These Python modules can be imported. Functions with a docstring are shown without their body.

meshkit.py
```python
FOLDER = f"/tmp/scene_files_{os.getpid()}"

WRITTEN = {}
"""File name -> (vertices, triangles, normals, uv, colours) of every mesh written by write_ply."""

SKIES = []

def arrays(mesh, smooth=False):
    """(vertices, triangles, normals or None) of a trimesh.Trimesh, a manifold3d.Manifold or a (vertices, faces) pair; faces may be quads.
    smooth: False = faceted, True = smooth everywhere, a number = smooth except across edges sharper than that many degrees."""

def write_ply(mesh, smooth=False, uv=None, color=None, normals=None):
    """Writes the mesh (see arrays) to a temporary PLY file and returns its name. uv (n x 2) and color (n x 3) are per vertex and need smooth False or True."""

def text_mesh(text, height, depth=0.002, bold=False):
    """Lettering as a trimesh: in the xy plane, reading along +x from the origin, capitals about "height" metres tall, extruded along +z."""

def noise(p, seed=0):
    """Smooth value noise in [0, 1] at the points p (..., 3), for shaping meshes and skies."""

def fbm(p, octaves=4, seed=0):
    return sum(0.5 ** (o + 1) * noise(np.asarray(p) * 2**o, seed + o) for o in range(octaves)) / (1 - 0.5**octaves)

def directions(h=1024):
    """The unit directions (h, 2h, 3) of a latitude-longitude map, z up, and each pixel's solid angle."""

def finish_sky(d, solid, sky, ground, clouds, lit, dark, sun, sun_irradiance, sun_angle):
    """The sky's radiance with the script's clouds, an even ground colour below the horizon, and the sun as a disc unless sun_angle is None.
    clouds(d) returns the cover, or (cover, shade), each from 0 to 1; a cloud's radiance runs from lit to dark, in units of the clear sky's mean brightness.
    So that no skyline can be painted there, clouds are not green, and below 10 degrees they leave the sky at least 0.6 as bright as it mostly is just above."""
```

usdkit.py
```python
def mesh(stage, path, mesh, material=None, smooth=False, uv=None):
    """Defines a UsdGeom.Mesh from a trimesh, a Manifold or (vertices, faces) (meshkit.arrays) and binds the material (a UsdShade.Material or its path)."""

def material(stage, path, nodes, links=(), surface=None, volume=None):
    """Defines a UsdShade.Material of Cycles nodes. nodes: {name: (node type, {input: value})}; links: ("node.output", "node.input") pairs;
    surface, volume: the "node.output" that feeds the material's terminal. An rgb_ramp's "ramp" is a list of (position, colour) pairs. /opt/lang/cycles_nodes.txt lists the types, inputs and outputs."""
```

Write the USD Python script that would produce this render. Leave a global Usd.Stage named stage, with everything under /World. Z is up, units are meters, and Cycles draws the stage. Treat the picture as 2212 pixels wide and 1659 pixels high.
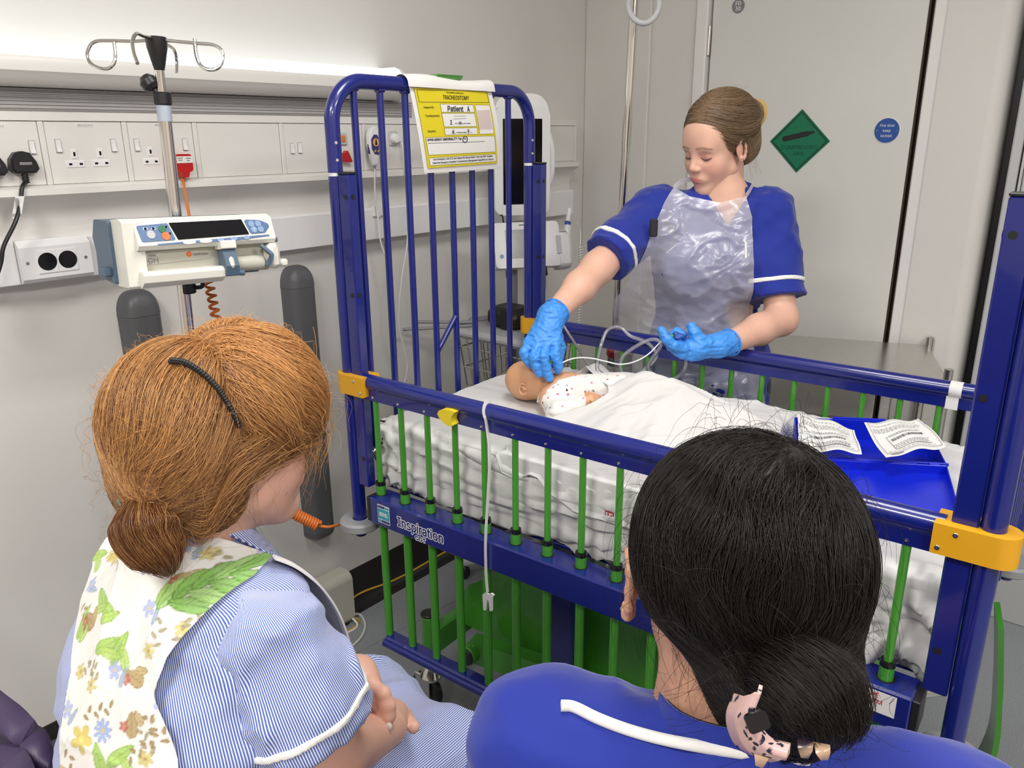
import math, random, numpy as np, trimesh, manifold3d, usdkit, meshkit
from shapely.geometry import Polygon, Point, LineString, box as sbox
from shapely.ops import unary_union
from pxr import Usd, UsdGeom, UsdLux, UsdShade, Gf, Sdf, Vt
random.seed(7); RNG = np.random.default_rng(7)
stage = Usd.Stage.CreateInMemory()
UsdGeom.SetStageUpAxis(stage, 'Z'); UsdGeom.SetStageMetersPerUnit(stage, 1.0)
UsdGeom.Xform.Define(stage, '/World'); UsdGeom.Scope.Define(stage, '/World/Looks')
A = np.array
# ---------------------------------------------------------------- camera (the phone that took the photograph)
CAM = A([1.5125, -1.2423, 1.5712]); FPX = 1702.4; EXPOSURE = .68
RC = A([[.7646, .6444, -.0068], [.1880, -.2331, -.9541], [-.6164, .7282, -.2994]])
u_, _, v_ = np.linalg.svd(RC); RC = u_ @ v_                        # rows: right, down, forward
cam = UsdGeom.Camera.Define(stage, '/World/camera')
M_ = np.eye(4); M_[:3, 0], M_[:3, 1], M_[:3, 2], M_[:3, 3] = RC[0], -RC[1], -RC[2], CAM
cam.AddTransformOp().Set(Gf.Matrix4d(M_.T.tolist()))
cam.CreateHorizontalApertureAttr(36.0); cam.CreateVerticalApertureAttr(27.0); cam.CreateFocalLengthAttr(36.0 * FPX / 2212)
cam.CreateClippingRangeAttr((0.05, 100.0)); cam.CreateExposureAttr(EXPOSURE)
# ---------------------------------------------------------------- lights: ceiling panels behind and above the camera, dim room air
def rect_light(name, loc, size, power, color, rot=(0, 0, 0)):
    l = UsdLux.RectLight.Define(stage, '/World/' + name)
    l.AddTranslateOp().Set(Gf.Vec3d(*loc)); l.AddRotateXYZOp().Set(Gf.Vec3f(*rot))
    l.CreateWidthAttr(size[0]); l.CreateHeightAttr(size[1]); l.CreateIntensityAttr(power); l.CreateColorAttr(Gf.Vec3f(*color))
LIGHTS = [((.9, -.2, 2.68), .5), ((2.7, -.2, 2.68), 1.1), ((.9, -1.9, 2.68), 1.1), ((2.7, -1.9, 2.68), 1.1)]
for i_, (p_, s_) in enumerate(LIGHTS):
    rect_light('ceiling_panel_light' + (f'_{i_:03d}' if i_ else ''), p_, (.58, .58), 20.0 * s_, (1, .97, .93))

# ---------------------------------------------------------------- helpers
def ray(x, y): return A([(x - 1106) / FPX, (y - 829.5) / FPX, 1.0]) @ RC
def on(x, y, axis, val):                                          # the point of the plane axis = val that stands at that pixel
    d = ray(x, y); return CAM + d * (val - CAM[axis]) / d[axis]
def dep(x, y, t): return CAM + ray(x, y) * t                      # the point at depth t in front of the lens
YAW = .052; CY_, SY_ = math.cos(YAW), math.sin(YAW)
RCOT = A([[CY_, -SY_, 0], [SY_, CY_, 0], [0, 0, 1.]])
CSC = .889                                                         # the cot is drawn with bars 90 mm apart; the real ones are 80 mm
CO = A([.1679, -.1379, 1.0058])                                     # the cot's origin: first bar of the near gate, height of the rail screws
def c2w(p): return CSC * np.asarray(p, float) @ RCOT.T + CO            # cot frame to world
def w2c(p): return (np.asarray(p, float) - CO) @ RCOT / CSC
def conc(x, y, axis, val):
    d = ray(x, y) @ RCOT; o = w2c(CAM); return o + d * (val - o[axis]) / d[axis]

COUNT = {}
def fresh(parent, name):
    k = (str(parent), name); n = COUNT.get(k, -1) + 1; COUNT[k] = n
    return f'{parent}/{name}' + (f'_{n:03d}' if n else '')
MAT = {}
def tag(p, **kw):
    for k, v in kw.items():
        if v: p.SetCustomDataByKey(k, v)
LOC = {}
def thing(name, label, cat, loc=(0, 0, 0), rotz=0.0, group=None, kind=None):
    path = fresh('/World', name); x = UsdGeom.Xform.Define(stage, path)
    x.AddTranslateOp().Set(Gf.Vec3d(*map(float, loc)))
    if rotz: x.AddRotateZOp().Set(math.degrees(rotz))
    c, s = math.cos(rotz), math.sin(rotz); LOC[path] = (A(loc, float), A([[c, -s, 0], [s, c, 0], [0, 0, 1.]]))
    tag(x.GetPrim(), label=label, category=cat, group=group, kind=kind); return path
def arr(m):
    if hasattr(m, 'to_mesh'): k = m.to_mesh(); return A(k.vert_properties[:, :3], float), A(k.tri_verts)
    if isinstance(m, tuple): return A(m[0], float), A(m[1])
    return A(m.vertices), A(m.faces)
def root_of(path): return '/'.join(path.split('/')[:3])
def part(parent, name, m, mat, smooth=35, label=None, kind=None, prim=None, local=0):
    """a mesh (world coordinates unless local) as a part of a thing or of a part; prim: {primvar: per-vertex values} (needs smooth True)"""
    if isinstance(m, list): m = join(m)
    v, f = arr(m); v = A(v, float)
    if local: v = v * local
    else:
        t, r = LOC.get(root_of(parent), (np.zeros(3), np.eye(3))); v = (v - t) @ r
    path = fresh(parent, name)
    g = usdkit.mesh(stage, path, (v, f), MAT[mat], smooth=smooth)
    if prim:
        for k, val in prim.items():
            val = np.asarray(val, np.float32); api = UsdGeom.PrimvarsAPI(g)
            if val.ndim == 1: api.CreatePrimvar(k, Sdf.ValueTypeNames.FloatArray, 'vertex').Set(Vt.FloatArray.FromNumpy(val))
            else: api.CreatePrimvar(k, Sdf.ValueTypeNames.Color3fArray, 'vertex').Set(Vt.Vec3fArray.FromNumpy(val))
    tag(g.GetPrim(), label=label, kind=kind); return path
def solo(name, m, mat, label, cat, smooth=35, group=None, kind=None, prim=None):
    p = part('/World', name, m, mat, smooth, prim=prim); tag(stage.GetPrimAtPath(p), label=label, category=cat, group=group, kind=kind); return p
def struct(name, m, mat, smooth=False):
    p = part('/World', name, m, mat, smooth); tag(stage.GetPrimAtPath(p), kind='structure'); return p
def curves(parent, name, lines, widths, mat, label=None, kind='stuff'):
    path = fresh(parent, name); t, r = LOC.get(root_of(parent), (np.zeros(3), np.eye(3)))
    c = UsdGeom.BasisCurves.Define(stage, path); c.CreateTypeAttr('linear')
    c.CreateCurveVertexCountsAttr(Vt.IntArray.FromNumpy(A([len(l) for l in lines], np.int32)))
    c.CreatePointsAttr(Vt.Vec3fArray.FromNumpy(((np.vstack(lines) - t) @ r).astype(np.float32)))
    c.CreateWidthsAttr(Vt.FloatArray.FromNumpy(np.concatenate(widths).astype(np.float32))); c.SetWidthsInterpolation('vertex')
    UsdShade.MaterialBindingAPI.Apply(c.GetPrim()).Bind(MAT[mat]); tag(c.GetPrim(), label=label, kind=kind); return path

# materials
def mk(name, nodes, links=(), surface='p.BSDF', volume=None):
    MAT[name] = usdkit.material(stage, '/World/Looks/' + name, nodes, links, surface, volume)
def plain(name, col, rough=.5, noise=None, bump=None, **kw):
    """principled; noise = (scale, amount) of slight tone variation; bump = (scale, strength)"""
    n = {'p': ('principled_bsdf', {'base_color': col, 'roughness': rough, **kw})}; l = []
    if noise or bump: n['g'] = ('geometry', {})
    if noise:
        n['n'] = ('noise_texture', {'scale': noise[0], 'detail': 4.0})
        a = noise[1]; n['r'] = ('rgb_ramp', {'ramp': [(.3, A(col) * (1 - a)), (.7, np.minimum(A(col) * (1 + a), 1))]})
        l += [('g.position', 'n.vector'), ('n.fac', 'r.fac'), ('r.color', 'p.base_color')]
    if bump:
        n['m'] = ('noise_texture', {'scale': bump[0], 'detail': 3.0}); n['b'] = ('bump', {'strength': bump[1], 'distance': .002})
        l += [('g.position', 'm.vector'), ('m.fac', 'b.height'), ('b.normal', 'p.normal')]
    mk(name, n, l)

# meshes
def join(ms):
    vs, fs, n = [], [], 0
    for m in ms:
        v, f = arr(m); vs.append(v); fs.append(f + n); n += len(v)
    return np.vstack(vs), np.vstack(fs)
def cbox(c, s, b=.002, r=None):
    """a box with chamfered edges, centre and size; r: 3 x 3 whose rows are its axes"""
    h = A(s, float) / 2; b = min(b, h.min() * .9); p = []
    for sx in (-1, 1):
        for sy in (-1, 1):
            for sz in (-1, 1):
                for k in range(3):
                    q = h - b; q[k] = h[k]; p.append(q * (sx, sy, sz))
    m = trimesh.convex.convex_hull(A(p)); v = A(m.vertices)
    if r is not None: v = v @ A(r)
    return v + A(c, float), A(m.faces)
def bx(lo, hi, b=.002): lo, hi = A(lo, float), A(hi, float); return cbox((lo + hi) / 2, hi - lo, b)
def frames(p):
    d = np.gradient(p, axis=0); d /= np.linalg.norm(d, axis=1, keepdims=True) + 1e-12
    a = np.cross(d[0], (0, 0, 1.)); a = a if np.linalg.norm(a) > .05 else np.cross(d[0], (1., 0, 0)); out = []
    for t in d:
        a = a - t * (a @ t); a /= np.linalg.norm(a) + 1e-12; out.append(a)
    a = A(out); return d, a, np.cross(d, a)
def sweep(path, prof, closed_path=False, caps=True, scale=None):
    """a closed 2D profile (n x 2) along a path"""
    p = A(path, float); prof = A(prof, float); _, a, b = frames(p); n = len(prof)
    s = np.ones(len(p)) if scale is None else A(scale, float)
    v = (p[:, None] + (a[:, None] * prof[None, :, :1] + b[:, None] * prof[None, :, 1:]) * s[:, None, None]).reshape(-1, 3)
    i, j = np.meshgrid(np.arange(len(p) - 1), np.arange(n), indexing='ij'); j2 = (j + 1) % n
    q = np.stack([i * n + j, i * n + j2, (i + 1) * n + j2, (i + 1) * n + j], -1).reshape(-1, 4)
    f = [q[:, [0, 1, 2]], q[:, [0, 2, 3]]]
    if caps:
        v = np.vstack([v, p[0], p[-1]]); k = np.arange(n); e = (len(p) - 1) * n
        f += [np.stack([np.full(n, len(v) - 2), (k + 1) % n, k], 1), np.stack([np.full(n, len(v) - 1), e + k, e + (k + 1) % n], 1)]
    return v, np.vstack(f)
def ring(r, n=12, e=1.0): t = np.arange(n) / n * 2 * np.pi; return np.c_[np.cos(t) * r, np.sin(t) * r * e]
def tube(path, r, n=12, scale=None): return sweep(path, ring(r, n), scale=scale)
def bez(pts, n=24):
    """a smooth curve through the points (Catmull-Rom)"""
    p = A(pts, float); p = np.vstack([2 * p[0] - p[1], p, 2 * p[-1] - p[-2]]); out = []
    m = max(2, n // (len(p) - 3))
    for i in range(1, len(p) - 2):
        t = np.linspace(0, 1, m, endpoint=False)[:, None]
        out.append(.5 * (2 * p[i] + (p[i + 1] - p[i - 1]) * t + (2 * p[i - 1] - 5 * p[i] + 4 * p[i + 1] - p[i + 2]) * t ** 2 + (3 * p[i] - p[i - 1] - 3 * p[i + 1] + p[i + 2]) * t ** 3))
    return np.vstack(out + [p[-2:-1]])
def lathe(prof, n=24, at=(0, 0, 0), axis=(0, 0, 1)):
    """profile of (radius, height) turned about an axis"""
    z = A(axis, float); z /= np.linalg.norm(z); x = np.cross(z, (0, 0, 1.)); x = x if np.linalg.norm(x) > .01 else A([1., 0, 0]); x /= np.linalg.norm(x); y = np.cross(z, x)
    t = np.arange(n) / n * 2 * np.pi; v = []
    for r, h in prof: v.append(A(at) + z * h + (x[None] * np.cos(t)[:, None] + y[None] * np.sin(t)[:, None]) * max(r, 1e-5))
    v = np.vstack(v); i, j = np.meshgrid(np.arange(len(prof) - 1), np.arange(n), indexing='ij'); j2 = (j + 1) % n
    q = np.stack([i * n + j, i * n + j2, (i + 1) * n + j2, (i + 1) * n + j], -1).reshape(-1, 4)
    m = trimesh.Trimesh(v, np.vstack([q[:, [0, 1, 2]], q[:, [0, 2, 3]]]), process=False)
    c = m.triangles_center; 
    return A(m.vertices), A(m.faces)
def rod(a, b, r, n=14, ch=.0):
    a, b = A(a, float), A(b, float); L = np.linalg.norm(b - a); ch = min(ch, r * .9, L * .45)
    return lathe([(0, 0), (r - ch, 0), (r, ch), (r, L - ch), (r - ch, L), (0, L)] if ch else [(0, 0), (r, 0), (r, L), (0, L)], n, a, b - a)
def extr(poly, depth, o=(0, 0, 0), u=(1, 0, 0), v=(0, 1, 0), w=None):
    """a shapely polygon in the u, v plane at o, extruded along u x v by depth"""
    u, v = A(u, float), A(v, float); w = np.cross(u, v) if w is None else A(w, float)
    gs = [g for g in getattr(poly, 'geoms', [poly]) if not g.is_empty and g.area > 1e-12]
    m = [trimesh.creation.extrude_polygon(g, depth, engine='earcut') for g in gs]; x = join(m)
    return x[0][:, :1] * u + x[0][:, 1:2] * v + x[0][:, 2:3] * w + A(o, float), x[1]
def rrect(w, h, r, cx=0, cy=0): return sbox(cx - w / 2 + r, cy - h / 2 + r, cx + w / 2 - r, cy + h / 2 - r).buffer(r, 6)
TEXTS = {}
def text(s, h, o, u, v, depth=.0006, bold=False, center=True, width=None):
    """lettering lying in the u, v plane, its middle (or left end of the base line) at o"""
    k = (s, bold)
    if k not in TEXTS: TEXTS[k] = meshkit.text_mesh(s, 1.0, 1.0, bold)
    m = TEXTS[k]; p = A(m.vertices) * (h, h, depth)
    if width: p[:, 0] *= width / max(p[:, 0].max(), 1e-6)
    if center: p[:, 0] -= p[:, 0].max() / 2; p[:, 1] -= h / 2
    u, v = A(u, float), A(v, float); return p[:, :1] * u + p[:, 1:2] * v + p[:, 2:] * np.cross(u, v) + A(o, float), A(m.faces)
def grid(P):
    """a sheet from an (n, m, 3) array of points"""
    n, m = P.shape[:2]; i, j = np.meshgrid(np.arange(n - 1), np.arange(m - 1), indexing='ij'); k = i * m + j
    q = np.stack([k, k + 1, k + m + 1, k + m], -1).reshape(-1, 4)
    return P.reshape(-1, 3), np.vstack([q[:, [0, 1, 2]], q[:, [0, 2, 3]]])
def thick(P, t):
    """a sheet with thickness: the grid, its back moved by -t along the normals, and a rim"""
    n, m = P.shape[:2]; a, b = np.gradient(P, axis=0), np.gradient(P, axis=1); N = np.cross(b, a); N /= np.linalg.norm(N, axis=-1, keepdims=True) + 1e-12
    v1, f1 = grid(P); v2, _ = grid(P - N * t); k = np.arange(n * m).reshape(n, m); off = n * m
    e = np.concatenate([k[0, :], k[1:, -1], k[-1, -2::-1], k[-2:0:-1, 0]]); e2 = np.roll(e, -1)
    rim = np.vstack([np.stack([e, e + off, e2 + off], 1), np.stack([e, e2 + off, e2], 1)])
    return np.vstack([v1, v2]), np.vstack([f1, f1[:, ::-1] + off, rim])
def rot(axis, ang): return trimesh.transformations.rotation_matrix(ang, axis)[:3, :3]
def unit(v): v = A(v, float); return v / np.linalg.norm(v)

# bodies: smooth unions of round cones, meshed by surface nets
def nets(val, lo, h):
    s = val < 0; nx, ny, nz = val.shape; cs = np.zeros((nx - 1, ny - 1, nz - 1), int); C = [(a, b, c) for a in (0, 1) for b in (0, 1) for c in (0, 1)]
    sl = lambda a, b, c: (slice(a, nx - 1 + a), slice(b, ny - 1 + b), slice(c, nz - 1 + c))
    for o in C: cs += s[sl(*o)]
    act = (cs > 0) & (cs < 8); idx = -np.ones(act.shape, int); ids = np.argwhere(act); idx[act] = np.arange(len(ids))
    acc, cnt = np.zeros((len(ids), 3)), np.zeros(len(ids))
    for a in C:
        for k in range(3):
            if a[k]: continue
            b = list(a); b[k] = 1
            va, vb = (val[tuple((ids + o).T)] for o in (A(a), A(b))); x = (va < 0) != (vb < 0)
            t = va / np.where(va == vb, 1, va - vb); p = np.repeat(A(a, float)[None], len(ids), 0); p[:, k] = t
            acc[x] += p[x]; cnt[x] += 1
    V = lo + (ids + acc / cnt[:, None]) * h; F = []
    for k in range(3):
        a, b = [(1, 2), (2, 0), (0, 1)][k]; sh = [slice(1, -1)] * 3; sh[k] = slice(0, -1); sh2 = list(sh); sh2[k] = slice(1, None)
        if k == 0: s0, s1 = s[:-1, 1:-1, 1:-1], s[1:, 1:-1, 1:-1]
        elif k == 1: s0, s1 = s[1:-1, :-1, 1:-1], s[1:-1, 1:, 1:-1]
        else: s0, s1 = s[1:-1, 1:-1, :-1], s[1:-1, 1:-1, 1:]
        e = np.argwhere(s0 != s1); o = A([1, 1, 1]); o[k] = 0; e = e + o; pos = s0[s0 != s1]
        ea, eb = np.eye(3, dtype=int)[a], np.eye(3, dtype=int)[b]
        q = np.stack([idx[tuple((e + d).T)] for d in (-ea - eb, -eb, 0 * ea, -ea)], 1); q[~pos] = q[~pos][:, ::-1]; F.append(q)
    F = np.vstack(F); return V, np.vstack([F[:, [0, 1, 2]], F[:, [0, 2, 3]]])
def smin(a, b, k):
    h = np.maximum(k - np.abs(a - b), 0) / k; return np.minimum(a, b) - h * h * k * .25
def cone(P, a, b, ra, rb):
    a, b = A(a, float), A(b, float); d = b - a; L2 = max(d @ d, 1e-12); t = np.clip(((P - a) @ d) / L2, 0, 1)
    return np.linalg.norm(P - a - t[..., None] * d, axis=-1) - (ra + (rb - ra) * t)
def ell(P, c, r, R=None):
    q = P - A(c, float)
    if R is not None: q = q @ A(R).T
    r = A(r, float); k0 = np.linalg.norm(q / r, axis=-1); k1 = np.linalg.norm(q / (r * r), axis=-1); return k0 * (k0 - 1) / np.maximum(k1, 1e-9)
def field(parts, lo, hi, h):
    """parts: ('c', a, b, ra, rb, k) | ('e', centre, radii, axes, k) | ('-e', ...) cut; returns values, lo, h"""
    lo, hi = A(lo, float), A(hi, float); n = np.ceil((hi - lo) / h).astype(int) + 1; val = np.full(n, .2, np.float32)
    ax = [lo[k] + np.arange(n[k]) * h for k in range(3)]
    for q in parts:
        m = .06
        if q[0] == 'c': r = max(q[3], q[4]) + m; a, b = np.minimum(q[1], q[2]) - r, np.maximum(q[1], q[2]) + r
        else: r = max(q[2]) + m; a, b = A(q[1]) - r, A(q[1]) + r
        i0 = np.clip(((a - lo) / h).astype(int), 0, n - 1); i1 = np.clip(((b - lo) / h).astype(int) + 2, 1, n)
        if (i1 <= i0).any(): continue
        S = tuple(slice(i0[k], i1[k]) for k in range(3)); P = np.stack(np.meshgrid(*[ax[k][S[k]] for k in range(3)], indexing='ij'), -1).astype(np.float32)
        if q[0] == 'c': val[S] = smin(val[S], cone(P, *q[1:5]), q[5])
        elif q[0] == 'e': val[S] = smin(val[S], ell(P, q[1], q[2], q[3]), q[4])
        else: val[S] = -smin(-val[S], ell(P, q[1], q[2], q[3]), q[4])
    return val, lo, h
def pts_of(lo, shape, h): return np.stack(np.meshgrid(*[lo[k] + np.arange(shape[k]) * h for k in range(3)], indexing='ij'), -1)
def taubin(m, n):
    """smooths a trimesh in place without shrinking it"""
    from scipy.sparse import coo_matrix
    f = A(m.faces); e = np.unique(np.sort(np.vstack([f[:, [0, 1]], f[:, [1, 2]], f[:, [2, 0]]]), 1), axis=0); k = len(m.vertices)
    w = coo_matrix((np.ones(2 * len(e)), (np.r_[e[:, 0], e[:, 1]], np.r_[e[:, 1], e[:, 0]])), shape=(k, k)).tocsr(); d = np.maximum(A(w.sum(1)).ravel(), 1); v = A(m.vertices, float)
    for i in range(n):
        for c in (.5, -.53): v = v + c * (w @ v / d[:, None] - v)
    m.vertices = v
# ================================================================ materials
plain('paint_white', (.70, .685, .655), .55, noise=(3, .02), bump=(350, .06))
plain('paint_door', (.70, .70, .665), .42, noise=(2.5, .025))
plain('paint_frame', (.80, .79, .775), .35)
plain('ceiling_white', (.8, .8, .78), .8)
plain('wall_warm', (.62, .56, .5), .7)
plain('skirting_vinyl', (.018, .017, .017), .38, noise=(6, .2))
plain('trunk_plastic', (.74, .725, .69), .38)
plain('trunk_shade', (.42, .41, .40), .45)
plain('white_plastic', (.80, .80, .80), .3)
plain('grey_plastic', (.50, .51, .52), .42)
plain('black_plastic', (.012, .012, .013), .38)
plain('black_gloss', (.006, .006, .008), .12)
plain('screen_grey', (.16, .17, .175), .2)
plain('guard_grey', (.105, .107, .115), .42)
plain('orange_cord', (.62, .16, .028), .38)
plain('red_plastic', (.50, .014, .016), .3)
plain('label_white', (.78, .78, .76), .5)
plain('ink_black', (.012, .012, .014), .6)
plain('ink_grey', (.22, .22, .23), .6)
plain('chrome', (.72, .70, .67), .16, metallic=1.0)
plain('steel', (.60, .585, .555), .26, metallic=1.0, noise=(40, .04))
plain('sign_green', (.0, .165, .075), .5); plain('sign_green_dark', (.0, .055, .024), .5)
plain('sign_blue', (.018, .085, .34), .45)
plain('brown_edge', (.035, .018, .011), .6)
plain('cable_white', (.74, .73, .70), .4); plain('cable_yellow', (.62, .38, .03), .4); plain('cable_grey', (.30, .30, .31), .45)
plain('purple_vinyl', (.056, .035, .092), .42, bump=(700, .15))
plain('orange_button', (.75, .22, .02), .35); plain('purple_print', (.055, .03, .16), .4); plain('yellow_print', (.72, .62, .05), .4); plain('peach_print', (.75, .42, .14), .4)
mk('strip_light', {'e': ('emission', {'color': (.93, 1.0, 1.0), 'strength': 1.05})}, surface='e.emission')
mk('floor_vinyl', {'g': ('geometry', {}), 'n': ('noise_texture', {'scale': 260.0, 'detail': 2.0}), 'n2': ('noise_texture', {'scale': 2.0, 'detail': 3.0}),
    'r': ('rgb_ramp', {'ramp': [(.35, (.25, .268, .29)), (.65, (.34, .36, .385))]}), 'm': ('mix', {'mix_type': 'multiply', 'fac': .5}),
    'r2': ('rgb_ramp', {'ramp': [(.3, (.8, .8, .8)), (.7, (1, 1, 1))]}), 'p': ('principled_bsdf', {'roughness': .42})},
   [('g.position', 'n.vector'), ('g.position', 'n2.vector'), ('n.fac', 'r.fac'), ('n2.fac', 'r2.fac'), ('r.color', 'm.color1'), ('r2.color', 'm.color2'), ('m.color', 'p.base_color')])
# ================================================================ the room
XW, YB, ZC = -.48, 1.60, 2.72                                     # head wall, back wall, ceiling
DL, DR, DT = .060, .782, 2.06                                     # the door leaf
struct('floor', bx((-.7, -3.6, -.08), (4.2, 2.6, 0), .001), 'floor_vinyl')
struct('ceiling', bx((-.7, -3.6, ZC), (4.2, 2.6, ZC + .1), .001), 'ceiling_white')
struct('wall_left', bx((XW - .12, -3.5, 0), (XW, YB + .02, ZC), .001), 'paint_white')
struct('wall_back', [bx((XW - .12, YB, 0), (.0, YB + .14, ZC), .001), bx((-.0, YB, DT + .06), (.86, YB + .14, ZC), .001),
                     extr(sbox(.84, YB, .99, YB + .14).union(Point(.985, YB + .05).buffer(.05)).union(sbox(.9, YB + .05, 1.035, YB + .14)).difference(sbox(.99, YB - .1, 1.2, YB + .0)), ZC)], 'paint_white', 30)
struct('trim_1', bx((XW, YB - .016, 0), (-.18, YB, ZC), .004), 'paint_white', 30)
struct('wall_right', bx((3.9, -3.5, 0), (4.0, 2.5, ZC), .001), 'wall_warm')
struct('wall_front', bx((-.6, -3.5, 0), (4.0, -3.4, ZC), .001), 'wall_warm')
struct('wall_far', bx((1.0, 2.3, 0), (4.0, 2.4, ZC), .001), 'wall_warm')
d = thing('door_1', None, None, (DL, YB + .03, 0), kind='structure')
part(d, 'leaf', bx((DL, YB + .012, .006), (DR, YB + .056, DT), .002), 'paint_door')
part(d, 'edge_strip', bx((DR, YB + .016, .006), (DR + .006, YB + .055, DT), .001), 'brown_edge')
part(d, 'stop', [bx((DL - .004, YB + .03, 0), (DL, YB + .12, DT), .001), bx((DR + .006, YB + .04, 0), (DR + .019, YB + .12, DT), .001)], 'brown_edge')
for z in (1.9, .95, .2):
    h = part(d, 'hinge', [rod((DL - .005, YB + .004, z - .05), (DL - .005, YB + .004, z + .05), .0065, 12, .001), bx((DL - .03, YB + .003, z - .05), (DL - .004, YB + .0145, z + .05), .001)], 'steel')
struct('trim_2', [bx((.005, YB - .012, 0), (DL - .008, YB + .12, DT + .06), .004), bx((DR + .019, YB + .006, 0), (DR + .066, YB + .12, DT + .06), .004), bx((.005, YB - .012, DT + .004), (DR + .062, YB + .12, DT + .06), .004)], 'paint_frame', 30)
# right of the door: a black strip that paints in the deep shade of a gap, then the grey ribbed frame of the next bay
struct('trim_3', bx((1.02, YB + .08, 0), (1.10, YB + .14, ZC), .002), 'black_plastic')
struct('trim_4', [bx((1.074, YB - .03, 0), (1.10, YB + .05, ZC), .004), bx((1.104, YB - .015, 0), (1.112, YB + .05, ZC), .001), bx((1.114, YB - .02, 0), (1.16, YB + .05, ZC), .004), bx((1.166, YB - .02, 0), (1.9, YB + .05, ZC), .003)], 'grey_plastic', 30)
# skirting with a coved foot
SK = Polygon([(0, 0), (.055, 0), (.055, .003), (.03, .008), (.014, .022), (.006, .045), (.004, .136), (.002, .14), (0, .14)])
struct('baseboard_left', extr(SK, YB + 3.4, (XW, YB, 0), (1, 0, 0), (0, 0, 1)), 'skirting_vinyl', 40)
struct('baseboard_back', extr(SK, .48, (XW, YB, 0), (0, -1, 0), (0, 0, 1), (1, 0, 0)), 'skirting_vinyl', 40)
# door signs
def disc(c, r, t=.003, ax=(0, -1, 0), n=40): return lathe([(0, 0), (r, 0), (r, t * .6), (r - t * .3, t), (0, t)], n, c, ax)
YD = YB + .012
c = on(1727, 305, 1, YD)
s = thing('gas_sign', 'green diamond sign with black gas bottle reading compressed gas on the white door', 'sign', c)
dm = lambda r, o, t: extr(Polygon([(r, 0), (0, r), (-r, 0), (0, -r)]), t, (c[0], YD - o, c[2]), (1, 0, 0), (0, 0, 1))
part(s, 'plate', dm(.106, .001, .0015), 'sign_green'); k = Polygon([(.1, 0), (0, .1), (-.1, 0), (0, -.1)])
part(s, 'border', extr(k.difference(k.buffer(-.005, join_style=2)), .0008, (c[0], YD - .0026, c[2]), (1, 0, 0), (0, 0, 1)), 'sign_green_dark')
cy = LineString([(-.05, -.006), (.028, .011)]).buffer(.0085).union(LineString([(.028, .011), (.05, .016)]).buffer(.004)).union(Polygon([(.02, .0185), (.024, .001), (.048, .013), (.046, .019)]))
part(s, 'gas_bottle_symbol', extr(cy, .0008, (c[0] - .003, YD - .0028, c[2] + .014), (1, 0, 0), (0, 0, 1)), 'ink_black')
part(s, 'lettering', [text('COMPRESSED', .0125, (c[0], YD - .0026, c[2] - .020), (1, 0, 0), (0, 0, 1), width=.128), text('GAS', .0125, (c[0], YD - .0026, c[2] - .041), (1, 0, 0), (0, 0, 1), width=.036)], 'sign_green_dark')
c = on(1916, 282, 1, YD)
s = thing('fire_door_sign', 'round blue sign reading fire door keep locked near the door edge', 'sign', c)
part(s, 'rim', disc((c[0], YD, c[2]), .0405, .002), 'label_white'); part(s, 'plate', disc((c[0], YD - .001, c[2]), .0385, .002), 'sign_blue')
part(s, 'lettering', [text(t, .0088, (c[0], YD - .003, c[2] + o), (1, 0, 0), (0, 0, 1), width=w) for t, o, w in (('Fire door', .016, .046), ('keep', 0, .024), ('locked', -.016, .034))], 'label_white')
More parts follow.
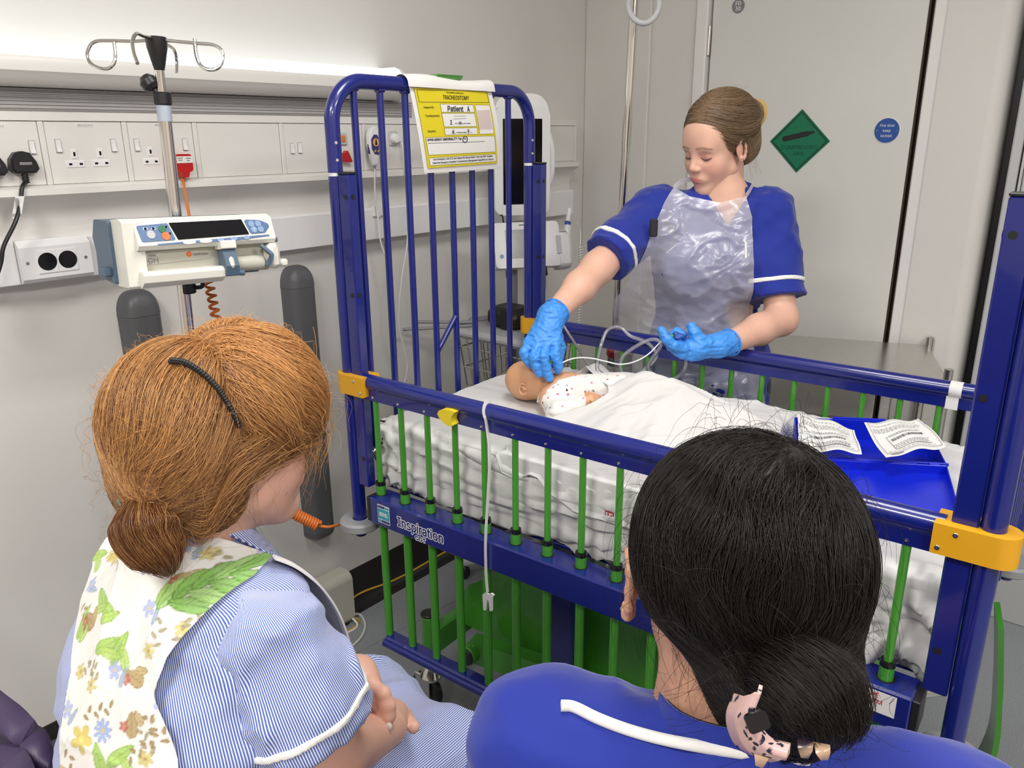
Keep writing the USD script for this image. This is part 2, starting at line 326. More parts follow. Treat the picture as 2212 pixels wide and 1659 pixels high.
part(s, 'screw', [disc((c[0] + q * .031, YD - .003, c[2]), .0024, .0015, n=10) for q in (-1, 1)], 'steel')
c = on(1595, 13, 1, YD)
s = thing('fire_rating_sign', 'small round dark grey disc reading FD 30 high on the door', 'sign', c)
part(s, 'plate', disc((c[0], YD, c[2]), .0235, .002), 'ink_grey')
part(s, 'lettering', [text('FD', .0125, (c[0], YD - .002, c[2] + .0085), (1, 0, 0), (0, 0, 1), bold=True), text('30', .0125, (c[0], YD - .002, c[2] - .0085), (1, 0, 0), (0, 0, 1), bold=True)], 'label_white')
# ================================================================ bedhead trunking and light on the head wall
XP = -.424
zz = lambda y, X, x=250: on(x, y, 0, X)[2]
Y0, Y1, YL = -1.6, 1.45, on(868, 165, 0, -.37)[1]
def prof(pts, y0, y1): return extr(Polygon(pts), y1 - y0, (0, y1, 0), (1, 0, 0), (0, 0, 1))
t = thing('bed_head_light', 'long white bedhead light with a glowing top strip along the head wall', 'light', (XW, (Y0 + YL) / 2, 1.7))
za, zb, zc_ = zz(108, -.385), zz(132, -.36), zz(193, -.375)
zm = (zb + zc_) / 2
part(t, 'diffuser', prof([(-.47, za + .006), (-.40, za + .006), (-.385, za), (-.362, zb), (-.47, zb)], Y0, YL), 'strip_light', 20)
part(t, 'housing', prof([(-.48, zb), (-.361, zb), (-.356, zb - .01), (-.356, zm), (-.362, zc_ + .022), (-.374, zc_ + .006), (-.386, zc_), (-.48, zc_)], Y0, YL), 'trunk_plastic', 40)
part(t, 'end_cap', [prof([(-.48, za + .012), (-.40, za + .012), (-.38, za + .004), (-.352, zb), (-.35, zm), (-.358, zc_ + .02), (-.384, zc_ - .002), (-.48, zc_ - .002)], YL, YL + .012)], 'white_plastic', 40)
t = thing('bed_head_trunking', 'white plastic bedhead trunking with grooved strip and socket panels along the wall', 'trunking', (XW, 0, 1.4))
zg, zs, zp, zq, zl, zk = zz(240, -.42), zz(262, XP), zz(262, XP), zz(393, XP), zz(413, -.405), zz(481, -.45)
gp = [(-.48, zc_)] + [(-.418 + (.003 if i % 4 in (1, 2) else 0), zc_ - .001 - (zc_ - zg) * i / 24) for i in range(25)] + [(-.48, zg)]
part(t, 'grooved_strip', prof(gp, Y0, on(888, 240, 0, -.42)[1]), 'trunk_shade', 20)
part(t, 'upper_rail', prof([(-.48, zg), (-.422, zg), (-.421, zs), (-.48, zs)], Y0, Y1), 'trunk_plastic', 20)
part(t, 'back_box', prof([(-.48, zs), (-.428, zs), (-.428, zq), (-.48, zq)], Y0, Y1), 'trunk_plastic', 20)
yr = [on(x, 300, 0, XP)[1] for x in (92, 272, 423, 609)]; wd = yr[3] - yr[2]
eds = [Y0, yr[0] - wd, *yr, yr[3] + wd * 1.15, yr[3] + 2.2 * wd, Y1]
for a, b in zip(eds[:-1], eds[1:]):
    part(t, 'cover_panel', bx((-.43, a + .007, zq + .0006), (XP, b - .007, zs - .001), .0012), 'trunk_plastic', 20)
    part(t, 'joint_strip', bx((-.43, b - .006, zq), (XP + .002, b + .006, zs - .001), .0015), 'trunk_plastic', 20)
part(t, 'lower_lip', prof([(-.48, zq), (-.416, zq), (-.404, zq - .006), (-.402, zl), (-.408, zl - .006), (-.437, zl - .02), (-.449, zk + .03), (-.452, zk), (-.48, zk)], Y0, Y1), 'trunk_plastic', 40)
part(t, 'lower_strip', prof([(-.48, zk), (-.45, zk), (-.45, zz(500, -.45)), (-.48, zz(500, -.45))], Y0, Y1), 'trunk_plastic', 20)
XR = -.43; rt, rb_ = zz(500, XR, 264), zz(588, XR, 264)
t = thing('dado_trunking', 'plain white dado trunking below the bedhead panels', 'trunking', (XW, 0, rt))
part(t, 'base', prof([(-.48, rb_), (XR - .006, rb_), (XR - .006, rt), (-.48, rt)], Y0, Y1), 'white_plastic', 20)
for a, b in ((Y0, on(35, 560, 0, XR)[1]), (on(192, 560, 0, XR)[1], Y1)):
    part(t, 'cover', prof([(XR - .007, rb_ - .001), (XR, rb_ + .002), (XR, rt - .004), (XR - .004, rt + .001), (XR - .007, rt + .001)], a, b), 'white_plastic', 20)
# the wide plate with two round black outlets
a, b = on(36, 570, 0, XR)[1], on(191, 545, 0, XR)[1]; zo = (rt + rb_) / 2
t = thing('outlet_plate', 'white outlet plate with two round black holes on the dado trunking', 'socket', (XR, (a + b) / 2, zo))
h = (rt - rb_) / 2
part(t, 'plate', extr(Polygon([(0, -h), (.016, -h + .004), (.024, -h + .012), (.026, h - .014), (.014, h - .004), (.012, h), (0, h)]), b - a - .004, (XR - .005, b - .002, zo), (1, 0, 0), (0, 0, 1)), 'white_plastic', 30)
w = (b - a)
for i, f in enumerate((.36, .64)):
    yc = a + w * f
    m = part(t, 'module', bx((XR + .017, yc - w * .138, zo - .026), (XR + .0215, yc + w * .138, zo + .026), .001), 'white_plastic')
    part(m, 'hole', lathe([(0, 0), (.0195, 0), (.0195, .001), (0, .001)], 32, (XR + .0212, yc, zo), (1, 0, 0)), 'black_gloss')
part(t, 'screw', [lathe([(0, 0), (.0042, 0), (.0036, .001), (0, .001)], 14, (XR + .0195, a + w * f, zo), (1, 0, 0)) for f in (.10, .90)], 'steel')
# mains sockets
def rocker(par, px, py, w=.010, h=.026):
    p = on(px, py, 0, XP); k = part(par, 'switch', bx((XP - .001, p[1] - w / 2 - .0018, p[2] - h / 2 - .002), (XP + .0012, p[1] + w / 2 + .0018, p[2] + h / 2 + .002), .0008), 'trunk_shade')
    part(k, 'rocker', extr(Polygon([(0, -h / 2), (.004, -h / 2), (.0016, 0), (.003, h / 2), (0, h / 2)]), w, (XP + .001, p[1] + w / 2, p[2]), (1, 0, 0), (0, 0, 1)), 'white_plastic')
def outlet(par, ex, ey, lx, rx, ly, wl=.040):
    e, l, r = on(ex, ey, 0, XP), on(lx, ly, 0, XP), on(rx, ly, 0, XP); m = (l + r) / 2
    k = part(par, 'pin_plate', [bx((XP - .001, e[1] - .0065, e[2] - .010), (XP + .0016, e[1] + .0065, e[2] + .010), .001), bx((XP - .001, m[1] - wl / 2, m[2] - .0075), (XP + .0016, m[1] + wl / 2, m[2] + .0075), .001)], 'white_plastic')
    part(k, 'pin_hole', [bx((XP + .001, e[1] - .0022, e[2] - .0045), (XP + .0021, e[1] + .0022, e[2] + .0045), .0002)] + [bx((XP + .001, q[1] - .0034, m[2] - .0022), (XP + .0021, q[1] + .0034, m[2] + .0022), .0002) for q in (l, r)], 'black_gloss')
def sockets(px, label, rocks, outs, txt=None):
    t = thing('wall_socket', label, 'socket', on(px, 330, 0, XP), group='mains sockets on the bedhead trunking')
    for r in rocks: rocker(t, *r)
    for o in outs: outlet(t, *o)
    if txt:
        p = on(txt[1], txt[2], 0, XP)
        part(t, 'circuit_label', bx((XP - .001, p[1] - .019, p[2] - .004), (XP + .0004, p[1] + .019, p[2] + .004), .0001), 'label_white')
        part(t, 'lettering', text(txt[0], .0042, (XP + .0004, p[1], p[2]), (0, 1, 0), (0, 0, 1), .0003), 'ink_grey')
    return t
sockets(50, 'white socket at the left picture edge holding a black plug', [(69, 318)], [], ('DB1/2/10L2', -12, 272))
sockets(187, 'empty white double socket between the black plug and the pole', [(126, 315), (245, 314)], [(160, 333, 152, 175, 354.5), (216, 331, 208, 230, 352.5)], ('DB1/2/10L2', 183, 270.5))
sockets(350, 'white socket behind the drip pole with a red plug in it', [(295, 313), (399, 312)], [(324.5, 327.5, 317, 337, 349)], ('DB1/2/10L2', 348, 270))
t = thing('light_switch', 'pair of narrow white rocker switches on the trunking left of the cot head', 'switch', on(639, 320, 0, XP))
rocker(t, 631, 320.5, .0105, .026); rocker(t, 647, 319.5, .0105, .026)
# ================================================================ the cot
GL = {'coat_weight': .6, 'coat_roughness': .06}
plain('cot_blue', (.004, .011, .17), .3, noise=(30, .05), **GL)
plain('cot_green', (.055, .29, .022), .32, **GL)
plain('cot_yellow', (.72, .36, .010), .38)
plain('bumper_grey', (.29, .30, .31), .5)
plain('cream_print', (.8, .78, .7), .5); plain('teal_print', (.05, .34, .42), .45)
plain('handle_yellow', (.78, .62, .02), .4)
S, WD, HX, FX = .09, .802, -.092, 1.375
cot = thing('hospital_cot', 'blue and green metal hospital cot with barred sides holding the baby doll', 'cot', CO, YAW)
def cp(name, m, mat, smooth=35, label=None, par=cot, kind=None): return part(par, name, m, mat, smooth, label, kind, local=CSC)
R1 = .0185
def screw(p, ax, r=.0036): return lathe([(0, 0), (r, 0), (r * .8, .0016), (r * .3, .0018), (0, .0012)], 12, p, ax)
for X, sx in ((HX, 1), (FX, -1)):
    for Y, sy in ((0, 1), (WD, -1)):
        p = cp('post', rod((X, Y, -.405), (X, Y, .548), R1, 24, .003), 'cot_blue')
        cx = X + sx * .038
        ch = cp('guide_channel', bx((cx - .019, Y - .012, -.262), (cx + .019, Y + .016, .553), .003), 'cot_blue')
        cp('channel_cap', bx((cx - .0195, Y - .0125, .552), (cx + .0195, Y + .0165, .558), .002), 'black_plastic', par=ch)
        [cp('hole', m, 'black_plastic', par=ch) for m in [lathe([(0, 0), (.0062, 0), (.0062, .0008), (0, .0008)], 16, (cx + sx * .006, Y - sy * .0122 if sy > 0 else Y - .0122, z), (0, -1, 0)) for z in (.50, .26, .02, -.18)] + [lathe([(0, 0), (.0062, 0), (.0062, .0008), (0, .0008)], 16, (cx + sx * .0192, Y, z), (sx, 0, 0)) for z in (.50, .26)]]
        cp('bumper_disc', lathe([(.0205, -.014), (.05, -.014), (.056, -.009), (.056, .008), (.05, .014), (.0205, .014), (.0205, -.014)], 40, (X, Y, -.385)), 'bumper_grey')
        cp('foot_cap', rod((X, Y, -.425), (X, Y, -.404), .016, 18, .003), 'cot_blue')
for X, high in ((HX, .782), (FX, .735)):
    cr = .1; a = np.linspace(0, np.pi / 2, 12)
    path = [(X, 0, .556), (X, 0, .6)] + [(X, cr - cr * math.cos(t), high - .015 - cr + cr * math.sin(t)) for t in a] + [(X, WD - cr + cr * math.sin(t), high - .015 - cr + cr * math.cos(t)) for t in a] + [(X, WD, .6), (X, WD, .556)]
    if X == FX: path = [(X, 0, .548), (X, 0, .5475), (X, .001, .547), (X, WD - .001, .547), (X, WD, .5475), (X, WD, .548)]
    if X == HX:
        cp('head_arch', tube(path, R1, 24), 'cot_blue')
        for Y in (0, WD):
            cp('white_ring', rod((X, Y, .547), (X, Y, .557), .0178, 24, .001), 'white_plastic')
            for z in (.585, .625): cp('screw', screw((X + .0165, Y - .006, z), (.85, -.5, 0), .0045), 'chrome')
    ys = [.073 + i * .0884 for i in range(8)]
    for i, Y in enumerate(ys): cp('end_bar', rod((X, Y, -.20), (X, Y, .757 if X == HX else .54), .0092, 14), 'cot_blue')
    if X == HX:
        cp('brace', rod((X, ys[3], .03), (X, ys[4], .125), .0085, 12), 'cot_blue')
        cp('weld_foot', [cbox((X, Y, .75), (.024, .024, .012), .004) for Y in ys], 'cot_blue', kind='stuff')
        cp('cross_rail', rod((X, .0, -.19), (X, WD, -.19), .015, 16), 'cot_blue')
# mattress platform frame
for Y in (.078, WD - .078): cp('platform_rail', bx((-.055, Y - .012, -.283), (1.335, Y + .012, -.20), .003), 'cot_blue')
for X in (-.05, 1.33): cp('platform_end', bx((X - .012, .045, -.283), (X + .012, WD - .045, -.19), .003), 'cot_blue')
cp('platform_panel', bx((-.05, .06, -.285), (1.33, WD - .06, -.276), .002), 'cot_blue')
for X, sx in ((-.036, 1), (1.319, -1)):
    for Y in (.03, WD - .03): cp('bolt', [rod((X, Y - .014, -.165), (X, Y + .014, -.165), .009, 12, .002), rod((X, Y - .02, -.165), (X, Y + .02, -.165), .005, 10, .001)], 'steel')
# side gates
def stadium(a, b, r, n=10):
    t = np.linspace(-np.pi / 2, np.pi / 2, n); return Polygon([(a, -r)] + [(b + r * math.cos(k), r * math.sin(k)) for k in t] + [(a, r)])
for Y, sy in ((0, -1), (WD, 1)):
    rail = [(-.0095, -.009)] + [(.0095, -.009), (.0095, .018)] + [(math.sin(k) * .0195, .037 - math.cos(k) * .0195) for k in np.linspace(.75, 2 * np.pi - .75, 22)] + [(-.0095, .018)]
    cp('top_rail', extr(Polygon(rail), 1.345, (-.035, Y, 0), (0, 1, 0), (0, 0, 1)), 'cot_blue', 40)
    [cp('rail_screw', screw((k * S, Y + sy * .0095, 0), (0, sy, 0)), 'chrome') for k in range(15)]
    for X, sx in ((HX, 1), (FX, -1)):
        pl = stadium(0, .078 if sx > 0 else .088, .031)
        b = cp('corner_bracket', extr(Polygon([(X + sx * (.078 - q[0]) * 1.0, Y + q[1]) for q in A(pl.exterior.coords)]).buffer(0), .052, (0, 0, .001), (1, 0, 0), (0, 1, 0)), 'cot_yellow', 30, par=cot)
        cp('screw', [screw((X + sx * q, Y + sy * .031, z), (0, sy, 0), .0046) for q, z in ((.046, .04), (.068, .012))], 'steel', par=b)
    for k in range(15):
        cp('bar', rod((k * S, Y, -.3), (k * S, Y, -.004), .0078, 14), 'cot_green')
        co = cp('collar', rod((k * S, Y, -.285), (k * S, Y, -.246), .0128, 20, .001), 'cot_green')
        cp('collar_ring', lathe([(.0079, .010), (.0126, .010), (.0136, .004), (.0136, 0), (.0079, 0)], 20, (k * S, Y, -.246)), 'black_gloss', par=co)
        cp('lower_bar', rod((k * S, Y, -.71), (k * S, Y, -.345), .0108, 16), 'cot_green')
    cp('collar_seat', [lathe([(0, 0), (.0165, 0), (.0165, .0012), (0, .0012)], 20, (k * S, Y, -.2735)) for k in range(15)], 'black_plastic', kind='stuff')
    cp('middle_beam', bx((-.012, Y - .034, -.349), (1.311, Y + .034, -.273), .004), 'cot_blue')
    for X in (-.018, 1.3165): cp('beam_end_cap', bx((X - .007, Y - .032, -.346), (X + .007, Y + .032, -.276), .002), 'black_plastic')
    cp('slot', [bx((k * S + .03, Y + .026, -.2733), (k * S + .06, Y + .029, -.2722), .0003) for k in range(14)], 'black_plastic', kind='stuff')
    cp('bottom_rail', [bx((-.005, Y - .02, -.737), (1.3, Y + .02, -.708), .005), rod((-.005, Y + sy * .018, -.728), (1.3, Y + sy * .018, -.728), .012, 14, .003)], 'cot_blue')
# the printed badge, name and stickers on the near beam
F_ = -.0345; U, V = (1, 0, 0), (0, 0, 1)
def pr(poly, mat, name, par, t=.0006, y=F_): return cp(name, extr(poly, t, (0, y, 0), U, V), mat, 20, par=par)
b = pr(rrect(.044, .052, .001, .042, -.309), 'cream_print', 'maker_badge', cot)
pr(sbox(.0212, -.292, .0628, -.2855).difference(sbox(.0475, -.3, .0485, -.28)).intersection(sbox(.0212, -.3, .048, -.28)), 'cot_blue', 'badge_bar', b, .0012); pr(sbox(.0495, -.292, .0628, -.2855), 'teal_print', 'badge_bar', b, .0012)
pr(sbox(.0212, -.3235, .0628, -.2945), 'teal_print', 'badge_panel', b, .0012); pr(sbox(.0212, -.3325, .032, -.326), 'teal_print', 'badge_bar', b, .0012); pr(sbox(.0335, -.3325, .0628, -.326), 'cot_blue', 'badge_bar', b, .0012)
cp('lettering', text('SIDHIL', .0095, (.042, F_ - .0012, -.309), U, V, bold=True, width=.031), 'cream_print', par=b)
def outline(s, h, o, width):
    m = text(s, h, (0, 0, 0), (1, 0, 0), (0, 1, 0), .001, False, True, width); tm = trimesh.Trimesh(*m, process=True)
    sec = unary_union([Polygon(tm.vertices[f][:, :2]).buffer(1e-6) for f in tm.faces[np.abs(tm.face_normals[:, 2]) > .9]])
    g = sec.buffer(.0026, 3).difference(sec.buffer(.0010, 3)); return extr(g.simplify(.0002), .0006, o, U, V)
cp('lettering', outline('Inspiration', .026, (.171, F_, -.312), .158), 'label_white', 20)
cp('lettering', outline('COT', .0105, (.172, F_, -.339), .036), 'label_white', 20)
st = pr(rrect(.205, .042, .001, 1.185, -.3015), 'label_white', 'warning_sticker', cot)
cp('lettering', [text(s, .0088, (1.205, F_ - .0006, z), U, V, .0004, width=w) for s, z, w in (('DO NOT SIT ON THE', -.2885, .108), ('MATTRESS PLATFORM', -.3010, .122), ('WHEN IN TILT', -.3135, .075))], 'red_plastic', par=st)
st = pr(rrect(.1, .026, .001, 1.13, -.3355), 'label_white', 'small_sticker', cot)
cp('lettering', text('EQUIPMENT', .008, (1.145, F_ - .0006, -.3355), U, V, .0004), 'red_plastic', par=st)
cp('post_sticker', sweep([(FX, 0, -.30), (FX, 0, -.24)], [(math.cos(t) * .0189, math.sin(t) * .0189) for t in np.linspace(-.5, .9, 8)] + [(math.cos(t) * .0182, math.sin(t) * .0182) for t in np.linspace(.9, -.5, 8)]), 'label_white')
# release handle under the near rail
hp = Polygon([(.247, .016), (.252, .024), (.262, .029), (.28, .031), (.296, .030), (.288, .020), (.285, .008), (.291, -.002), (.283, -.006), (.268, -.002), (.254, .006)])
hd = cp('release_handle', extr(hp.buffer(.002, 4), .022, (0, -.011, -.002), U, V), 'handle_yellow', 30)
# chassis under the platform: the floor is at z = -1.131 of this frame
FZ = -CO[2] / CSC
for X in (-.055, 1.34):
    for Y in (.215, WD - .215):
        cp('corner_tube', rod((X, Y, -.97), (X, Y, -.785), .0235, 22, .003), 'cot_green')
        cp('tube_cap', rod((X, Y, -.785), (X, Y, -.777), .025, 22, .002), 'black_plastic')
        k = cp('castor', rod((X - .02, Y - .014, FZ + .062), (X - .02, Y + .014, FZ + .062), .062, 28, .008), 'black_plastic')
        cp('castor_fork', [bx((X - .05, Y - .024, FZ + .05), (X + .01, Y - .016, FZ + .13), .002), bx((X - .05, Y + .016, FZ + .05), (X + .01, Y + .024, FZ + .13), .002), lathe([(0, 0), (.034, 0), (.036, .010), (.026, .03), (.014, .045), (0, .045)], 20, (X, Y, FZ + .118))], 'chrome', par=k, kind='stuff')
    cp('cross_member', bx((X - .02, .2, -.93), (X + .02, WD - .2, -.84), .006), 'cot_green')
for Y in (WD - .215,): cp('side_member', bx((-.05, Y - .02, -.93), (1.33, Y + .02, -.85), .006), 'cot_green')
cp('lift_arm', sweep([(.10, .245, -.855), (.62, .33, -.855)], [(-.024, -.038), (.024, -.038), (.024, .038), (-.024, .038)]), 'cot_green', 30)
cp('arm_pivot', rod((.11, .20, -.855), (.11, .27, -.855), .030, 24, .004), 'cot_green'); cp('arm_cap', rod((.11, .192, -.855), (.11, .2, -.855), .028, 22, .003), 'black_plastic')
cp('skirt_panel', extr(Polygon([(-.05, -.86), (-.03, -.78), (.01, -.715), (.30, -.50), (1.1, -.50), (1.3, -.72), (1.32, -.86)]), .012, (0, .34, 0), U, V), 'cot_green')
cp('base_cover', bx((.15, .36, -.86), (1.2, .56, -.60), .02), 'cot_green')
cp('lift_column', bx((.40, .22, -.93), (.47, .29, -.28), .004), 'cot_blue'); cp('lift_column', bx((.95, .33, -.90), (1.05, .43, -.28), .004), 'cot_blue')
cp('foot_cover', [sweep(bez([(1.22, .60, -.97), (1.37, .62, -.93), (1.42, .64, -.80), (1.41, .63, -.62), (1.385, .60, -.42)], 24), [(-.05, -.006), (.05, -.006), (.05, .006), (-.05, .006)]), extr(Polygon([(1.15, .10), (1.36, .10), (1.40, .3), (1.40, .5), (1.36, .70), (1.15, .70)]), .02, (0, 0, -.96), (1, 0, 0), (0, 1, 0))], 'cot_green', 30)
cp('red_linkage', bx((1.318, .05, -.30), (1.332, .6, -.275), .003), 'red_plastic')
cp('chrome_linkage', rod((1.30, .06, -.325), (1.34, .12, -.335), .012, 14, .003), 'chrome')
# bedding platform: mattress under a fitted sheet
# ================================================================ bedding (cot frame)
def cloth(name, col, scale=900, amp=.12, rough=.85, prim=None, **kw):
    n = {'g': ('geometry', {}), 'm': ('noise_texture', {'scale': float(scale), 'detail': 2.0}), 'b': ('bump', {'strength': amp, 'distance': .001}), 'p': ('principled_bsdf', {'base_color': col, 'roughness': rough, 'sheen_weight': .15, **kw})}
    l = [('g.position', 'm.vector'), ('m.fac', 'b.height'), ('b.normal', 'p.normal')]
    if prim: n['a'] = ('attribute', {'attribute': prim}); l.append(('a.color', 'p.base_color'))
    mk(name, n, l)
cloth('sheet_white', (.66, .655, .645)); cloth('blanket_white', (.64, .63, .62), 600, .2); cloth('print_cloth', (.8, .8, .8), prim='tint')
def tint_mat(name, rough=.5, sss=0.0, **kw):
    mk(name, {'a': ('attribute', {'attribute': 'tint'}), 'p': ('principled_bsdf', {'roughness': rough, 'subsurface_weight': sss, 'subsurface_radius': (1.0, .35, .2), 'subsurface_scale': .004, **kw})}, [('a.color', 'p.base_color')])
tint_mat('skin_tint', .48, .12); tint_mat('doll_vinyl', .42, .1)
plain('glove_blue', (.055, .29, .80), .42, bump=(220, .12)); plain('tray_blue', (.004, .018, .56), .28); plain('paper_white', (.78, .775, .75), .6)
mk('clear_tube', {'t': ('transparent_bsdf', {'color': (.90, .90, .93)}), 'g': ('glossy_bsdf', {'color': (1, 1, 1), 'roughness': .08}), 'd': ('diffuse_bsdf', {'color': (.62, .62, .70)}), 'f': ('layer_weight', {'blend': .35}),
   'm': ('mix_closure', {'fac': .25}), 'm2': ('mix_closure', {})}, [('t.BSDF', 'm.closure1'), ('d.BSDF', 'm.closure2'), ('m.closure', 'm2.closure1'), ('g.BSDF', 'm2.closure2'), ('f.fresnel', 'm2.fac')], 'm2.closure')
def fb(x, y, z=0, o=3, s=0): return meshkit.fbm(np.stack(np.broadcast_arrays(A(x, float), A(y, float), A(z, float)), -1), o, s)
MZ, MB = -.085, -.272
def mattress():
    nx, ns = 420, 190
    hw, hz, r = .352, (MZ - MB) / 2, .04
    # cross-section: a rounded rectangle in (y, z)
    poly = A(sbox(-hw + r, -hz + r, hw - r, hz - r).buffer(r, 10).exterior.coords)[:-1]
    L = np.r_[0, np.cumsum(np.linalg.norm(np.diff(np.vstack([poly, poly[:1]]), axis=0), axis=1))]; s = np.linspace(0, L[-1], ns, endpoint=False)
    pc = np.vstack([poly, poly[:1]]); Y, Z = np.interp(s, L, pc[:, 0]), np.interp(s, L, pc[:, 1])
    x = np.r_[np.zeros(12), np.linspace(0, 1, nx - 24), np.ones(12)]; inset = np.r_[np.linspace(1, 0, 12) ** .5, np.zeros(nx - 24), np.linspace(0, 1, 12) ** .5] * .06
    e = np.minimum(x, 1 - x) * 1.385; inset = inset + np.where(e < .03, .03 - np.sqrt(np.maximum(.0009 - (.03 - e) ** 2, 0)), 0) * (inset == 0)
    X = -.05 + 1.385 * x + np.r_[np.linspace(0, 0, 12), np.zeros(nx - 24), np.zeros(12)]
    sc_y, sc_z = (hw - inset) / hw, (hz - np.minimum(inset, hz * .97)) / hz
    P = np.stack([np.broadcast_to(X[:, None], (nx, ns)), Y[None] * sc_y[:, None], Z[None] * sc_z[:, None]], -1)
    N = np.stack([np.zeros((nx, ns)), np.broadcast_to(np.clip(Y / hw * 1.3, -1, 1) * (np.abs(Y) > hw - r - .001), (nx, ns)), np.broadcast_to(np.sign(Z) * (np.abs(Z) > hz - r - .001), (nx, ns))], -1)
    N[..., 0] = np.where(x[:, None] < .004, -1, np.where(x[:, None] > .996, 1, 0)); N /= np.linalg.norm(N, axis=-1, keepdims=True) + 1e-9
    side = (np.abs(Y) > hw - r)[None] * np.ones((nx, 1)); q = P[..., 2] + .25 * P[..., 0] * 0
    sl = P[..., 2] + .03 * np.sin(P[..., 0] * 5.0)
    rid = 1 - np.abs(2 * fb(P[..., 0] * 1.8, sl * 44, 1.0, 3, 3) - 1); rid2 = 1 - np.abs(2 * fb(P[..., 0] * 5, sl * 85 + P[..., 0] * 5, 4.0, 2, 5) - 1)
    low = np.clip((-.0 - P[..., 2]) / hz, 0, 1)
    d = side * ((rid ** 3) * .022 + (rid2 ** 3) * .013 * (.4 + low) - .010)
    ends = np.clip(1 - e / .22, 0, 1)[:, None]
    d += ends * side * ((1 - np.abs(2 * fb(P[..., 0] * 14 + P[..., 2] * 8, P[..., 2] * 10, 8.0, 3, 9) - 1)) ** 2) * .034 - ends * .014 * side
    top = (Z > hz - .01)[None] * np.ones((nx, 1))
    d += top * ((1 - np.abs(2 * fb(P[..., 0] * 4 + P[..., 1] * 3, P[..., 1] * 14, 2.0, 3, 12) - 1)) ** 4) * .004 * np.clip(1.15 - np.abs(P[..., 0] - .0) * 1.2, .25, 1)
    P = P + N * d[..., None]; P[..., 1] += WD / 2; P[..., 2] += (MZ + MB) / 2
    i, j = np.meshgrid(np.arange(nx - 1), np.arange(ns), indexing='ij'); j2 = (j + 1) % ns
    q = np.stack([i * ns + j, (i + 1) * ns + j, (i + 1) * ns + j2, i * ns + j2], -1).reshape(-1, 4); v = P.reshape(-1, 3); n0 = len(v)
    v = np.vstack([v, P[0].mean(0), P[-1].mean(0)]); k = np.arange(ns); e_ = (nx - 1) * ns
    f = np.vstack([q[:, [0, 1, 2]], q[:, [0, 2, 3]], np.stack([np.full(ns, n0), k, (k + 1) % ns], 1), np.stack([np.full(ns, n0 + 1), e_ + (k + 1) % ns, e_ + k], 1)])
    return v, f[:, ::-1] if trimesh.Trimesh(v, f, process=False).volume < 0 else f
mt = thing('cot_mattress', 'white cot mattress in a wrinkled white fitted sheet', 'mattress', c2w((.64, .4, MB)), YAW)
cw = lambda m: (c2w(arr(m)[0]), arr(m)[1])
part(mt, 'fitted_sheet', cw(mattress()), 'sheet_white', True)
# a corner of the sheet that hangs down by the foot bar
u, v = np.meshgrid(np.linspace(0, 1, 26), np.linspace(0, 1, 30), indexing='ij')
w_ = (1 - v * .86)
P = np.stack([1.18 + (u - .5) * .17 * w_ + .02 * v, .030 - .012 * np.sin(u * 9 + v * 2) * (1 - v * .6) - .003 * np.sin(u * 23) - .012 * v, -.215 - .10 * v - .006 * np.sin(u * 6)], -1)
part(mt, 'hanging_corner', cw(thick(P, .0015)), 'sheet_white', True)

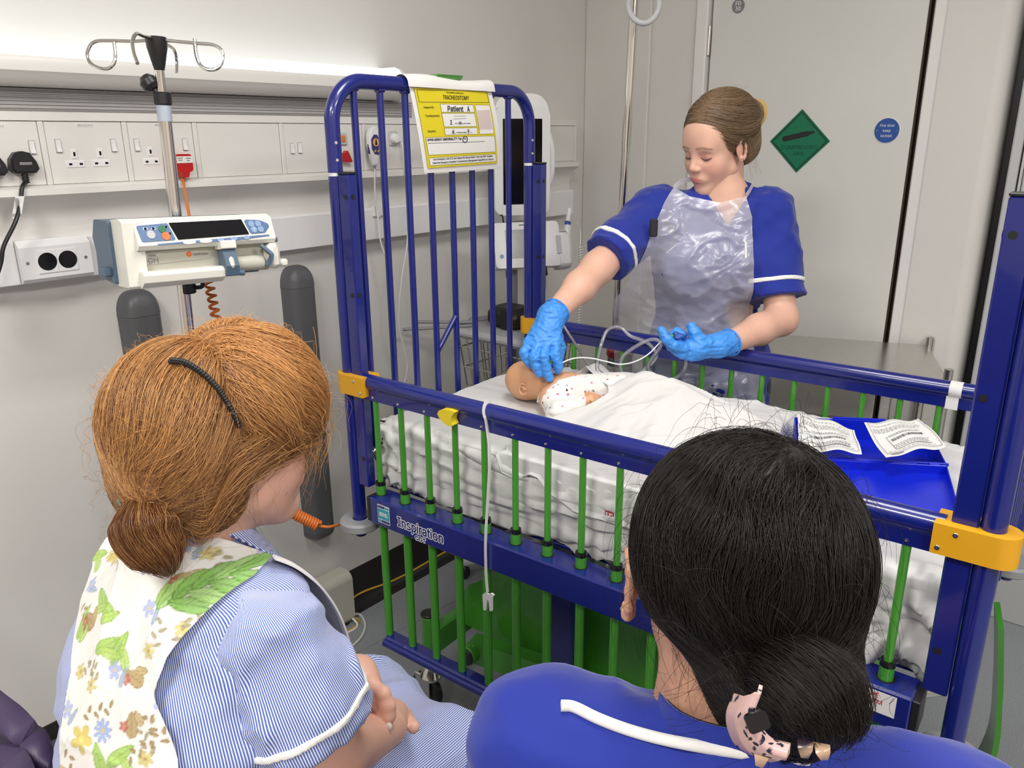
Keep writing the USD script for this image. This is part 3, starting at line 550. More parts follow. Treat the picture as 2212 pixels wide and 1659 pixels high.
def hill(x, y):
    """height of the blanket over the mattress: the doll's body under taut cloth"""
    rx = np.interp(x, [.16, .24, .31, .37, .45, .55, .66, .74, .82, .90, .97], [0, .02, .062, .100, .112, .126, .118, .080, .062, .035, .0])
    yc = np.interp(x, [.2, .45, .66, .95], [.44, .44, .42, .50]); hw = np.interp(x, [.2, .45, .66, .95], [.17, .21, .26, .24])
    t = np.abs(y - yc) / hw; t = np.where(y > yc, t * 1.25, t)
    h = rx * np.clip(1 - t ** 1.25, 0, 1)
    h = np.maximum(h, .055 * np.exp(-((x - .285) / .06) ** 2 - ((y - .62) / .055) ** 2))
    return h
def blanket(offset=.004):
    nu, nv = 260, 250; v = np.linspace(0, 1, nv); yy = .73 - v * .80                    # down to y = -.07: the last part hangs over the edge
    xl = np.interp(yy, [-.07, .05, .20, .25, .30, .335, .36, .40, .44, .48, .56, .62, .73], [.46, .40, .335, .39, .462, .492, .478, .425, .36, .30, .235, .225, .235])
    xl = np.convolve(np.r_[[xl[0]] * 4, xl, [xl[-1]] * 4], np.ones(9) / 9, 'valid')[:nv] if 0 else np.convolve(np.r_[[xl[0]] * 2, xl, [xl[-1]] * 2], np.ones(5) / 5, 'valid'); xr = np.interp(yy, [-.07, .1, .35, .6, .73], [.99, .96, .93, .885, .88])
    u = np.linspace(0, 1, nu); X = xl[None] + (xr - xl)[None] * u[:, None]; Y = np.broadcast_to(yy[None], X.shape).copy()
    edge = .062; over = np.clip(edge - Y, 0, 1); Yc = np.maximum(Y, edge)
    Z = MZ + offset + hill(X, Yc)
    f = 1 - np.abs(2 * fb(X * 3 + Y * 2.2, Y * 9 - X * 7, 3., 3, 21) - 1); g = 1 - np.abs(2 * fb(X * 5 - Y * 3, Y * 5, 6., 3, 25) - 1)
    Z = Z + (f ** 4) * .013 * (Y > -.2) + (g ** 5) * .007
    r = np.hypot(X - .62, Y - .42); a = np.arctan2(Y - .42, X - .62); Z += np.clip(r - .06, 0, .12) * .06 * (np.sin(a * 9 + 2 * fb(X * 4, Y * 4)) ** 3) * np.clip(1 - r * 2.4, 0, 1)
    Z += .012 * np.exp(-((u[:, None]) / .035) ** 2) * (fb(Y * 14, 0, 3.)) + .005 * np.exp(-(u[:, None] / .02) ** 2)
    Z -= over * .92 - .012 * np.sqrt(over + 1e-9) * 0; Y = Yc - np.clip(over, 0, .02) * .55 - .004 * np.sin(X * 22) * (over > 0) * np.clip(over / .03, 0, 1)
    end = np.clip((u[:, None] - .97) / .03, 0, 1); Z = Z * (1 - end) + (MZ + .004) * end * (over == 0) + Z * end * (over > 0)
    return np.stack([X, Y, np.maximum(Z, np.where(over > 0, -9, MZ + .003))], -1)
bl = thing('blanket', 'smooth white blanket draped over the body of the baby doll', 'blanket', c2w((.6, .4, MZ)), YAW)
BP = blanket(); part(bl, 'cloth', cw(thick(BP[:, ::-1], .002)), 'blanket_white', True)
# the sheet folded under it, with a printed laundry mark, hanging in a rounded flap inside the near gate
nu, nv = 180, 70; u, v = np.meshgrid(np.linspace(0, 1, nu), np.linspace(0, 1, nv), indexing='ij')
ext = np.interp(u, [0, .03, .10, .16, .2, .26, .36, .5, 1], [.035, .075, .085, .062, .062, .095, .118, .118, .10])
dn = v * ext; X = .36 + u * .62 + .015 * np.sin(v * 3) * (1 - u); Yb = np.where(dn < .03, .080 - dn * .95, .0515); Zb = np.where(dn < .03, MZ + .005 + .004 * (1 - dn / .03), MZ + .005 - (dn - .03))
Yb -= .005 * np.sin(u * 17 + v) ** 2 * v + .005 * v + .006 * np.clip((v - .9) / .1, 0, 1)
fs = solo('folded_sheet', cw(thick(np.stack([X, Yb, Zb], -1)[:, ::-1], .003)), 'sheet_white', 'folded white sheet flap with a dark red laundry mark hanging behind the near bars', 'sheet', True)
part(fs, 'laundry_mark', [cw(bx((x0, .0435, z0), (x0 + w, .0452, z0 + h), .0002)) for x0, z0, w, h in ((.602, -.127, .022, .004), (.605, -.134, .016, .003), (.630, -.136, .02, .003), (.652, -.147, .030, .003), (.652, -.156, .003, .010), (.660, -.156, .004, .008), (.668, -.157, .003, .009), (.675, -.157, .004, .005), (.681, -.157, .003, .012))], 'red_plastic')
u, v = np.meshgrid(np.linspace(0, 1, 60), np.linspace(0, 1, 40), indexing='ij')
X = .235 + u * .22; wv = np.sin(np.pi * np.clip(u, 0, 1)) ** .4; Y = .052 - .011 * np.sin(v * np.pi) * wv - .004; Z = -.098 - .03 * u - (v - .5) * (.022 + .030 * u * (1 - u) * 2) * wv
part(fs, 'rolled_edge', cw(thick(np.stack([X, Y, Z], -1)[:, ::-1], .003)), 'sheet_white', True)
# ================================================================ the baby doll
def build_body(parts, lo, hi, h, tb=4):
    val, lo, h = field(parts, lo, hi, h); v, f = nets(val, lo, h); m = trimesh.Trimesh(v, f, process=False)
    if tb: taubin(m, tb)
    return m
dm = (.255, .39)
D = [('e', (.188, .398, -.022), (.062, .052, .056), None, .02), ('e', (.228, .396, -.006), (.042, .041, .044), None, .03), ('e', (.222, .375, .014), (.017, .015, .013), None, .02), ('e', (.222, .421, .012), (.017, .015, .013), None, .02),
     ('e', (.222, .399, .036), (.009, .007, .010), None, .012), ('e', (.258, .398, .014), (.015, .017, .017), None, .02), ('e', (.236, .399, .031), (.006, .012, .006), None, .008),
     ('-e', (.206, .378, .033), (.010, .010, .007), None, .012), ('-e', (.206, .420, .033), (.010, .010, .007), None, .012), ('e', (.206, .378, .027), (.008, .009, .007), None, .006), ('e', (.206, .420, .027), (.008, .009, .007), None, .006),
     ('c', (.25, .398, -.035), (.31, .40, -.035), .030, .036, .02), ('c', (.31, .345, -.04), (.31, .455, -.04), .032, .032, .03), ('c', (.32, .40, -.03), (.48, .42, -.02), .05, .058, .04),
     ('c', (.325, .335, -.045), (.375, .295, -.055), .026, .022, .02), ('c', (.375, .295, -.055), (.425, .33, -.022), .021, .015, .012), ('c', (.425, .33, -.022), (.438, .340, -.012), .013, .013, .01)]
for i in range(4): y = .331 + i * .0072; D += [('c', (.438, y, -.010 + .003 * math.sin(i)), (.450, y + .001, -.013), .0042, .0040, .003), ('c', (.450, y + .001, -.013), (.451, y + .001, -.023), .0039, .0036, .003)]
D += [('c', (.432, .352, -.008), (.446, .354, -.016), .0046, .0042, .003)]
t = np.linspace(0, 2 * np.pi, 15)
earc = [(.218 + .012 * math.cos(a) + .0015, .3445 - .003, -.027 + .016 * math.sin(a)) for a in t]
for sy in (0, 1):
    for p, q in zip(earc[2:-2], earc[3:-1]):
        p2, q2 = [(w[0], w[1] if not sy else .398 * 2 - w[1], w[2]) for w in (p, q)]; D.append(('c', p2, q2, .0028, .0028, .003))
    D.append(('c', (.222, (.348 if not sy else .448), -.030), (.216, (.346 if not sy else .450), -.024), .004, .003, .005))
dl = build_body(D, (.11, .25, -.085), (.56, .5, .06), .0024)
dv = A(dl.vertices); tint = np.tile(A([[.70, .37, .205]]), (len(dv), 1))
hairm = np.clip((.185 - dv[:, 0]) / .03 + (-.045 - dv[:, 2]) / .03, 0, 1) * np.clip((.25 - dv[:, 0]) / .02, 0, 1) * fb(dv[:, 0] * 260, dv[:, 1] * 120, dv[:, 2] * 420, 2, 2); tint *= (1 - .35 * hairm)[:, None]
ch = np.exp(-(((dv - (.226, .374, .018)) / .014) ** 2).sum(1)) + np.exp(-(((dv - (.226, .423, .018)) / .014) ** 2).sum(1)); tint = tint * (1 - .25 * ch[:, None] * A([0, .6, .5]))
doll = thing('baby_doll', 'bald vinyl baby doll lying on its back with a neck tie and breathing tube', 'doll', c2w((.3, .4, MZ)), YAW)
body = part(doll, 'body', (c2w(dv), dl.faces), 'doll_vinyl', True, prim={'tint': tint})
for y in (.378, .420): part(body, 'eye_slit', cw(tube(bez([(.2075, y - .008, .0325), (.209, y, .0345), (.2075, y + .008, .0325)], 10), .0007, 6)), 'ink_black')
part(body, 'nostril_line', cw(tube(bez([(.2385, .392, .0365), (.2395, .399, .0375), (.2385, .406, .0365)], 8), .0007, 6)), 'red_plastic')
SD = [('c', (.322, .348, -.045), (.31, .455, -.04), .035, .035, .03), ('c', (.33, .40, -.034), (.48, .42, -.022), .055, .062, .04), ('c', (.330, .335, -.045), (.375, .293, -.055), .034, .031, .025), ('c', (.375, .293, -.055), (.418, .325, -.027), .030, .0215, .02), ('c', (.410, .319, -.031), (.428, .332, -.020), .021, .0205, .006)]
val, lo, h = field(SD, (.27, .23, -.1), (.56, .5, .06), .0025); Pn = pts_of(lo, val.shape, h)
val += (fb(Pn[..., 0] * 26, Pn[..., 1] * 26, Pn[..., 2] * 60, 2, 4) - .5) * .010 * np.clip((.40 - Pn[..., 1]) / .05, 0, 1)
neck = -((Pn[..., 0] - .305) - 1.05 * np.maximum(Pn[..., 1] - .350, 0) * (Pn[..., 1] < .42) * (Pn[..., 2] > -.03) - .12 * np.maximum(-(Pn[..., 2] + .045), 0)); val = np.maximum(val, neck)   # the open V neckline
val = np.maximum(val, (Pn[..., 0] * .8 + Pn[..., 1] * .6) - (.428 * .8 + .332 * .6) - .12 * (Pn[..., 1] > .36)); v, f = nets(val, lo, h)
m = trimesh.Trimesh(v, f, process=False); taubin(m, 3); v = A(m.vertices)
tn = np.tile(A([[.80, .78, .74]]), (len(v), 1)); rg = np.random.default_rng(3); vis = v[(v[:, 1] < .42) & (v[:, 2] > -.075)]
for k in range(64):
    c = vis[rg.integers(len(vis))]; dd = np.linalg.norm(v - c, axis=1); col = [(.55, .12, .22), (.03, .03, .03), (.40, .42, .40), (.62, .25, .32)][(0, 3, 0, 2, 1)[k % 5]]
    r = (.0036, .0019, .0030, .0034)[(0, 3, 0, 2)[k % 4]]; sel = dd < r
    if k % 3 == 2: sel &= dd > r - .0021
    tn[sel] = col
part(doll, 'sleepsuit', (c2w(v), m.faces), 'print_cloth', True, prim={'tint': tn}, label='white baby suit printed with small pink hearts and dots')
a = np.linspace(0, 2 * np.pi, 60); band = []
for k in a: band.append((.283 + .014 * math.sin(k) + .006 * math.cos(2 * k), .398 + .041 * math.cos(k), -.034 + .041 * math.sin(k)))
part(doll, 'neck_tie', [cw(sweep(band, [(-.0016, -.010), (.0016, -.010), (.0016, .010), (-.0016, .010)])), cw(sweep(bez([(.270, .347, -.058), (.274, .352, -.035), (.292, .358, -.012), (.306, .363, .002)], 18), [(-.004, -.006), (.004, -.006), (.004, .006), (-.004, .006)]))], 'cream_print', True)
tb = part(doll, 'breathing_tube', [cw(extr(Polygon([(-.022, -.008), (.022, -.008), (.024, .008), (-.024, .008)]).buffer(.003), .002, (.303, .398, -.002), (0, 1, 0), (.8, 0, .6))), cw(tube(bez([(.296, .398, -.004), (.290, .397, .008), (.288, .392, .018), (.287, .389, .026)], 16), .0066, 16)), cw(rod((.287, .389, .022), (.286, .387, .036), .0078, 18, .001))], 'white_plastic')
# ================================================================ open blue box with packets
zr = -.03
nl, nr, fl = conc(1722, 985, 2, zr), conc(2045, 1001, 2, zr), conc(1716, 901, 2, zr)
ex = unit((nr - nl)); ey = unit(fl - nl); bw, bd = np.linalg.norm(nr - nl), np.linalg.norm(fl - nl)
tr = thing('blue_tray_box', 'open bright blue plastic box with its lid laid open on the cot foot end', 'box', c2w((nl + nr) / 2 + ey * bd / 2 + A([0, 0, MZ - zr])), YAW)
def boxat(x0, x1, y0, y1, z0, z1, b=.001, o=None, e=None):
    E = A([ex, ey, (0, 0, 1.)]) if e is None else A(e); o = nl if o is None else o
    return cbox(o + A([(x0 + x1) / 2, (y0 + y1) / 2, (z0 + z1) / 2]) @ E, (x1 - x0, y1 - y0, z1 - z0), b, E)
hh = zr - MZ - .002
part(tr, 'base', [cw(q) for q in (boxat(0, bw, 0, bd, -hh, -hh + .0025), boxat(0, bw, 0, .0028, -hh, 0), boxat(0, bw, bd - .0028, bd, -hh, 0), boxat(0, .0028, 0, bd, -hh, 0), boxat(bw - .0028, bw, 0, bd, -hh, 0), boxat(.09, bw - .09, bd - .001, bd + .006, -.02, .004), boxat(-.004, bw + .004, -.004, .001, -.006, .001))], 'tray_blue')
part(tr, 'hinge', [cw(boxat(bw * f0, bw * f1, -.012, .0, -.004, .002)) for f0, f1 in ((.05, .12), (.2, .8), (.88, .95))], 'tray_blue')
ly, ln, ld = unit(conc(2078, 1118, 2, zr) - nr), A([0, 0, 1.]), np.linalg.norm(conc(2078, 1118, 2, zr) - nr)
LE = A([ex, ly, ln]); o2 = nl + ly * .012
lid = part(tr, 'lid', [cw(cbox(o2 + A([(q[0] + q[1]) / 2, (q[2] + q[3]) / 2, (q[4] + q[5]) / 2]) @ LE, (q[1] - q[0], q[3] - q[2], q[5] - q[4]), .001, LE)) for q in
    ((0, bw, 0, ld - .012, -.022, -.0195), (0, bw, 0, .0025, -.022, 0), (0, bw, ld - .0145, ld - .012, -.022, .0), (0, .0025, 0, ld - .012, -.022, 0), (bw - .0025, bw, 0, ld - .012, -.022, 0))], 'tray_blue')
plain('teal_cloth', (.01, .16, .19), .7)
def packet(c0, c1, c2, c3, bend, label, seed):
    """a paper pouch: far left, far right, near right, near left"""
    c0, c1, c2, c3 = [A(c, float) for c in (c0, c1, c2, c3)]; u, v = np.meshgrid(np.linspace(0, 1, 40), np.linspace(0, 1, 40), indexing='ij')
    P = (c0 * ((1 - u) * (1 - v))[..., None] + c1 * (u * (1 - v))[..., None] + c2 * (u * v)[..., None] + c3 * ((1 - u) * v)[..., None])
    P[..., 2] += bend * np.sin(u * np.pi) * .6 + .004 * np.sin(v * 5 + u * 3 + seed) + .003 * np.sin(u * 11 + seed)
    t = thing('sterile_packet', label, 'packet', c2w(P.mean((0, 1))), YAW, group=None); part(t, 'pouch', cw(thick(P[:, ::-1], -.0015)), 'paper_white', True)
    from scipy.interpolate import RegularGridInterpolator as RGI
    I = RGI((np.linspace(0, 1, 40), np.linspace(0, 1, 40)), P)
    def strip(u0, u1, v0, v1, up=.0009):
        up += .0022
        a, b = np.meshgrid(np.linspace(u0, u1, max(2, int((u1 - u0) * 30))), np.linspace(v0, v1, max(2, int((v1 - v0) * 30))), indexing='ij'); Q = I(np.stack([a, b], -1)); Q[..., 2] += up; return grid(Q[:, ::-1])
    r = np.random.default_rng(seed)
    part(t, 'label', cw(strip(.24, .84, .46, .84, .0007)), 'label_white', True)
    ln = []
    for vv in np.r_[.12, .2, .24, .28, .89]:
        x = .08
        while x < .88: w = r.uniform(.02, .07); ln.append(strip(x, min(x + w, .9), vv, vv + .012)); x += w + .018
    for vv in (.40, .43, .72, .76, .80):
        x = .2 + r.uniform(0, .1)
        while x < .8: w = r.uniform(.015, .05); ln.append(strip(x, x + w, vv, vv + .016, .0012)); x += w + .012
    part(t, 'small_print', [cw(q) for q in ln], 'ink_grey', True, kind='stuff')
    bars = [strip(.27 + k * .0105, .27 + k * .0105 + r.choice([.003, .006]), .52, .60, .0013) for k in range(50)]; part(t, 'barcode', [cw(q) for q in bars], 'ink_black', True, kind='stuff')
    part(t, 'border_line', [cw(q) for q in (strip(.04, .96, .04, .048), strip(.04, .048, .04, .95), strip(.952, .96, .04, .95), strip(.04, .96, .94, .95), strip(.1, .30, .955, .975))], 'ink_grey', True)
z1 = -.012
packet(conc(1722, 897, 2, z1 + .012), conc(1846, 925, 2, z1 + .01), conc(1862, 981, 2, z1), conc(1726, 976, 2, z1 + .002), .004, 'printed white paper packet lying in the left of the blue box', 1)
packet(conc(1866, 918, 2, z1 + .02), conc(1984, 902, 2, z1 + .035), conc(2045, 965, 2, z1 + .012), conc(1913, 993, 2, z1 + .004), .006, 'printed white paper packet propped askew on the right of the blue box', 2)
m = [cw(boxat(bw * .40, bw * .56, .02, .06, -hh + .004, -.02, .006))]; solo('teal_pouch', m, 'teal_cloth', 'small teal pouch half hidden under the packets in the blue box', 'pouch', 30)
m = [cw(lathe([(0, 0), (.012, 0), (.014, .01), (.010, .03), (.004, .034), (.004, .06), (0, .06)], 20, nl + ex * bw * .62 + ey * .05 + A([0, 0, -hh + .018]), ex))]; solo('tube_connector', m, 'clear_tube', 'clear plastic connector lying in the right of the blue box', 'connector', 30)
# ================================================================ drip stand with syringe pump
plain('slate_blue', (.085, .135, .20), .42); plain('panel_blue', (.10, .175, .34), .4); plain('pump_white', (.78, .77, .70), .3); plain('pump_beige', (.52, .51, .44), .4)
plain('pale_blue', (.42, .48, .56), .5); plain('key_green', (.01, .16, .06), .4); plain('key_orange', (.85, .17, .03), .4); plain('key_blue', (.24, .36, .56), .4)
pa, pb = dep(405, 700, 1.66), dep(338, 92, 1.51); pd = unit(pb - pa); base = pa - pd * (pa[2] - .1) / pd[2]
ivp = thing('drip_stand', 'chrome drip stand with four hooks in front of the bedhead trunking', 'drip stand', (base[0], base[1], 0))
at_ = lambda y0: pa + pd * y0                                      # distance along the pole from pa upwards
Lp = np.linalg.norm(pb - pa); Lc = Lp * .815                       # collar
part(ivp, 'lower_pole', rod(base, pa + pd * (Lc - .02), .0125, 22, .001), 'chrome')
part(ivp, 'upper_pole', rod(pa + pd * (Lc - .03), pb - pd * .02, .009, 20, .001), 'chrome')
co = part(ivp, 'collar', rod(pa + pd * (Lc - .012), pa + pd * (Lc + .012), .0165, 24, .002), 'black_plastic')
part(ivp, 'paper_label', lathe([(.0132, 0), (.0136, 0), (.0136, .03), (.0132, .03)], 24, pa + pd * (Lc - .042), pd), 'pale_blue')
kb = dep(323, 180, 1.53); part(co, 'knob', [lathe([(0, -.017), (.010, -.015), (.0165, -.006), (.0165, .006), (.010, .014), (0, .016)], 26, kb, unit(pa + pd * Lc - kb)), rod(kb, pa + pd * Lc, .006, 12)], 'black_plastic')
part(ivp, 'hub', lathe([(0, -.045), (.009, -.045), (.013, -.03), (.019, -.004), (.020, .012), (.018, .015), (0, .015)], 28, pb - pd * .005, pd), 'black_plastic')
hc = pb + pd * .006
def hook(px_pts, ds):
    P = [hc] + [dep(x, y, t) for (x, y), t in zip(px_pts, ds)]; return tube(bez(P, 60), .0033, 10)
part(ivp, 'hook', hook([(290, 89), (240, 88), (205, 90), (190, 108), (190, 128), (205, 143), (228, 149), (243, 141), (249, 123), (246, 92)], [1.51] * 10), 'chrome')
part(ivp, 'hook', hook([(385, 90), (430, 94), (460, 97), (478, 108), (481, 127), (472, 146), (452, 151), (433, 141), (424, 118), (420, 84)], [1.51] * 10), 'chrome')
part(ivp, 'hook', hook([(310, 78), (294, 73), (286, 90), (289, 115), (297, 137)], [1.46, 1.41, 1.39, 1.38, 1.37]), 'chrome'); part(ivp, 'hook', hook([(362, 97), (376, 108), (381, 130), (381, 157)], [1.56, 1.60, 1.62, 1.62]), 'chrome')
cl = dep(403, 620, 1.645); part(ivp, 'pole_clamp', [rod(cl - pd * .013, cl + pd * .013, .0185, 20, .002), sweep(bez([cl, cl + RC[0] * .03 - RC[2] * .0 + pd * .0, cl + RC[0] * .035 + pd * .012], 8), ring(.0045, 8))], 'black_plastic')
for k in range(5):
    a = k * 2 * np.pi / 5 + .3; e = A([base[0] + .2 * math.cos(a), base[1] + .2 * math.sin(a), .06])
    part(ivp, 'foot', sweep([A([base[0], base[1], .11]), e], ring(.014, 12)), 'steel'); part(ivp, 'castor', rod(e + A([0, -.01, -.037]), e + A([0, .01, -.037]), .023, 20, .003), 'black_plastic')
# the pump: local frame u along the wall, v up, w out of the front
yw = .10; PU, PW = A([-math.sin(yw) * -1 * 0 + .10, .995, -.035]), A([.995, -.10, .05]); PU /= np.linalg.norm(PU); PV = unit(np.cross(PW, PU)) * -1
PV = PV if PV[2] > 0 else -PV; PW = unit(np.cross(PU, PV)); PW = PW if PW[0] > 0 else -PW
PO = dep(438, 541, 1.505); K = .00094
def pv(x, y): return (x - 1115) / 5.92 * K, ((620 - (x - 1115) * .066) - y) / 5.92 * .00093
def pl(m): v, f = arr(m); return v[:, :1] * PU + v[:, 1:2] * PV + v[:, 2:3] * PW + PO, f
def side(prof, u0, u1): # prof of (w, v)
    m = trimesh.creation.extrude_polygon(Polygon(prof).buffer(-.003).buffer(.003, 5), u1 - u0, engine='earcut'); v = A(m.vertices); return np.stack([v[:, 2] + u0, v[:, 1], v[:, 0]], 1), m.faces
pm = thing('syringe_pump', 'white and slate blue syringe pump with a dark screen clamped to the drip stand', 'medical pump', PO - PW * .1)
uL, uR = pv(210, 500)[0], pv(2010, 400)[0]
part(pm, 'front_shell', pl(side([(-.05, -.058), (.008, -.058), (.008, .058), (-.012, .064), (-.05, .062)], uL, uL + .035)), 'pump_white', 40)
part(pm, 'upper_housing', pl(side([(-.05, .0), (.016, .008), (.022, .016), (.006, .058), (-.010, .064), (-.05, .062)], uL + .02, uR)), 'pump_white', 40)
part(pm, 'recess_panel', pl(cbox(((uL + uR) / 2 + .01, -.012, -.02), (uR - uL - .03, .07, .03), .003)), 'pump_beige', 40)
part(pm, 'syringe_ledge', pl(side([(-.05, -.058), (.012, -.060), (.026, -.050), (.028, -.036), (.020, -.030), (-.05, -.030)], uL + .02, pv(1290, 0)[0])), 'pump_white', 40)
part(pm, 'back_housing', pl(side([(-.135, -.045), (-.045, -.054), (-.045, .060), (-.12, .062), (-.14, .03), (-.13, .0)], uL - .006, uR - .01)), 'slate_blue', 40)
part(pm, 'side_tab', pl(cbox((uL - .012, -.032, -.07), (.014, .016, .03), .002)), 'slate_blue')
part(pm, 'rubber_foot', [pl(rod((pv(465, 0)[0], -.063, -.02), (pv(465, 0)[0], -.057, -.02), .005, 12))], 'black_plastic')
nf = unit(A([.016, .042])); # the control face leans back: (w, v) from (.022, .016) to (.006, .058)
def fp(u, v, o=.0): q = np.clip((v - .016) / .042, -.3, 1.2); return A([u, .016 + .042 * q, .022 - .016 * q]) + A([0, .356, .934]) * o
def face(poly, o, t):                                              # a flat shape on the leaning face (poly in u, v)
    ms = [trimesh.creation.extrude_polygon(g, t, engine='earcut') for g in getattr(poly, 'geoms', [poly])]; v, f = join(ms); q = (v[:, 1] - .016) / .042
    return pl((np.stack([v[:, 0], v[:, 1], .022 - .016 * q], 1) + A([0, .356, .934]) * (v[:, 2:3] + o), f))
def fpoly(pts, r=.002): return Polygon([pv(*p) for p in pts]).buffer(-r).buffer(r, 5)
part(pm, 'left_keypad', face(fpoly([(360, 345), (712, 305), (765, 495), (385, 525)], .003), 0, .0012), 'panel_blue')
sc = part(pm, 'screen', face(fpoly([(728, 302), (1612, 238), (1668, 415), (790, 492)], .001), 0, .0012), 'black_gloss')
part(pm, 'right_keypad', face(fpoly([(1640, 238), (1850, 240), (1950, 280), (1955, 320), (1880, 395), (1690, 412)], .004), 0, .0012), 'panel_blue')
part(pm, 'lower_key_strip', face(fpoly([(530, 545), (830, 515), (1920, 415), (1930, 432), (1500, 490), (560, 556)], .0006), 0, .0012), 'panel_blue')
def key(x, y, r, mat, e=1.0, par=pm, name='key'):
    u, v = pv(x, y); t = np.linspace(0, 2 * np.pi, 22)[:-1]; return part(par, name, face(Polygon(np.c_[u + r * e * np.cos(t), v + r * np.sin(t)]), .001, .0014), mat)
key(638, 376, .0066, 'key_green'); key(660, 454, .0074, 'key_orange'); key(498, 440, .0074, 'grey_plastic')
for x, y in ((452, 378), (540, 370), (686, 350), (710, 424)): key(x, y, .0018, 'black_gloss', name='indicator')
for x, y in ((1725, 292), (1815, 287), (1742, 360), (1832, 352)): key(x, y, .0062, 'key_blue')
for x, y, m in ((908, 523, 'label_white'), (1105, 506, 'label_white'), (1286, 492, 'key_blue'), (1458, 474, 'key_blue'), (1620, 458, 'key_blue')): key(x, y, .0034, m, 3.6 if m == 'label_white' else 2.0)
u, v = pv(1742, 360); part(pm, 'lettering', pl(text('?', .006, fp(u, v, .0024), (1, 0, 0), (0, .934, -.356), .0004)), 'label_white')
part(pm, 'symbol', [face(fpoly(q, .0), .0012, .0006) for q in ([(428, 362), (436, 361), (437, 395), (430, 395)], [(468, 360), (476, 360), (478, 392), (470, 392)], [(500, 382), (530, 366), (532, 372), (503, 386)], [(548, 362), (570, 354), (572, 360), (550, 368)], [(548, 378), (572, 374), (572, 380), (550, 384)])], 'label_white')
wr = -.0045
part(pm, 'name_plate', pl(extr(fpoly([(432, 648), (1200, 585), (1195, 715), (440, 790)], .001), .001, (0, 0, wr))), 'pump_beige')
u, v = pv(528, 738); part(pm, 'lettering', pl(text('GH', .0098, (u, v, wr + .0012), (1, 0, 0), (0, 1, 0), .0004)), 'ink_grey')
u, v = pv(522, 678); part(pm, 'lettering', pl(text('Alaris', .0038, (u, v, wr + .0012), (1, 0, 0), (0, 1, 0), .0004, True)), 'ink_grey')
u, v = pv(1092, 660); part(pm, 'lettering', pl(text('CareFusion', .0046, (u, v, wr + .0012), (1, 0, 0), (0, 1, 0), .0004, True, width=.0295)), 'ink_grey')
u, v = pv(953, 665); part(pm, 'maker_symbol', pl(lathe([(.0016, 0), (.0052, 0), (.0052, .0006), (.0016, .0006)], 22, (u, v, wr + .001))), 'key_orange')
u0 = pv(1290, 0)[0]; u1 = pv(1455, 0)[0]
part(pm, 'syringe_clamp', [pl(side([(.000, -.052), (.030, -.050), (.036, -.03), (.022, .002), (.004, .004)], u0, u1)), pl(rod((u1, -.044, .026), (u1 + .012, -.046, .03), .006, 12, .002))], 'slate_blue', 30)
part(pm, 'clamp_window', pl(cbox(((u0 + u1) / 2, -.024, .031), (.010, .022, .012), .004, rot((1, 0, 0), .3))), 'pump_white')
part(pm, 'clamp_block', pl(side([(.0, .0), (.030, .002), (.028, .018), (.0, .018)], u0 - .004, u1)), 'pump_white', 40)
part(pm, 'plunger_rail', pl(rod((u1, -.030, .008), (pv(1830, 0)[0], -.030, .008), .0145, 20)), 'pump_beige')
ub = pv(1890, 0)[0]
part(pm, 'plunger_head', [pl(cbox((ub + .012, -.018, .012), (.026, .050, .034), .008)), pl(cbox((ub + .034, -.034, .012), (.018, .016, .02), .004))], 'pump_white', 40)
part(pm, 'plunger_grip', [pl(sweep(bez([(ub - .014, .004, .02), (ub - .002, -.010, .03), (ub + .001, -.016, .032), (ub - .003, -.028, .03), (ub - .008, -.036, .028)], 14), [(-.003, -.005), (.003, -.005), (.003, .005), (-.003, .005)])), pl(cbox((ub + .02, .012, -.01), (.03, .01, .02), .002))], 'slate_blue')
# orange coiled lead with a red plug
rp = dep(391, 355, 1.86); rp = on(391, 352, 0, XP)
pgx = XP
t = thing('red_plug_lead', 'red mains plug on an orange coiled lead reaching down to the cot', 'cable', (pgx, rp[1], rp[2]))
e0, e1 = on(391, 352, 0, pgx + .015), None
pk = part(t, 'plug', [extr(rrect(.042, .042, .008).union(Polygon([(-.012, -.02), (.012, -.02), (.007, -.034), (-.007, -.034)])), .03, e0 - A([.012, 0, 0]), (0, 1, 0), (0, 0, 1))], 'red_plastic', 30)
part(pk, 'paper_tag', [bx((e0[0] + .0182, e0[1] - .020, e0[2] + .0), (e0[0] + .0188, e0[1] + .021, e0[2] + .016), .0002)], 'label_white'); part(pk, 'tag_print', [bx((e0[0] + .0188, e0[1] + a, e0[2] + b), (e0[0] + .0192, e0[1] + a + w, e0[2] + b + .002), .0001) for a, b, w in ((-.018, .011, .014), (-.016, .006, .010), (.004, .010, .013), (.006, .005, .008))], 'ink_grey', kind='stuff')
p0 = e0 + A([.0, 0, -.034]); p1, p2 = dep(410, 472, 1.80), dep(432, 560, 1.74); c0, c1, c2 = dep(449, 600, 1.72), dep(467, 690, 1.72), dep(478, 760, 1.75)
def coil(path, r, turns, n, wr):
    p = bez(path, 60); L = np.r_[0, np.cumsum(np.linalg.norm(np.diff(p, axis=0), axis=1))]; s = np.linspace(0, L[-1], n); q = np.stack([np.interp(s, L, p[:, k]) for k in range(3)], 1); _, a, b = frames(q); th = np.linspace(0, turns * 2 * np.pi, n)[:, None]
    return tube(q + a * np.cos(th) * r + b * np.sin(th) * r, wr, 8)
part(t, 'straight_lead', [rod(p0 + A([0, 0, .004]), p0 - A([0, 0, .012]), .0052, 12), tube(bez([p0, p1, p2, c0], 30), .0034, 10)], 'orange_cord')
part(t, 'coil', coil([c0, c1, c2, dep(500, 830, 1.78), dep(545, 950, 1.82)], .0085, 24, 600, .0032), 'orange_cord')
d0, d1, d2 = dep(590, 1040, 1.9), dep(622, 1098, 1.93), dep(688, 1136, 1.95)
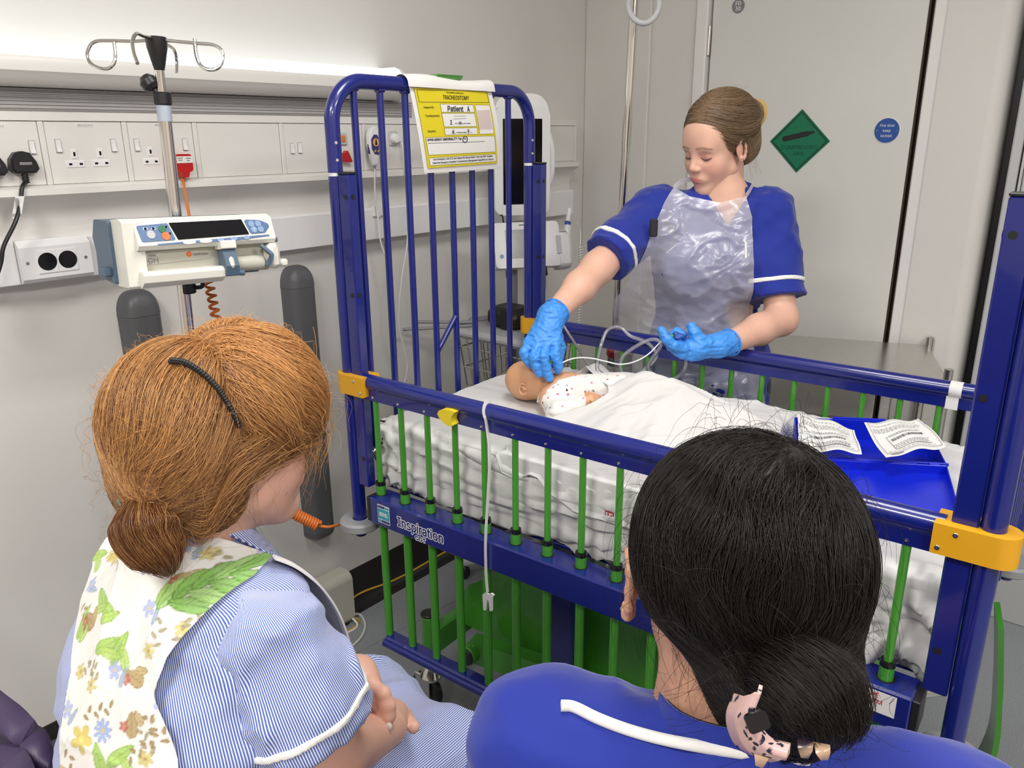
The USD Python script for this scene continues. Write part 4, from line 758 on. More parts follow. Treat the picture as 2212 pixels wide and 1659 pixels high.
part(t, 'coil', coil([dep(545, 950, 1.82), d0, d1, d2], .0115, 46, 900, .0036), 'orange_cord')
part(t, 'straight_lead', tube(bez([d2, dep(712, 1138, 1.96), dep(740, 1131, 2.0), dep(775, 1122, 2.08)], 20), .0036, 10), 'orange_cord')
# black plugs at the left edge
def bplug(px, py, label, tagd):
    c = on(px, py, 0, XP); t = thing('black_plug', label, 'plug', c)
    P = Polygon([(-.0255, -.012), (-.023, .008), (-.013, .020), (.0, .0225), (.013, .019), (.023, .002), (.0265, -.012), (.02, -.019), (-.019, -.019)]).buffer(.002, 4)
    part(t, 'body', [extr(P, .018, c + A([0, 0, 0]), (0, 1, 0), (0, 0, 1)), extr(P.buffer(-.004, 4), .022, c, (0, 1, 0), (0, 0, 1))], 'black_plastic', 30)
    part(t, 'finger_grip', cbox(c + A([.0222, .002, -.001]), (.001, .024, .006), .0004), 'ink_grey')
    part(t, 'strain_relief', [rod(c + A([.010, .0, -.02]), c + A([.010, .0, -.04]), .006, 14), *[rod(c + A([.010, 0, -.024 - k * .005]), c + A([.010, 0, -.0265 - k * .005]), .0072, 14) for k in range(4)]], 'black_plastic')
    return c, t
c, t = bplug(45, 352, 'black mains plug with a white tag in the leftmost socket in view', True)
q = [c + A([.010, 0, -.04]), on(48, 405, 0, -.40), on(44, 440, 0, -.39), on(33, 480, 0, -.37), on(8, 532, 0, -.36), on(0, 575, 0, -.36), on(-30, 660, 0, -.36)]
part(t, 'cable', tube(bez(q, 50), .0042, 10), 'black_plastic')
g = part(t, 'paper_tag', sweep([on(43, 424, 0, -.391), on(37, 462, 0, -.383)], [(-.011, -.0006), (.011, -.0006), (.011, .0006), (-.011, .0006)]), 'label_white'); part(t, 'tag_tie', rod(on(35, 470, 0, -.381), on(33, 475, 0, -.381), .006, 14, .001), 'label_white')
o = on(40, 441, 0, -.3855); part(g, 'barcode', [bx((o[0], o[1] - .006, o[2] + .012 - k * .0012), (o[0] + .0006, o[1] + .002, o[2] + .0126 - k * .0012 + (.0003 if k % 3 else 0)), .0001) for k in range(22)], 'ink_grey', kind='stuff')
c, t = bplug(-24, 357, 'second black plug cut off by the left picture edge', False)
part(t, 'cable', tube(bez([c + A([.010, 0, -.04]), on(-22, 430, 0, -.40), on(-30, 520, 0, -.37), on(-50, 640, 0, -.36)], 30), .0042, 10), 'black_plastic')
# wall guards
def guard(y0, w, zt, zb_, label):
    t = thing('wall_guard', label, 'wall guard', (XW, y0, zb_), group=None); n, dp = 20, .052
    def sec(s, z): a = np.linspace(-.5, .5, n); return [(XW + dp * s * (1 - abs(2 * k) ** 4) ** .5 if abs(2 * k) < 1 else XW, y0 + w * k * s, z) for k in a]
    def loft(rows):
        R = A(rows); v, f = grid(R); k = n; v = np.vstack([v, R[0].mean(0), R[-1].mean(0)]); m = len(rows)
        f = np.vstack([f, np.stack([np.full(k, len(v) - 2), np.arange(k), (np.arange(k) + 1) % k], 1), np.stack([np.full(k, len(v) - 1), (m - 1) * k + (np.arange(k) + 1) % k, (m - 1) * k + np.arange(k)], 1)]); return v, f
    part(t, 'strip', loft([sec(1, zb_ + .03), sec(1, zt - .062)]), 'guard_grey', 40)
    for s, z0, z1 in ((1, zt - .0615, zt), (-1, zb_ + .0295, zb_)):
        part(t, 'end_cap', loft([sec(max(math.cos(q) ** .6, .05) * 1.02, z0 + (z1 - z0) * math.sin(q)) for q in np.r_[0, .001, np.linspace(.3, 1.57, 9)]]), 'guard_grey', 50)
guard(-.358, .10, 1.212, .42, 'grey wall guard strip behind the red haired woman, left of the drip stand')
guard(.116, .10, 1.215, .325, 'long grey wall guard strip between the red haired woman and the cot')
# ================================================================ nurse call unit
c = on(737, 300, 0, XP)
t = thing('call_button', 'orange call button in a grey surround on the trunking behind the cot', 'button', c)
part(t, 'surround', cbox(c + A([.003, 0, 0]), (.008, .036, .036), .005), 'grey_plastic'); part(t, 'button', cbox(c + A([.006, .0, .0]), (.008, .021, .021), .004), 'orange_button')
part(t, 'symbol', bx(c + A([.010, -.005, -.001]), c + A([.0104, .005, .001]), .0001), 'ink_grey')
c = on(742, 340, 0, XP)
t = thing('emergency_pull', 'red triangular emergency pull knob below the orange call button', 'knob', c); part(t, 'knob', extr(Polygon([(-.014, -.009), (.017, -.011), (.004, .016), (-.003, .008), (-.012, .010)]).buffer(.003, 4), .016, c, (0, 1, 0), (0, 0, 1)), 'red_plastic', 30); part(t, 'stem', rod(c - A([.0, 0, 0]), c + A([.01, 0, 0]), .006, 12), 'red_plastic')
c = on(804, 318, 0, XP + .02); W_ = .0178
t = thing('call_handset', 'white and purple nurse call handset hanging behind the cot bars', 'remote', c, 0)
hs = Polygon([(-.010, .052), (.002, .058), (.014, .052), (.0195, .03), (.0195, .004), (.014, -.02), (.004, -.050), (-.004, -.050), (-.014, -.022), (-.02, .004), (-.019, .032)]).buffer(.002, 4)
part(t, 'shell', [extr(hs, .012, c, (0, 1, 0), (0, 0, 1)), extr(hs.buffer(-.004, 4), .016, c, (0, 1, 0), (0, 0, 1))], 'white_plastic', 30)
fpz = part(t, 'face_plate', extr(Polygon([(-.014, .022), (-.004, .034), (.006, .034), (.015, .020), (.0155, -.004), (.010, -.020), (-.004, -.018), (-.013, -.004)]).buffer(.002, 4), .0012, c + A([.016, 0, 0]), (0, 1, 0), (0, 0, 1)), 'purple_print')
part(fpz, 'call_symbol', lathe([(0, 0), (.0115, 0), (.0115, .0008), (0, .0008)], 28, c + A([.0172, .001, .014]), (1, 0, 0)), 'peach_print')
part(fpz, 'figure_mark', extr(Point(0, .007).buffer(.0026).union(rrect(.0075, .011, .002, 0, -.0015)), .0006, c + A([.018, .001, .013]), (0, 1, 0), (0, 0, 1)), 'ink_black')
part(fpz, 'light_key', [extr(Polygon([(-.004, -.003), (.003, .004), (.004, .0), (-.002, -.005)]), .0006, c + A([.0172, o, -.010]), (0, 1, 0), (0, 0, 1)) for o in (-.004, .008)], 'yellow_print')
part(t, 'side_key', cbox(c + A([.007, -.0195, -.004]), (.009, .006, .03), .003), 'purple_print'); part(t, 'strain_relief', rod(c + A([.006, 0, -.05]), c + A([.006, 0, -.062]), .004, 12), 'ink_grey')
part(t, 'cord', tube(bez([c + A([.006, 0, -.06]), on(810, 420, 0, -.405), on(815, 455, 0, -.41), on(822, 520, 0, -.40), on(838, 570, 0, -.39), on(850, 640, 0, -.38)], 40), .0026, 8), 'cable_white')
c = on(815, 455, 0, XR); t = thing('cord_clip', 'small white clip block on the dado trunking holding the handset cord', 'clip', c); part(t, 'block', [bx((c[0], c[1] - .022, c[2] - .017), (c[0] + .008, c[1] + .022, c[2] + .017), .002)], 'white_plastic'); part(t, 'lip', bx((c[0], c[1] - .004, c[2] - .02), (c[0] + .012, c[1] + .004, c[2] + .0), .002), 'white_plastic')
c = on(848, 299, 0, XP); t = thing('call_connector', 'grey round connector with a white lead right of the call handset', 'connector', c)
part(t, 'socket', cbox(c + A([.003, 0, 0]), (.006, .034, .044), .004), 'grey_plastic'); part(t, 'plug', [lathe([(0, 0), (.015, 0), (.016, .008), (.012, .016), (0, .018)], 24, c + A([.005, 0, 0]), (1, 0, 0)), cbox(c + A([.012, .01, -.004]), (.012, .028, .014), .004)], 'white_plastic', 40)
part(t, 'lead', tube(bez([c + A([.014, .022, -.006]), on(872, 330, 0, -.40), on(878, 420, 0, -.39), on(880, 520, 0, -.37), on(868, 600, 0, -.36), on(862, 700, 0, -.37), on(880, 790, 0, -.38), on(866, 850, 0, -.40)], 70), .0024, 8), 'cable_white')
# ================================================================ bedside terminal on the wall and vital signs monitor on its stand
def panel_frame(a, b):                                             # u from a to b in plan, v up, w towards the room
    u = unit(A([b[0] - a[0], b[1] - a[1], 0])); w = np.cross(u, (0, 0, 1.)); return u, A([0, 0, 1.]), w
a, b = dep(1068.5, 350, 2.66), dep(1188, 350, 2.72); u, v, w = panel_frame(a, b); wd = (b - a) @ u; m = (a + b) / 2; hh = .355
t = thing('bedside_screen', 'white bedside terminal with a tall dark screen on the wall behind the cot', 'screen', m)
loc = lambda mm: (arr(mm)[0][:, :1] * u + arr(mm)[0][:, 1:2] * v + arr(mm)[0][:, 2:] * w + m, arr(mm)[1])
sh = .355 / 2
part(t, 'bezel', loc(extr(rrect(wd, 2 * sh, .03, 0, -.0), .03, (0, 0, -.03))), 'white_plastic', 30)
part(t, 'display', loc(extr(rrect(wd * .70, 2 * sh * .79, .002, -.0, .0), .002, (0, 0, 0))), 'black_gloss')
part(t, 'back_housing', loc(extr(rrect(wd * .98, 2 * sh * 1.0, .06, .012, .045), .05, (0, 0, -.09))), 'white_plastic', 30)
part(t, 'handset_cradle', loc(sweep(bez([(wd * .56, .09, -.05), (wd * .60, .04, -.04), (wd * .60, -.04, -.04), (wd * .55, -.085, -.05), (wd * .48, -.10, -.055)], 24), ring(.012, 12))), 'white_plastic')
part(t, 'wall_arm', loc(bx((-.05, -.03, -.20), (.05, .03, -.08), .01)), 'white_plastic')
part(t, 'lead', tube(bez([loc(([(-wd * .38, -sh, -.02)], [[0, 0, 0]]))[0][0], dep(1086, 470, 2.7), dep(1090, 520, 2.72), dep(1095, 600, 2.75)], 20), .003, 8), 'black_plastic')
a, b = dep(1068, 530, 2.55), dep(1236, 525, 2.63); u2, v2, w2 = panel_frame(a, b); tl = .30; v3 = unit(v2 * math.cos(tl) - w2 * math.sin(tl)); w3 = np.cross(u2, v3); m2 = (a + b) / 2; wd2 = (b - a) @ u2
loc2 = lambda mm: (arr(mm)[0][:, :1] * u2 + arr(mm)[0][:, 1:2] * v3 + arr(mm)[0][:, 2:] * w3 + m2, arr(mm)[1])
t = thing('vital_signs_monitor', 'white vital signs monitor with a grey screen on a wheeled stand beside the cot head', 'monitor', (m2[0], m2[1], 0))
part(t, 'body', [loc2(extr(rrect(wd2 * .84, .148, .014, -wd2 * .08, 0), .05, (0, 0, -.05))), loc2(extr(rrect(wd2 * .7, .12, .03, -wd2 * .05, -.005), .07, (0, 0, -.115)))], 'white_plastic', 30)
part(t, 'screen', loc2(extr(rrect(wd2 * .42, .092, .001, -wd2 * .14, .004), .002, (0, 0, 0))), 'screen_grey')
part(t, 'side_module', [loc2(cbox((wd2 * .39, -.02, -.035), (wd2 * .24, .125, .075), .015)), loc2(cbox((wd2 * .40, .03, -.03), (wd2 * .18, .03, .05), .01))], 'white_plastic', 40)
part(t, 'module_slot', loc2(cbox((wd2 * .32, -.005, .003), (.016, .06, .003), .001)), 'grey_plastic')
pw = part(t, 'thermometer_well', loc2(rod((wd2 * .46, .01, -.02), (wd2 * .49, .062, -.02), .013, 16, .003)), 'white_plastic')
pb_ = part(t, 'thermometer_probe', loc2(rod((wd2 * .49, .06, -.02), (wd2 * .54, .118, -.02), .0085, 14, .003)), 'white_plastic'); part(pb_, 'blue_band', loc2(rod((wd2 * .487, .058, -.02), (wd2 * .499, .074, -.02), .0105, 14, .002)), 'sign_blue')
part(t, 'probe_cord', [tube(bez([dep(1246, 480, 2.62), dep(1254, 500, 2.64), dep(1254, 530, 2.64)], 12), .002, 6), coil([dep(1254, 530, 2.64), dep(1254, 620, 2.64), dep(1251, 690, 2.64), dep(1249, 730, 2.64), dep(1246, 800, 2.64)], .006, 46, 600, .0016)], 'white_plastic', True)
part(t, 'power_key', loc2(lathe([(0, 0), (.007, 0), (.007, .001), (0, .001)], 18, (-wd2 * .42, -.035, 0))), 'key_blue')
part(t, 'maker_mark', loc2(bx((-wd2 * .17, .063, 0), (-wd2 * .06, .066, .0008), .0001)), 'key_green')
pc = dep(1108, 600, 2.66); part(t, 'pole', rod((pc[0], pc[1], .09), (pc[0], pc[1], m2[2]), .016, 16), 'cable_grey')
part(t, 'cable_plug', [rod(dep(1173, 574, 2.6), dep(1176, 596, 2.6), .012, 14, .003)], 'ink_black'); part(t, 'cable', tube(bez([dep(1176, 590, 2.6), dep(1178, 610, 2.6), dep(1175, 630, 2.6), dep(1165, 645, 2.6)], 16), .004, 8), 'cable_grey')
bc = dep(1120, 715, 2.62)
part(t, 'tray', [bx((bc[0] - .16, bc[1] - .14, bc[2] - .02), (bc[0] + .15, bc[1] + .15, bc[2] + .012), .012)], 'grey_plastic', 30)
wl = []
for k in range(9):
    x = bc[0] - .15 + k * .036
    for s in (-.13, .14): wl.append(tube([(x, bc[1] + s, bc[2] - .02), (x * .85 + bc[0] * .15, bc[1] + s * .8, bc[2] - .26)], .0028, 6))
    y = bc[1] - .13 + k * .034
    for s in (-.15, .14): wl.append(tube([(bc[0] + s, y, bc[2] - .02), (bc[0] + s * .85, y * .8 + bc[1] * .2, bc[2] - .26)], .0028, 6))
for z in (.05, .12, .19, .26):
    f = 1 - z * .6; wl.append(tube([(bc[0] - .15 * f, bc[1] - .13 * f, bc[2] - z), (bc[0] + .14 * f, bc[1] - .13 * f, bc[2] - z), (bc[0] + .14 * f, bc[1] + .14 * f, bc[2] - z), (bc[0] - .15 * f, bc[1] + .14 * f, bc[2] - z), (bc[0] - .15 * f, bc[1] - .13 * f, bc[2] - z)], .0028, 6))
part(t, 'wire_basket', wl, 'steel', kind='stuff')
part(t, 'stand_base', [rod((pc[0], pc[1], .05), (pc[0], pc[1], .09), .06, 24, .01)] + [tube([(pc[0], pc[1], .07), (pc[0] + .2 * math.cos(q), pc[1] + .2 * math.sin(q), .06)], .016, 10) for q in (.3, 1.57, 2.8, 4.1, 5.3)], 'grey_plastic')
for q in (.3, 1.57, 2.8, 4.1, 5.3): part(t, 'castor', rod((pc[0] + .2 * math.cos(q), pc[1] + .2 * math.sin(q) - .012, .03), (pc[0] + .2 * math.cos(q), pc[1] + .2 * math.sin(q) + .012, .03), .03, 18, .004), 'black_plastic')
zt = bc[2] + .012
q = A([bc[0] - .03, bc[1] + .0, zt]); t = thing('cuff_pouch', 'black cuff pouch lying on the monitor stand tray', 'pouch', q); part(t, 'pouch', [cbox(q + A([0, 0, .035]), (.14, .12, .068), .02), cbox(q + A([.05, .03, .05]), (.1, .08, .03), .012)], 'black_plastic', 40)
part(t, 'strap', cbox(q + A([.02, -.0605, .035]), (.03, .004, .06), .001), 'ink_black')
for k, (o, lb) in enumerate((((-.13, -.10, .012), 'grey monitor lead coming off the left of the stand tray'), ((-.12, -.06, .020), 'upper grey monitor lead trailing over the stand tray'))):
    solo('monitor_lead', tube(bez([q + A(o) + A([-.12, -.16, -.012 + .012 * k]), q + A([-.1, -.1, .006 + .012 * k]), q + A(o), q + A([-.06, .10, .012 + .004 * k])], 30), .0055, 10), 'cable_grey', lb, 'cable', True)
# a yellow sticky note and little things are left as they stand: suction jar behind the far rail
c = on(1338, 800, 1, .74); t = thing('suction_jar', 'clear suction jar with a red lid seen through the far bars', 'jar', (c[0], c[1], c[2] - .07))
part(t, 'jar', lathe([(0, -.07), (.036, -.07), (.038, .05), (.035, .05), (.034, -.066), (0, -.066)], 26, c), 'clear_tube'); part(t, 'lid', rod(c + A([0, 0, .046]), c + A([0, 0, .068]), .041, 26, .004), 'red_plastic'); part(t, 'paper_label', lathe([(.0384, -.04), (.0388, -.04), (.0388, .02), (.0384, .02)], 26, c), 'cable_white')
part(t, 'bracket', rod(c + A([0, 0, -.085]), c + A([0, 0, -.07]), .03, 20, .004), 'grey_plastic'); part(t, 'post', rod((c[0], c[1], 0), (c[0], c[1], c[2] - .08), .012, 14), 'steel')
# chrome pole with a hooked ring behind the nurse
p1, p2 = dep(1367.5, 55, 2.38), dep(1345, 453, 2.55); dd = unit(p1 - p2); bt = p2 - dd * (p2[2] - .02) / dd[2]; tp = p1 + dd * .12
t = thing('chrome_pole', 'tall chrome pole with a looped hook behind the standing nurse', 'drip stand', (bt[0], bt[1], 0))
part(t, 'pole', [rod(bt, p1 + dd * .2, .0138, 22), rod(p1 - dd * .35, p1 + dd * .2, .0145, 22)], 'chrome')
part(t, 'hook', tube(bez([tp, dep(1358, 5, 2.3), dep(1362, 30, 2.28), dep(1378, 47, 2.27), (dep(1398, 49, 2.27)), dep(1416, 34, 2.27), dep(1424, 8, 2.27), dep(1418, -30, 2.28)], 50), .0085, 12), 'grey_plastic')
part(t, 'foot', rod((bt[0], bt[1], .0), (bt[0], bt[1], .03), .09, 30, .01), 'steel')
# stainless trolley
O = on(2006, 745, 2, .90); fx = unit(A([-.42, -.155, 0])); fy = unit(np.cross((0, 0, 1.), fx)); fy = fy if fy[1] < 0 else -fy
TE = A([fx, fy, (0, 0, 1.)]); trl = thing('steel_trolley', 'stainless steel trolley with corner posts standing behind the nurse', 'trolley', O + fx * .4 + fy * .22 - A([0, 0, O[2]]))
tb_ = lambda x0, x1, y0, y1, z0, z1, b=.002: cbox(O + A([(x0 + x1) / 2, (y0 + y1) / 2, 0]) @ TE + A([0, 0, (z0 + z1) / 2 - O[2]]), (x1 - x0, y1 - y0, z1 - z0), b, TE)
for z in (.90, .62, .25): part(trl, 'shelf', tb_(0, .8, .0, .42, z - .022, z, .004), 'steel')
for x in (.0, .8):
    for y in (.012, .408): q = O + A([x, y, 0]) @ TE; part(trl, 'post', rod((q[0], q[1], .09), (q[0], q[1], .93), .0125, 18, .002), 'steel'); part(trl, 'castor', rod((q[0], q[1] - .012, .045), (q[0], q[1] + .012, .045), .045, 20, .005), 'black_plastic')
# ================================================================ things on the floor
b1 = on(770, 1345, 2, 0); t = thing('power_box', 'rounded pale grey box standing on the floor against the skirting', 'box', (b1[0] - .045, b1[1] - .12, 0))
part(t, 'shell', sweep([(b1[0] - .045, b1[1] - .26, .098), (b1[0] - .045, b1[1], .098)], A(rrect(.088, .190, .03).exterior.coords)[:-1][:, ::-1] if 0 else A(rrect(.084, .188, .028).exterior.coords)[:-1]), 'pump_beige', 40)
part(t, 'foot', [bx((b1[0] - .08, b1[1] - .24 + k, 0), (b1[0] - .01, b1[1] - .22 + k, .012), .003) for k in (0, .2)], 'black_plastic')
fl = lambda x, y, z=.004: on(x, y, 2, z)
solo('yellow_cable', tube(bez([on(1010, 1166, 0, -.425), on(960, 1193, 0, -.425), on(885, 1236, 0, -.42), on(840, 1258, 0, -.42), on(772, 1285, 0, -.43), A([-.44, .1, .03]), A([-.44, -.3, .012]), on(160, 1638, 0, -.42), on(97, 1663, 0, -.42), A([-.42, -1.2, .01])], 90), .0035, 8), 'cable_yellow', 'thin yellow cable running along the foot of the skirting', 'cable', True)
solo('white_cable', tube(bez([on(160, 1618, 0, -.425), on(97, 1655, 0, -.425), A([-.425, -1.0, .014]), A([-.425, -1.3, .012])][::-1] + [A([-.425, -.55, .016]), A([-.43, -.2, .010])], 60), .0048, 8), 'cable_white', 'white cable along the skirting at the bottom left corner', 'cable', True)
solo('white_cable_loop', tube(bez([b1 + A([-.02, -.01, .03]), fl(778, 1328), fl(789, 1350), fl(780, 1376), fl(755, 1400), fl(720, 1420), fl(700, 1400), fl(735, 1375), fl(772, 1352), b1 + A([-.03, -.012, .03])], 70), .0042, 8), 'cable_white', 'loop of white cable on the floor by the pale grey box', 'cable', True)
solo('yellow_lead', tube(bez([b1 + A([-.02, -.004, .02]), fl(775, 1340), fl(768, 1352), fl(750, 1363), fl(720, 1372)], 24), .003, 8), 'cable_yellow', 'short yellow lead curling from the pale grey box', 'cable', True)
for k, (p, q) in enumerate((((770, 1420), (960, 1290)),)): struct('floor_seam', tube([fl(640, 1480, .0002), fl(1000, 1290, .0002)], .0012, 4), 'ink_grey')
# pale cabinet with a plinth past the foot of the cot
g0 = on(2178, 1277, 2, 0)
t = thing('floor_cabinet', 'pale cabinet on a plinth half hidden behind the foot post of the cot', 'cabinet', (g0[0] + .25, g0[1] + .2, 0)); tv = A([unit((.86, -.5, 0)), unit((.5, .86, 0)), (0, 0, 1.)])
cb = lambda x0, x1, y0, y1, z0, z1, b=.004: cbox(A([g0[0], g0[1], 0]) + A([(x0 + x1) / 2, (y0 + y1) / 2, (z0 + z1) / 2]) @ tv, (x1 - x0, y1 - y0, z1 - z0), b, tv)
part(t, 'plinth', cb(0, .6, .0, .4, 0, .05), 'paint_frame'); part(t, 'carcass', cb(-.02, .6, .02, .4, .05, .75), 'grey_plastic'); part(t, 'door', cb(-.02, .28, .0, .02, .07, .73), 'paint_frame'); part(t, 'handle', cb(.22, .24, -.02, .0, .3, .42), 'steel')
# ================================================================ things on the cot
# the laminated notice folded over the head arch: corners read off in the plane of the head bars
def nb(x, y): return conc(x, y, 0, HX + .024)
NX = (870, 150); ns = 6.913
cn = lambda x, y: (NX[0] + x / ns, NX[1] + y / ns)
Q = [nb(*cn(105, 255)), nb(*cn(1330, 320)), nb(*cn(1440, 1480)), nb(*cn(310, 1550))]
from scipy.interpolate import RegularGridInterpolator as RGI
gx, gy = np.meshgrid(np.linspace(0, 1, 24), np.linspace(0, 1, 28), indexing='ij')
NP = Q[0] * ((1 - gx) * (1 - gy))[..., None] + Q[1] * (gx * (1 - gy))[..., None] + Q[2] * (gx * gy)[..., None] + Q[3] * ((1 - gx) * gy)[..., None]
NP[..., 0] += .008 * np.sin(gy * np.pi) * (.4 + gx) + .006 * gy
NI = RGI((np.linspace(0, 1, 24), np.linspace(0, 1, 28)), NP)
no = thing('tracheostomy_notice', 'yellow and white laminated tracheostomy notice hanging on the cot head arch', 'notice', c2w(NP.mean((0, 1))), YAW)
part(no, 'sheet', cw(thick(NP[:, ::-1] - A([.0035, 0, 0]), .0012)), 'paper_white', True)
# homography from crop pixels to (gx, gy)
src = A([(105, 255), (1330, 320), (1440, 1480), (310, 1550)], float); M8 = []
for (x, y), (a_, b_) in zip(src, ((0, 0), (1, 0), (1, 1), (0, 1))): M8 += [[x, y, 1, 0, 0, 0, -a_ * x, -a_ * y, a_], [0, 0, 0, x, y, 1, -b_ * x, -b_ * y, b_]]
Hm = np.append(np.linalg.solve(A(M8)[:, :8], A(M8)[:, 8]), 1).reshape(3, 3)
def npt(x, y): q = Hm @ (x, y, 1.0); return np.clip(q[:2] / q[2], 0, 1)
def nquad(p, up=.0008, n=8, m=8):
    """a printed quadrilateral: its four corners in crop pixels, clockwise from top left"""
    p = [npt(*q) for q in p]; a, b = np.meshgrid(np.linspace(0, 1, n), np.linspace(0, 1, m), indexing='ij')
    g = p[0] * ((1 - a) * (1 - b))[..., None] + p[1] * (a * (1 - b))[..., None] + p[2] * (a * b)[..., None] + p[3] * ((1 - a) * b)[..., None]; R = NI(g); R[..., 0] += up; return cw(grid(R[:, ::-1]))
def nline(p, q, w=5, up=.0016): p, q = A(p, float), A(q, float); d = unit(q - p); n = A([-d[1], d[0]]) * w / 2; return nquad([p - n, q - n, q + n, p + n], up, 6, 2)
def nframe(p, w=5, up=.0016): return [nline(p[i], p[(i + 1) % 4], w, up) for i in range(4)]
def ntext(s, x0, y0, x1, y1, h, mat='ink_black', bold=False, up=.0017, par=no):
    """lettering from (x0, y0) to (x1, y1), the base line's ends, capitals h crop pixels tall"""
    k = (s, bold)
    if k not in TEXTS: TEXTS[k] = meshkit.text_mesh(s, 1.0, 1.0, bold)
    m = TEXTS[k]; v = A(m.vertices); w = v[:, 0].max(); d = A([x1 - x0, y1 - y0], float); L = np.linalg.norm(d); d /= L; n = A([d[1], -d[0]])
    P = A([x0, y0]) + v[:, :1] / w * L * d + v[:, 1:2] * h * n; g = A([npt(*q) for q in P]); R = NI(g); R[:, 0] += up + v[:, 2] * .0003
    return (c2w(R), m.faces)
plain('notice_yellow', (.72, .60, .015), .45); plain('notice_line', (.10, .11, .02), .5); plain('pale_pink', (.62, .52, .49), .5)
ye = part(no, 'yellow_print', nquad([(165, 272), (1255, 330), (1375, 1400), (350, 1475)], n=20, m=20), 'notice_yellow', True)
part(no, 'white_box', [nquad(q, .0012) for q in ([(535, 520), (1020, 535), (1030, 648), (550, 645)], [(550, 662), (1030, 662), (1055, 860), (580, 865)], [(582, 885), (1058, 878), (1068, 975), (592, 988)], [(1045, 535), (1262, 537), (1305, 968), (1095, 975)], [(310, 1025), (1308, 998), (1338, 1235), (350, 1285)], [(358, 1325), (1340, 1265), (1358, 1375), (378, 1440)])], 'paper_white', True)
part(no, 'frame_line', sum([nframe(q, 6) for q in ([(200, 303), (1245, 330), (1262, 498), (230, 490)],)], []) + sum([nframe(q, 4) for q in ([(535, 520), (1020, 535), (1030, 648), (550, 645)], [(550, 662), (1030, 662), (1055, 860), (580, 865)], [(582, 885), (1058, 878), (1068, 975), (592, 988)], [(1045, 535), (1262, 537), (1305, 968), (1095, 975)], [(310, 1025), (1308, 998), (1338, 1235), (350, 1285)], [(358, 1325), (1340, 1265), (1358, 1375), (378, 1440)])], []), 'notice_line', True)
part(no, 'picture_print', nquad([(1070, 620), (1255, 612), (1285, 900), (1092, 905)], .0014), 'pale_pink', True)
part(no, 'lettering', [ntext('This paediatric patient has a', 632, 352, 892, 366, 20), ntext('TRACHEOSTOMY', 578, 448, 965, 464, 62), ntext('Patient ID:', 288, 588, 440, 586, 30), ntext('Tracheostomy:', 305, 714, 520, 712, 30), ntext('Suction:', 338, 946, 456, 944, 30), ntext('UPPER AIRWAY ABNORMALITY: Yes', 330, 1078, 830, 1056, 34, bold=True), ntext('No', 862, 1056, 898, 1054, 28),
    ntext('In an Emergency: Call 2222 and request the Resuscitation Team and ENT surgeon', 418, 1360, 1295, 1306, 26), ntext('Follow the Emergency Paediatric Tracheostomy Management Algorithm on reverse', 412, 1414, 1312, 1352, 26), ntext('size ID,', 732, 822, 778, 821, 14), ntext('suction length', 840, 822, 960, 820, 14), ntext('FG Catheter to length', 752, 958, 900, 954, 16), ntext('cm', 962, 952, 984, 951, 12)], 'ink_black', 20)
def stroke(pts, w): return [nline(p, q, w, .002) for p, q in zip(pts[:-1], pts[1:])]
def loopn(cx, cy, rx, ry, w): t = np.linspace(0, 2 * np.pi, 16); return stroke(list(zip(cx + rx * np.cos(t), cy + ry * np.sin(t))), w)
part(no, 'handwriting', [ntext('Patient', 632, 630, 868, 636, 78, bold=True), ntext('A', 925, 636, 962, 636, 78, bold=True), ntext('3', 664, 828, 692, 828, 62, bold=True), ntext('44', 790, 826, 832, 824, 44, bold=True), ntext('6', 688, 962, 724, 962, 52, bold=True), ntext('9', 916, 962, 944, 960, 56, bold=True)] + loopn(880, 1052, 34, 46, 10), 'ink_black', 20)
part(no, 'rule_line', [nline((340, 1110), (1170, 1082), 8), nline((664, 832), (720, 832), 4), nline((690, 966), (745, 965), 4), nline((780, 830), (840, 828), 4), nline((905, 962), (955, 960), 4), nline((725, 705), (890, 703), 6), nline((715, 748), (905, 740), 6)], 'ink_grey', True)
# the top fold goes over the arch
aw = np.linspace(.05, np.pi + .2, 16); yA, yB = nb(*cn(85, 200))[1], nb(*cn(1345, 280))[1]; fold = []
for s, yy in zip(np.linspace(0, 1, 16), np.linspace(yA - .004, yB + .004, 16)):
    zc = .767; fold.append([(HX + .0265 * math.cos(k) * (1 + .08 * math.sin(s * 9)), yy, zc + .0235 * math.sin(k) + .004 * math.sin(s * 7) * (math.sin(k) > .3)) for k in aw])
FO = A(fold); FO = np.concatenate([np.stack([FO[:, 0] + A([.0015, 0, 0]), ], 1) + A([[0, 0, -.008]]), FO], 1); part(no, 'top_fold', cw(thick(FO, .0012)), 'paper_white', True)
c = conc(962, 170, 0, HX); cl_ = thing('green_clip', 'green plastic clip on top of the cot head arch behind the notice', 'clip', c2w(c + A([0, 0, .01])), YAW)
part(cl_, 'jaw', cw(sweep([(HX, conc(935, 166, 0, HX)[1], .791), (HX, conc(990, 170, 0, HX)[1], .792)], [(-.02, -.006), (.018, -.006), (.012, .004), (-.012, .008)])), 'cot_green', 30); part(cl_, 'hinge', cw(rod((HX, conc(938, 166, 0, HX)[1], .79), (HX, conc(986, 170, 0, HX)[1], .79), .004, 10)), 'black_plastic')
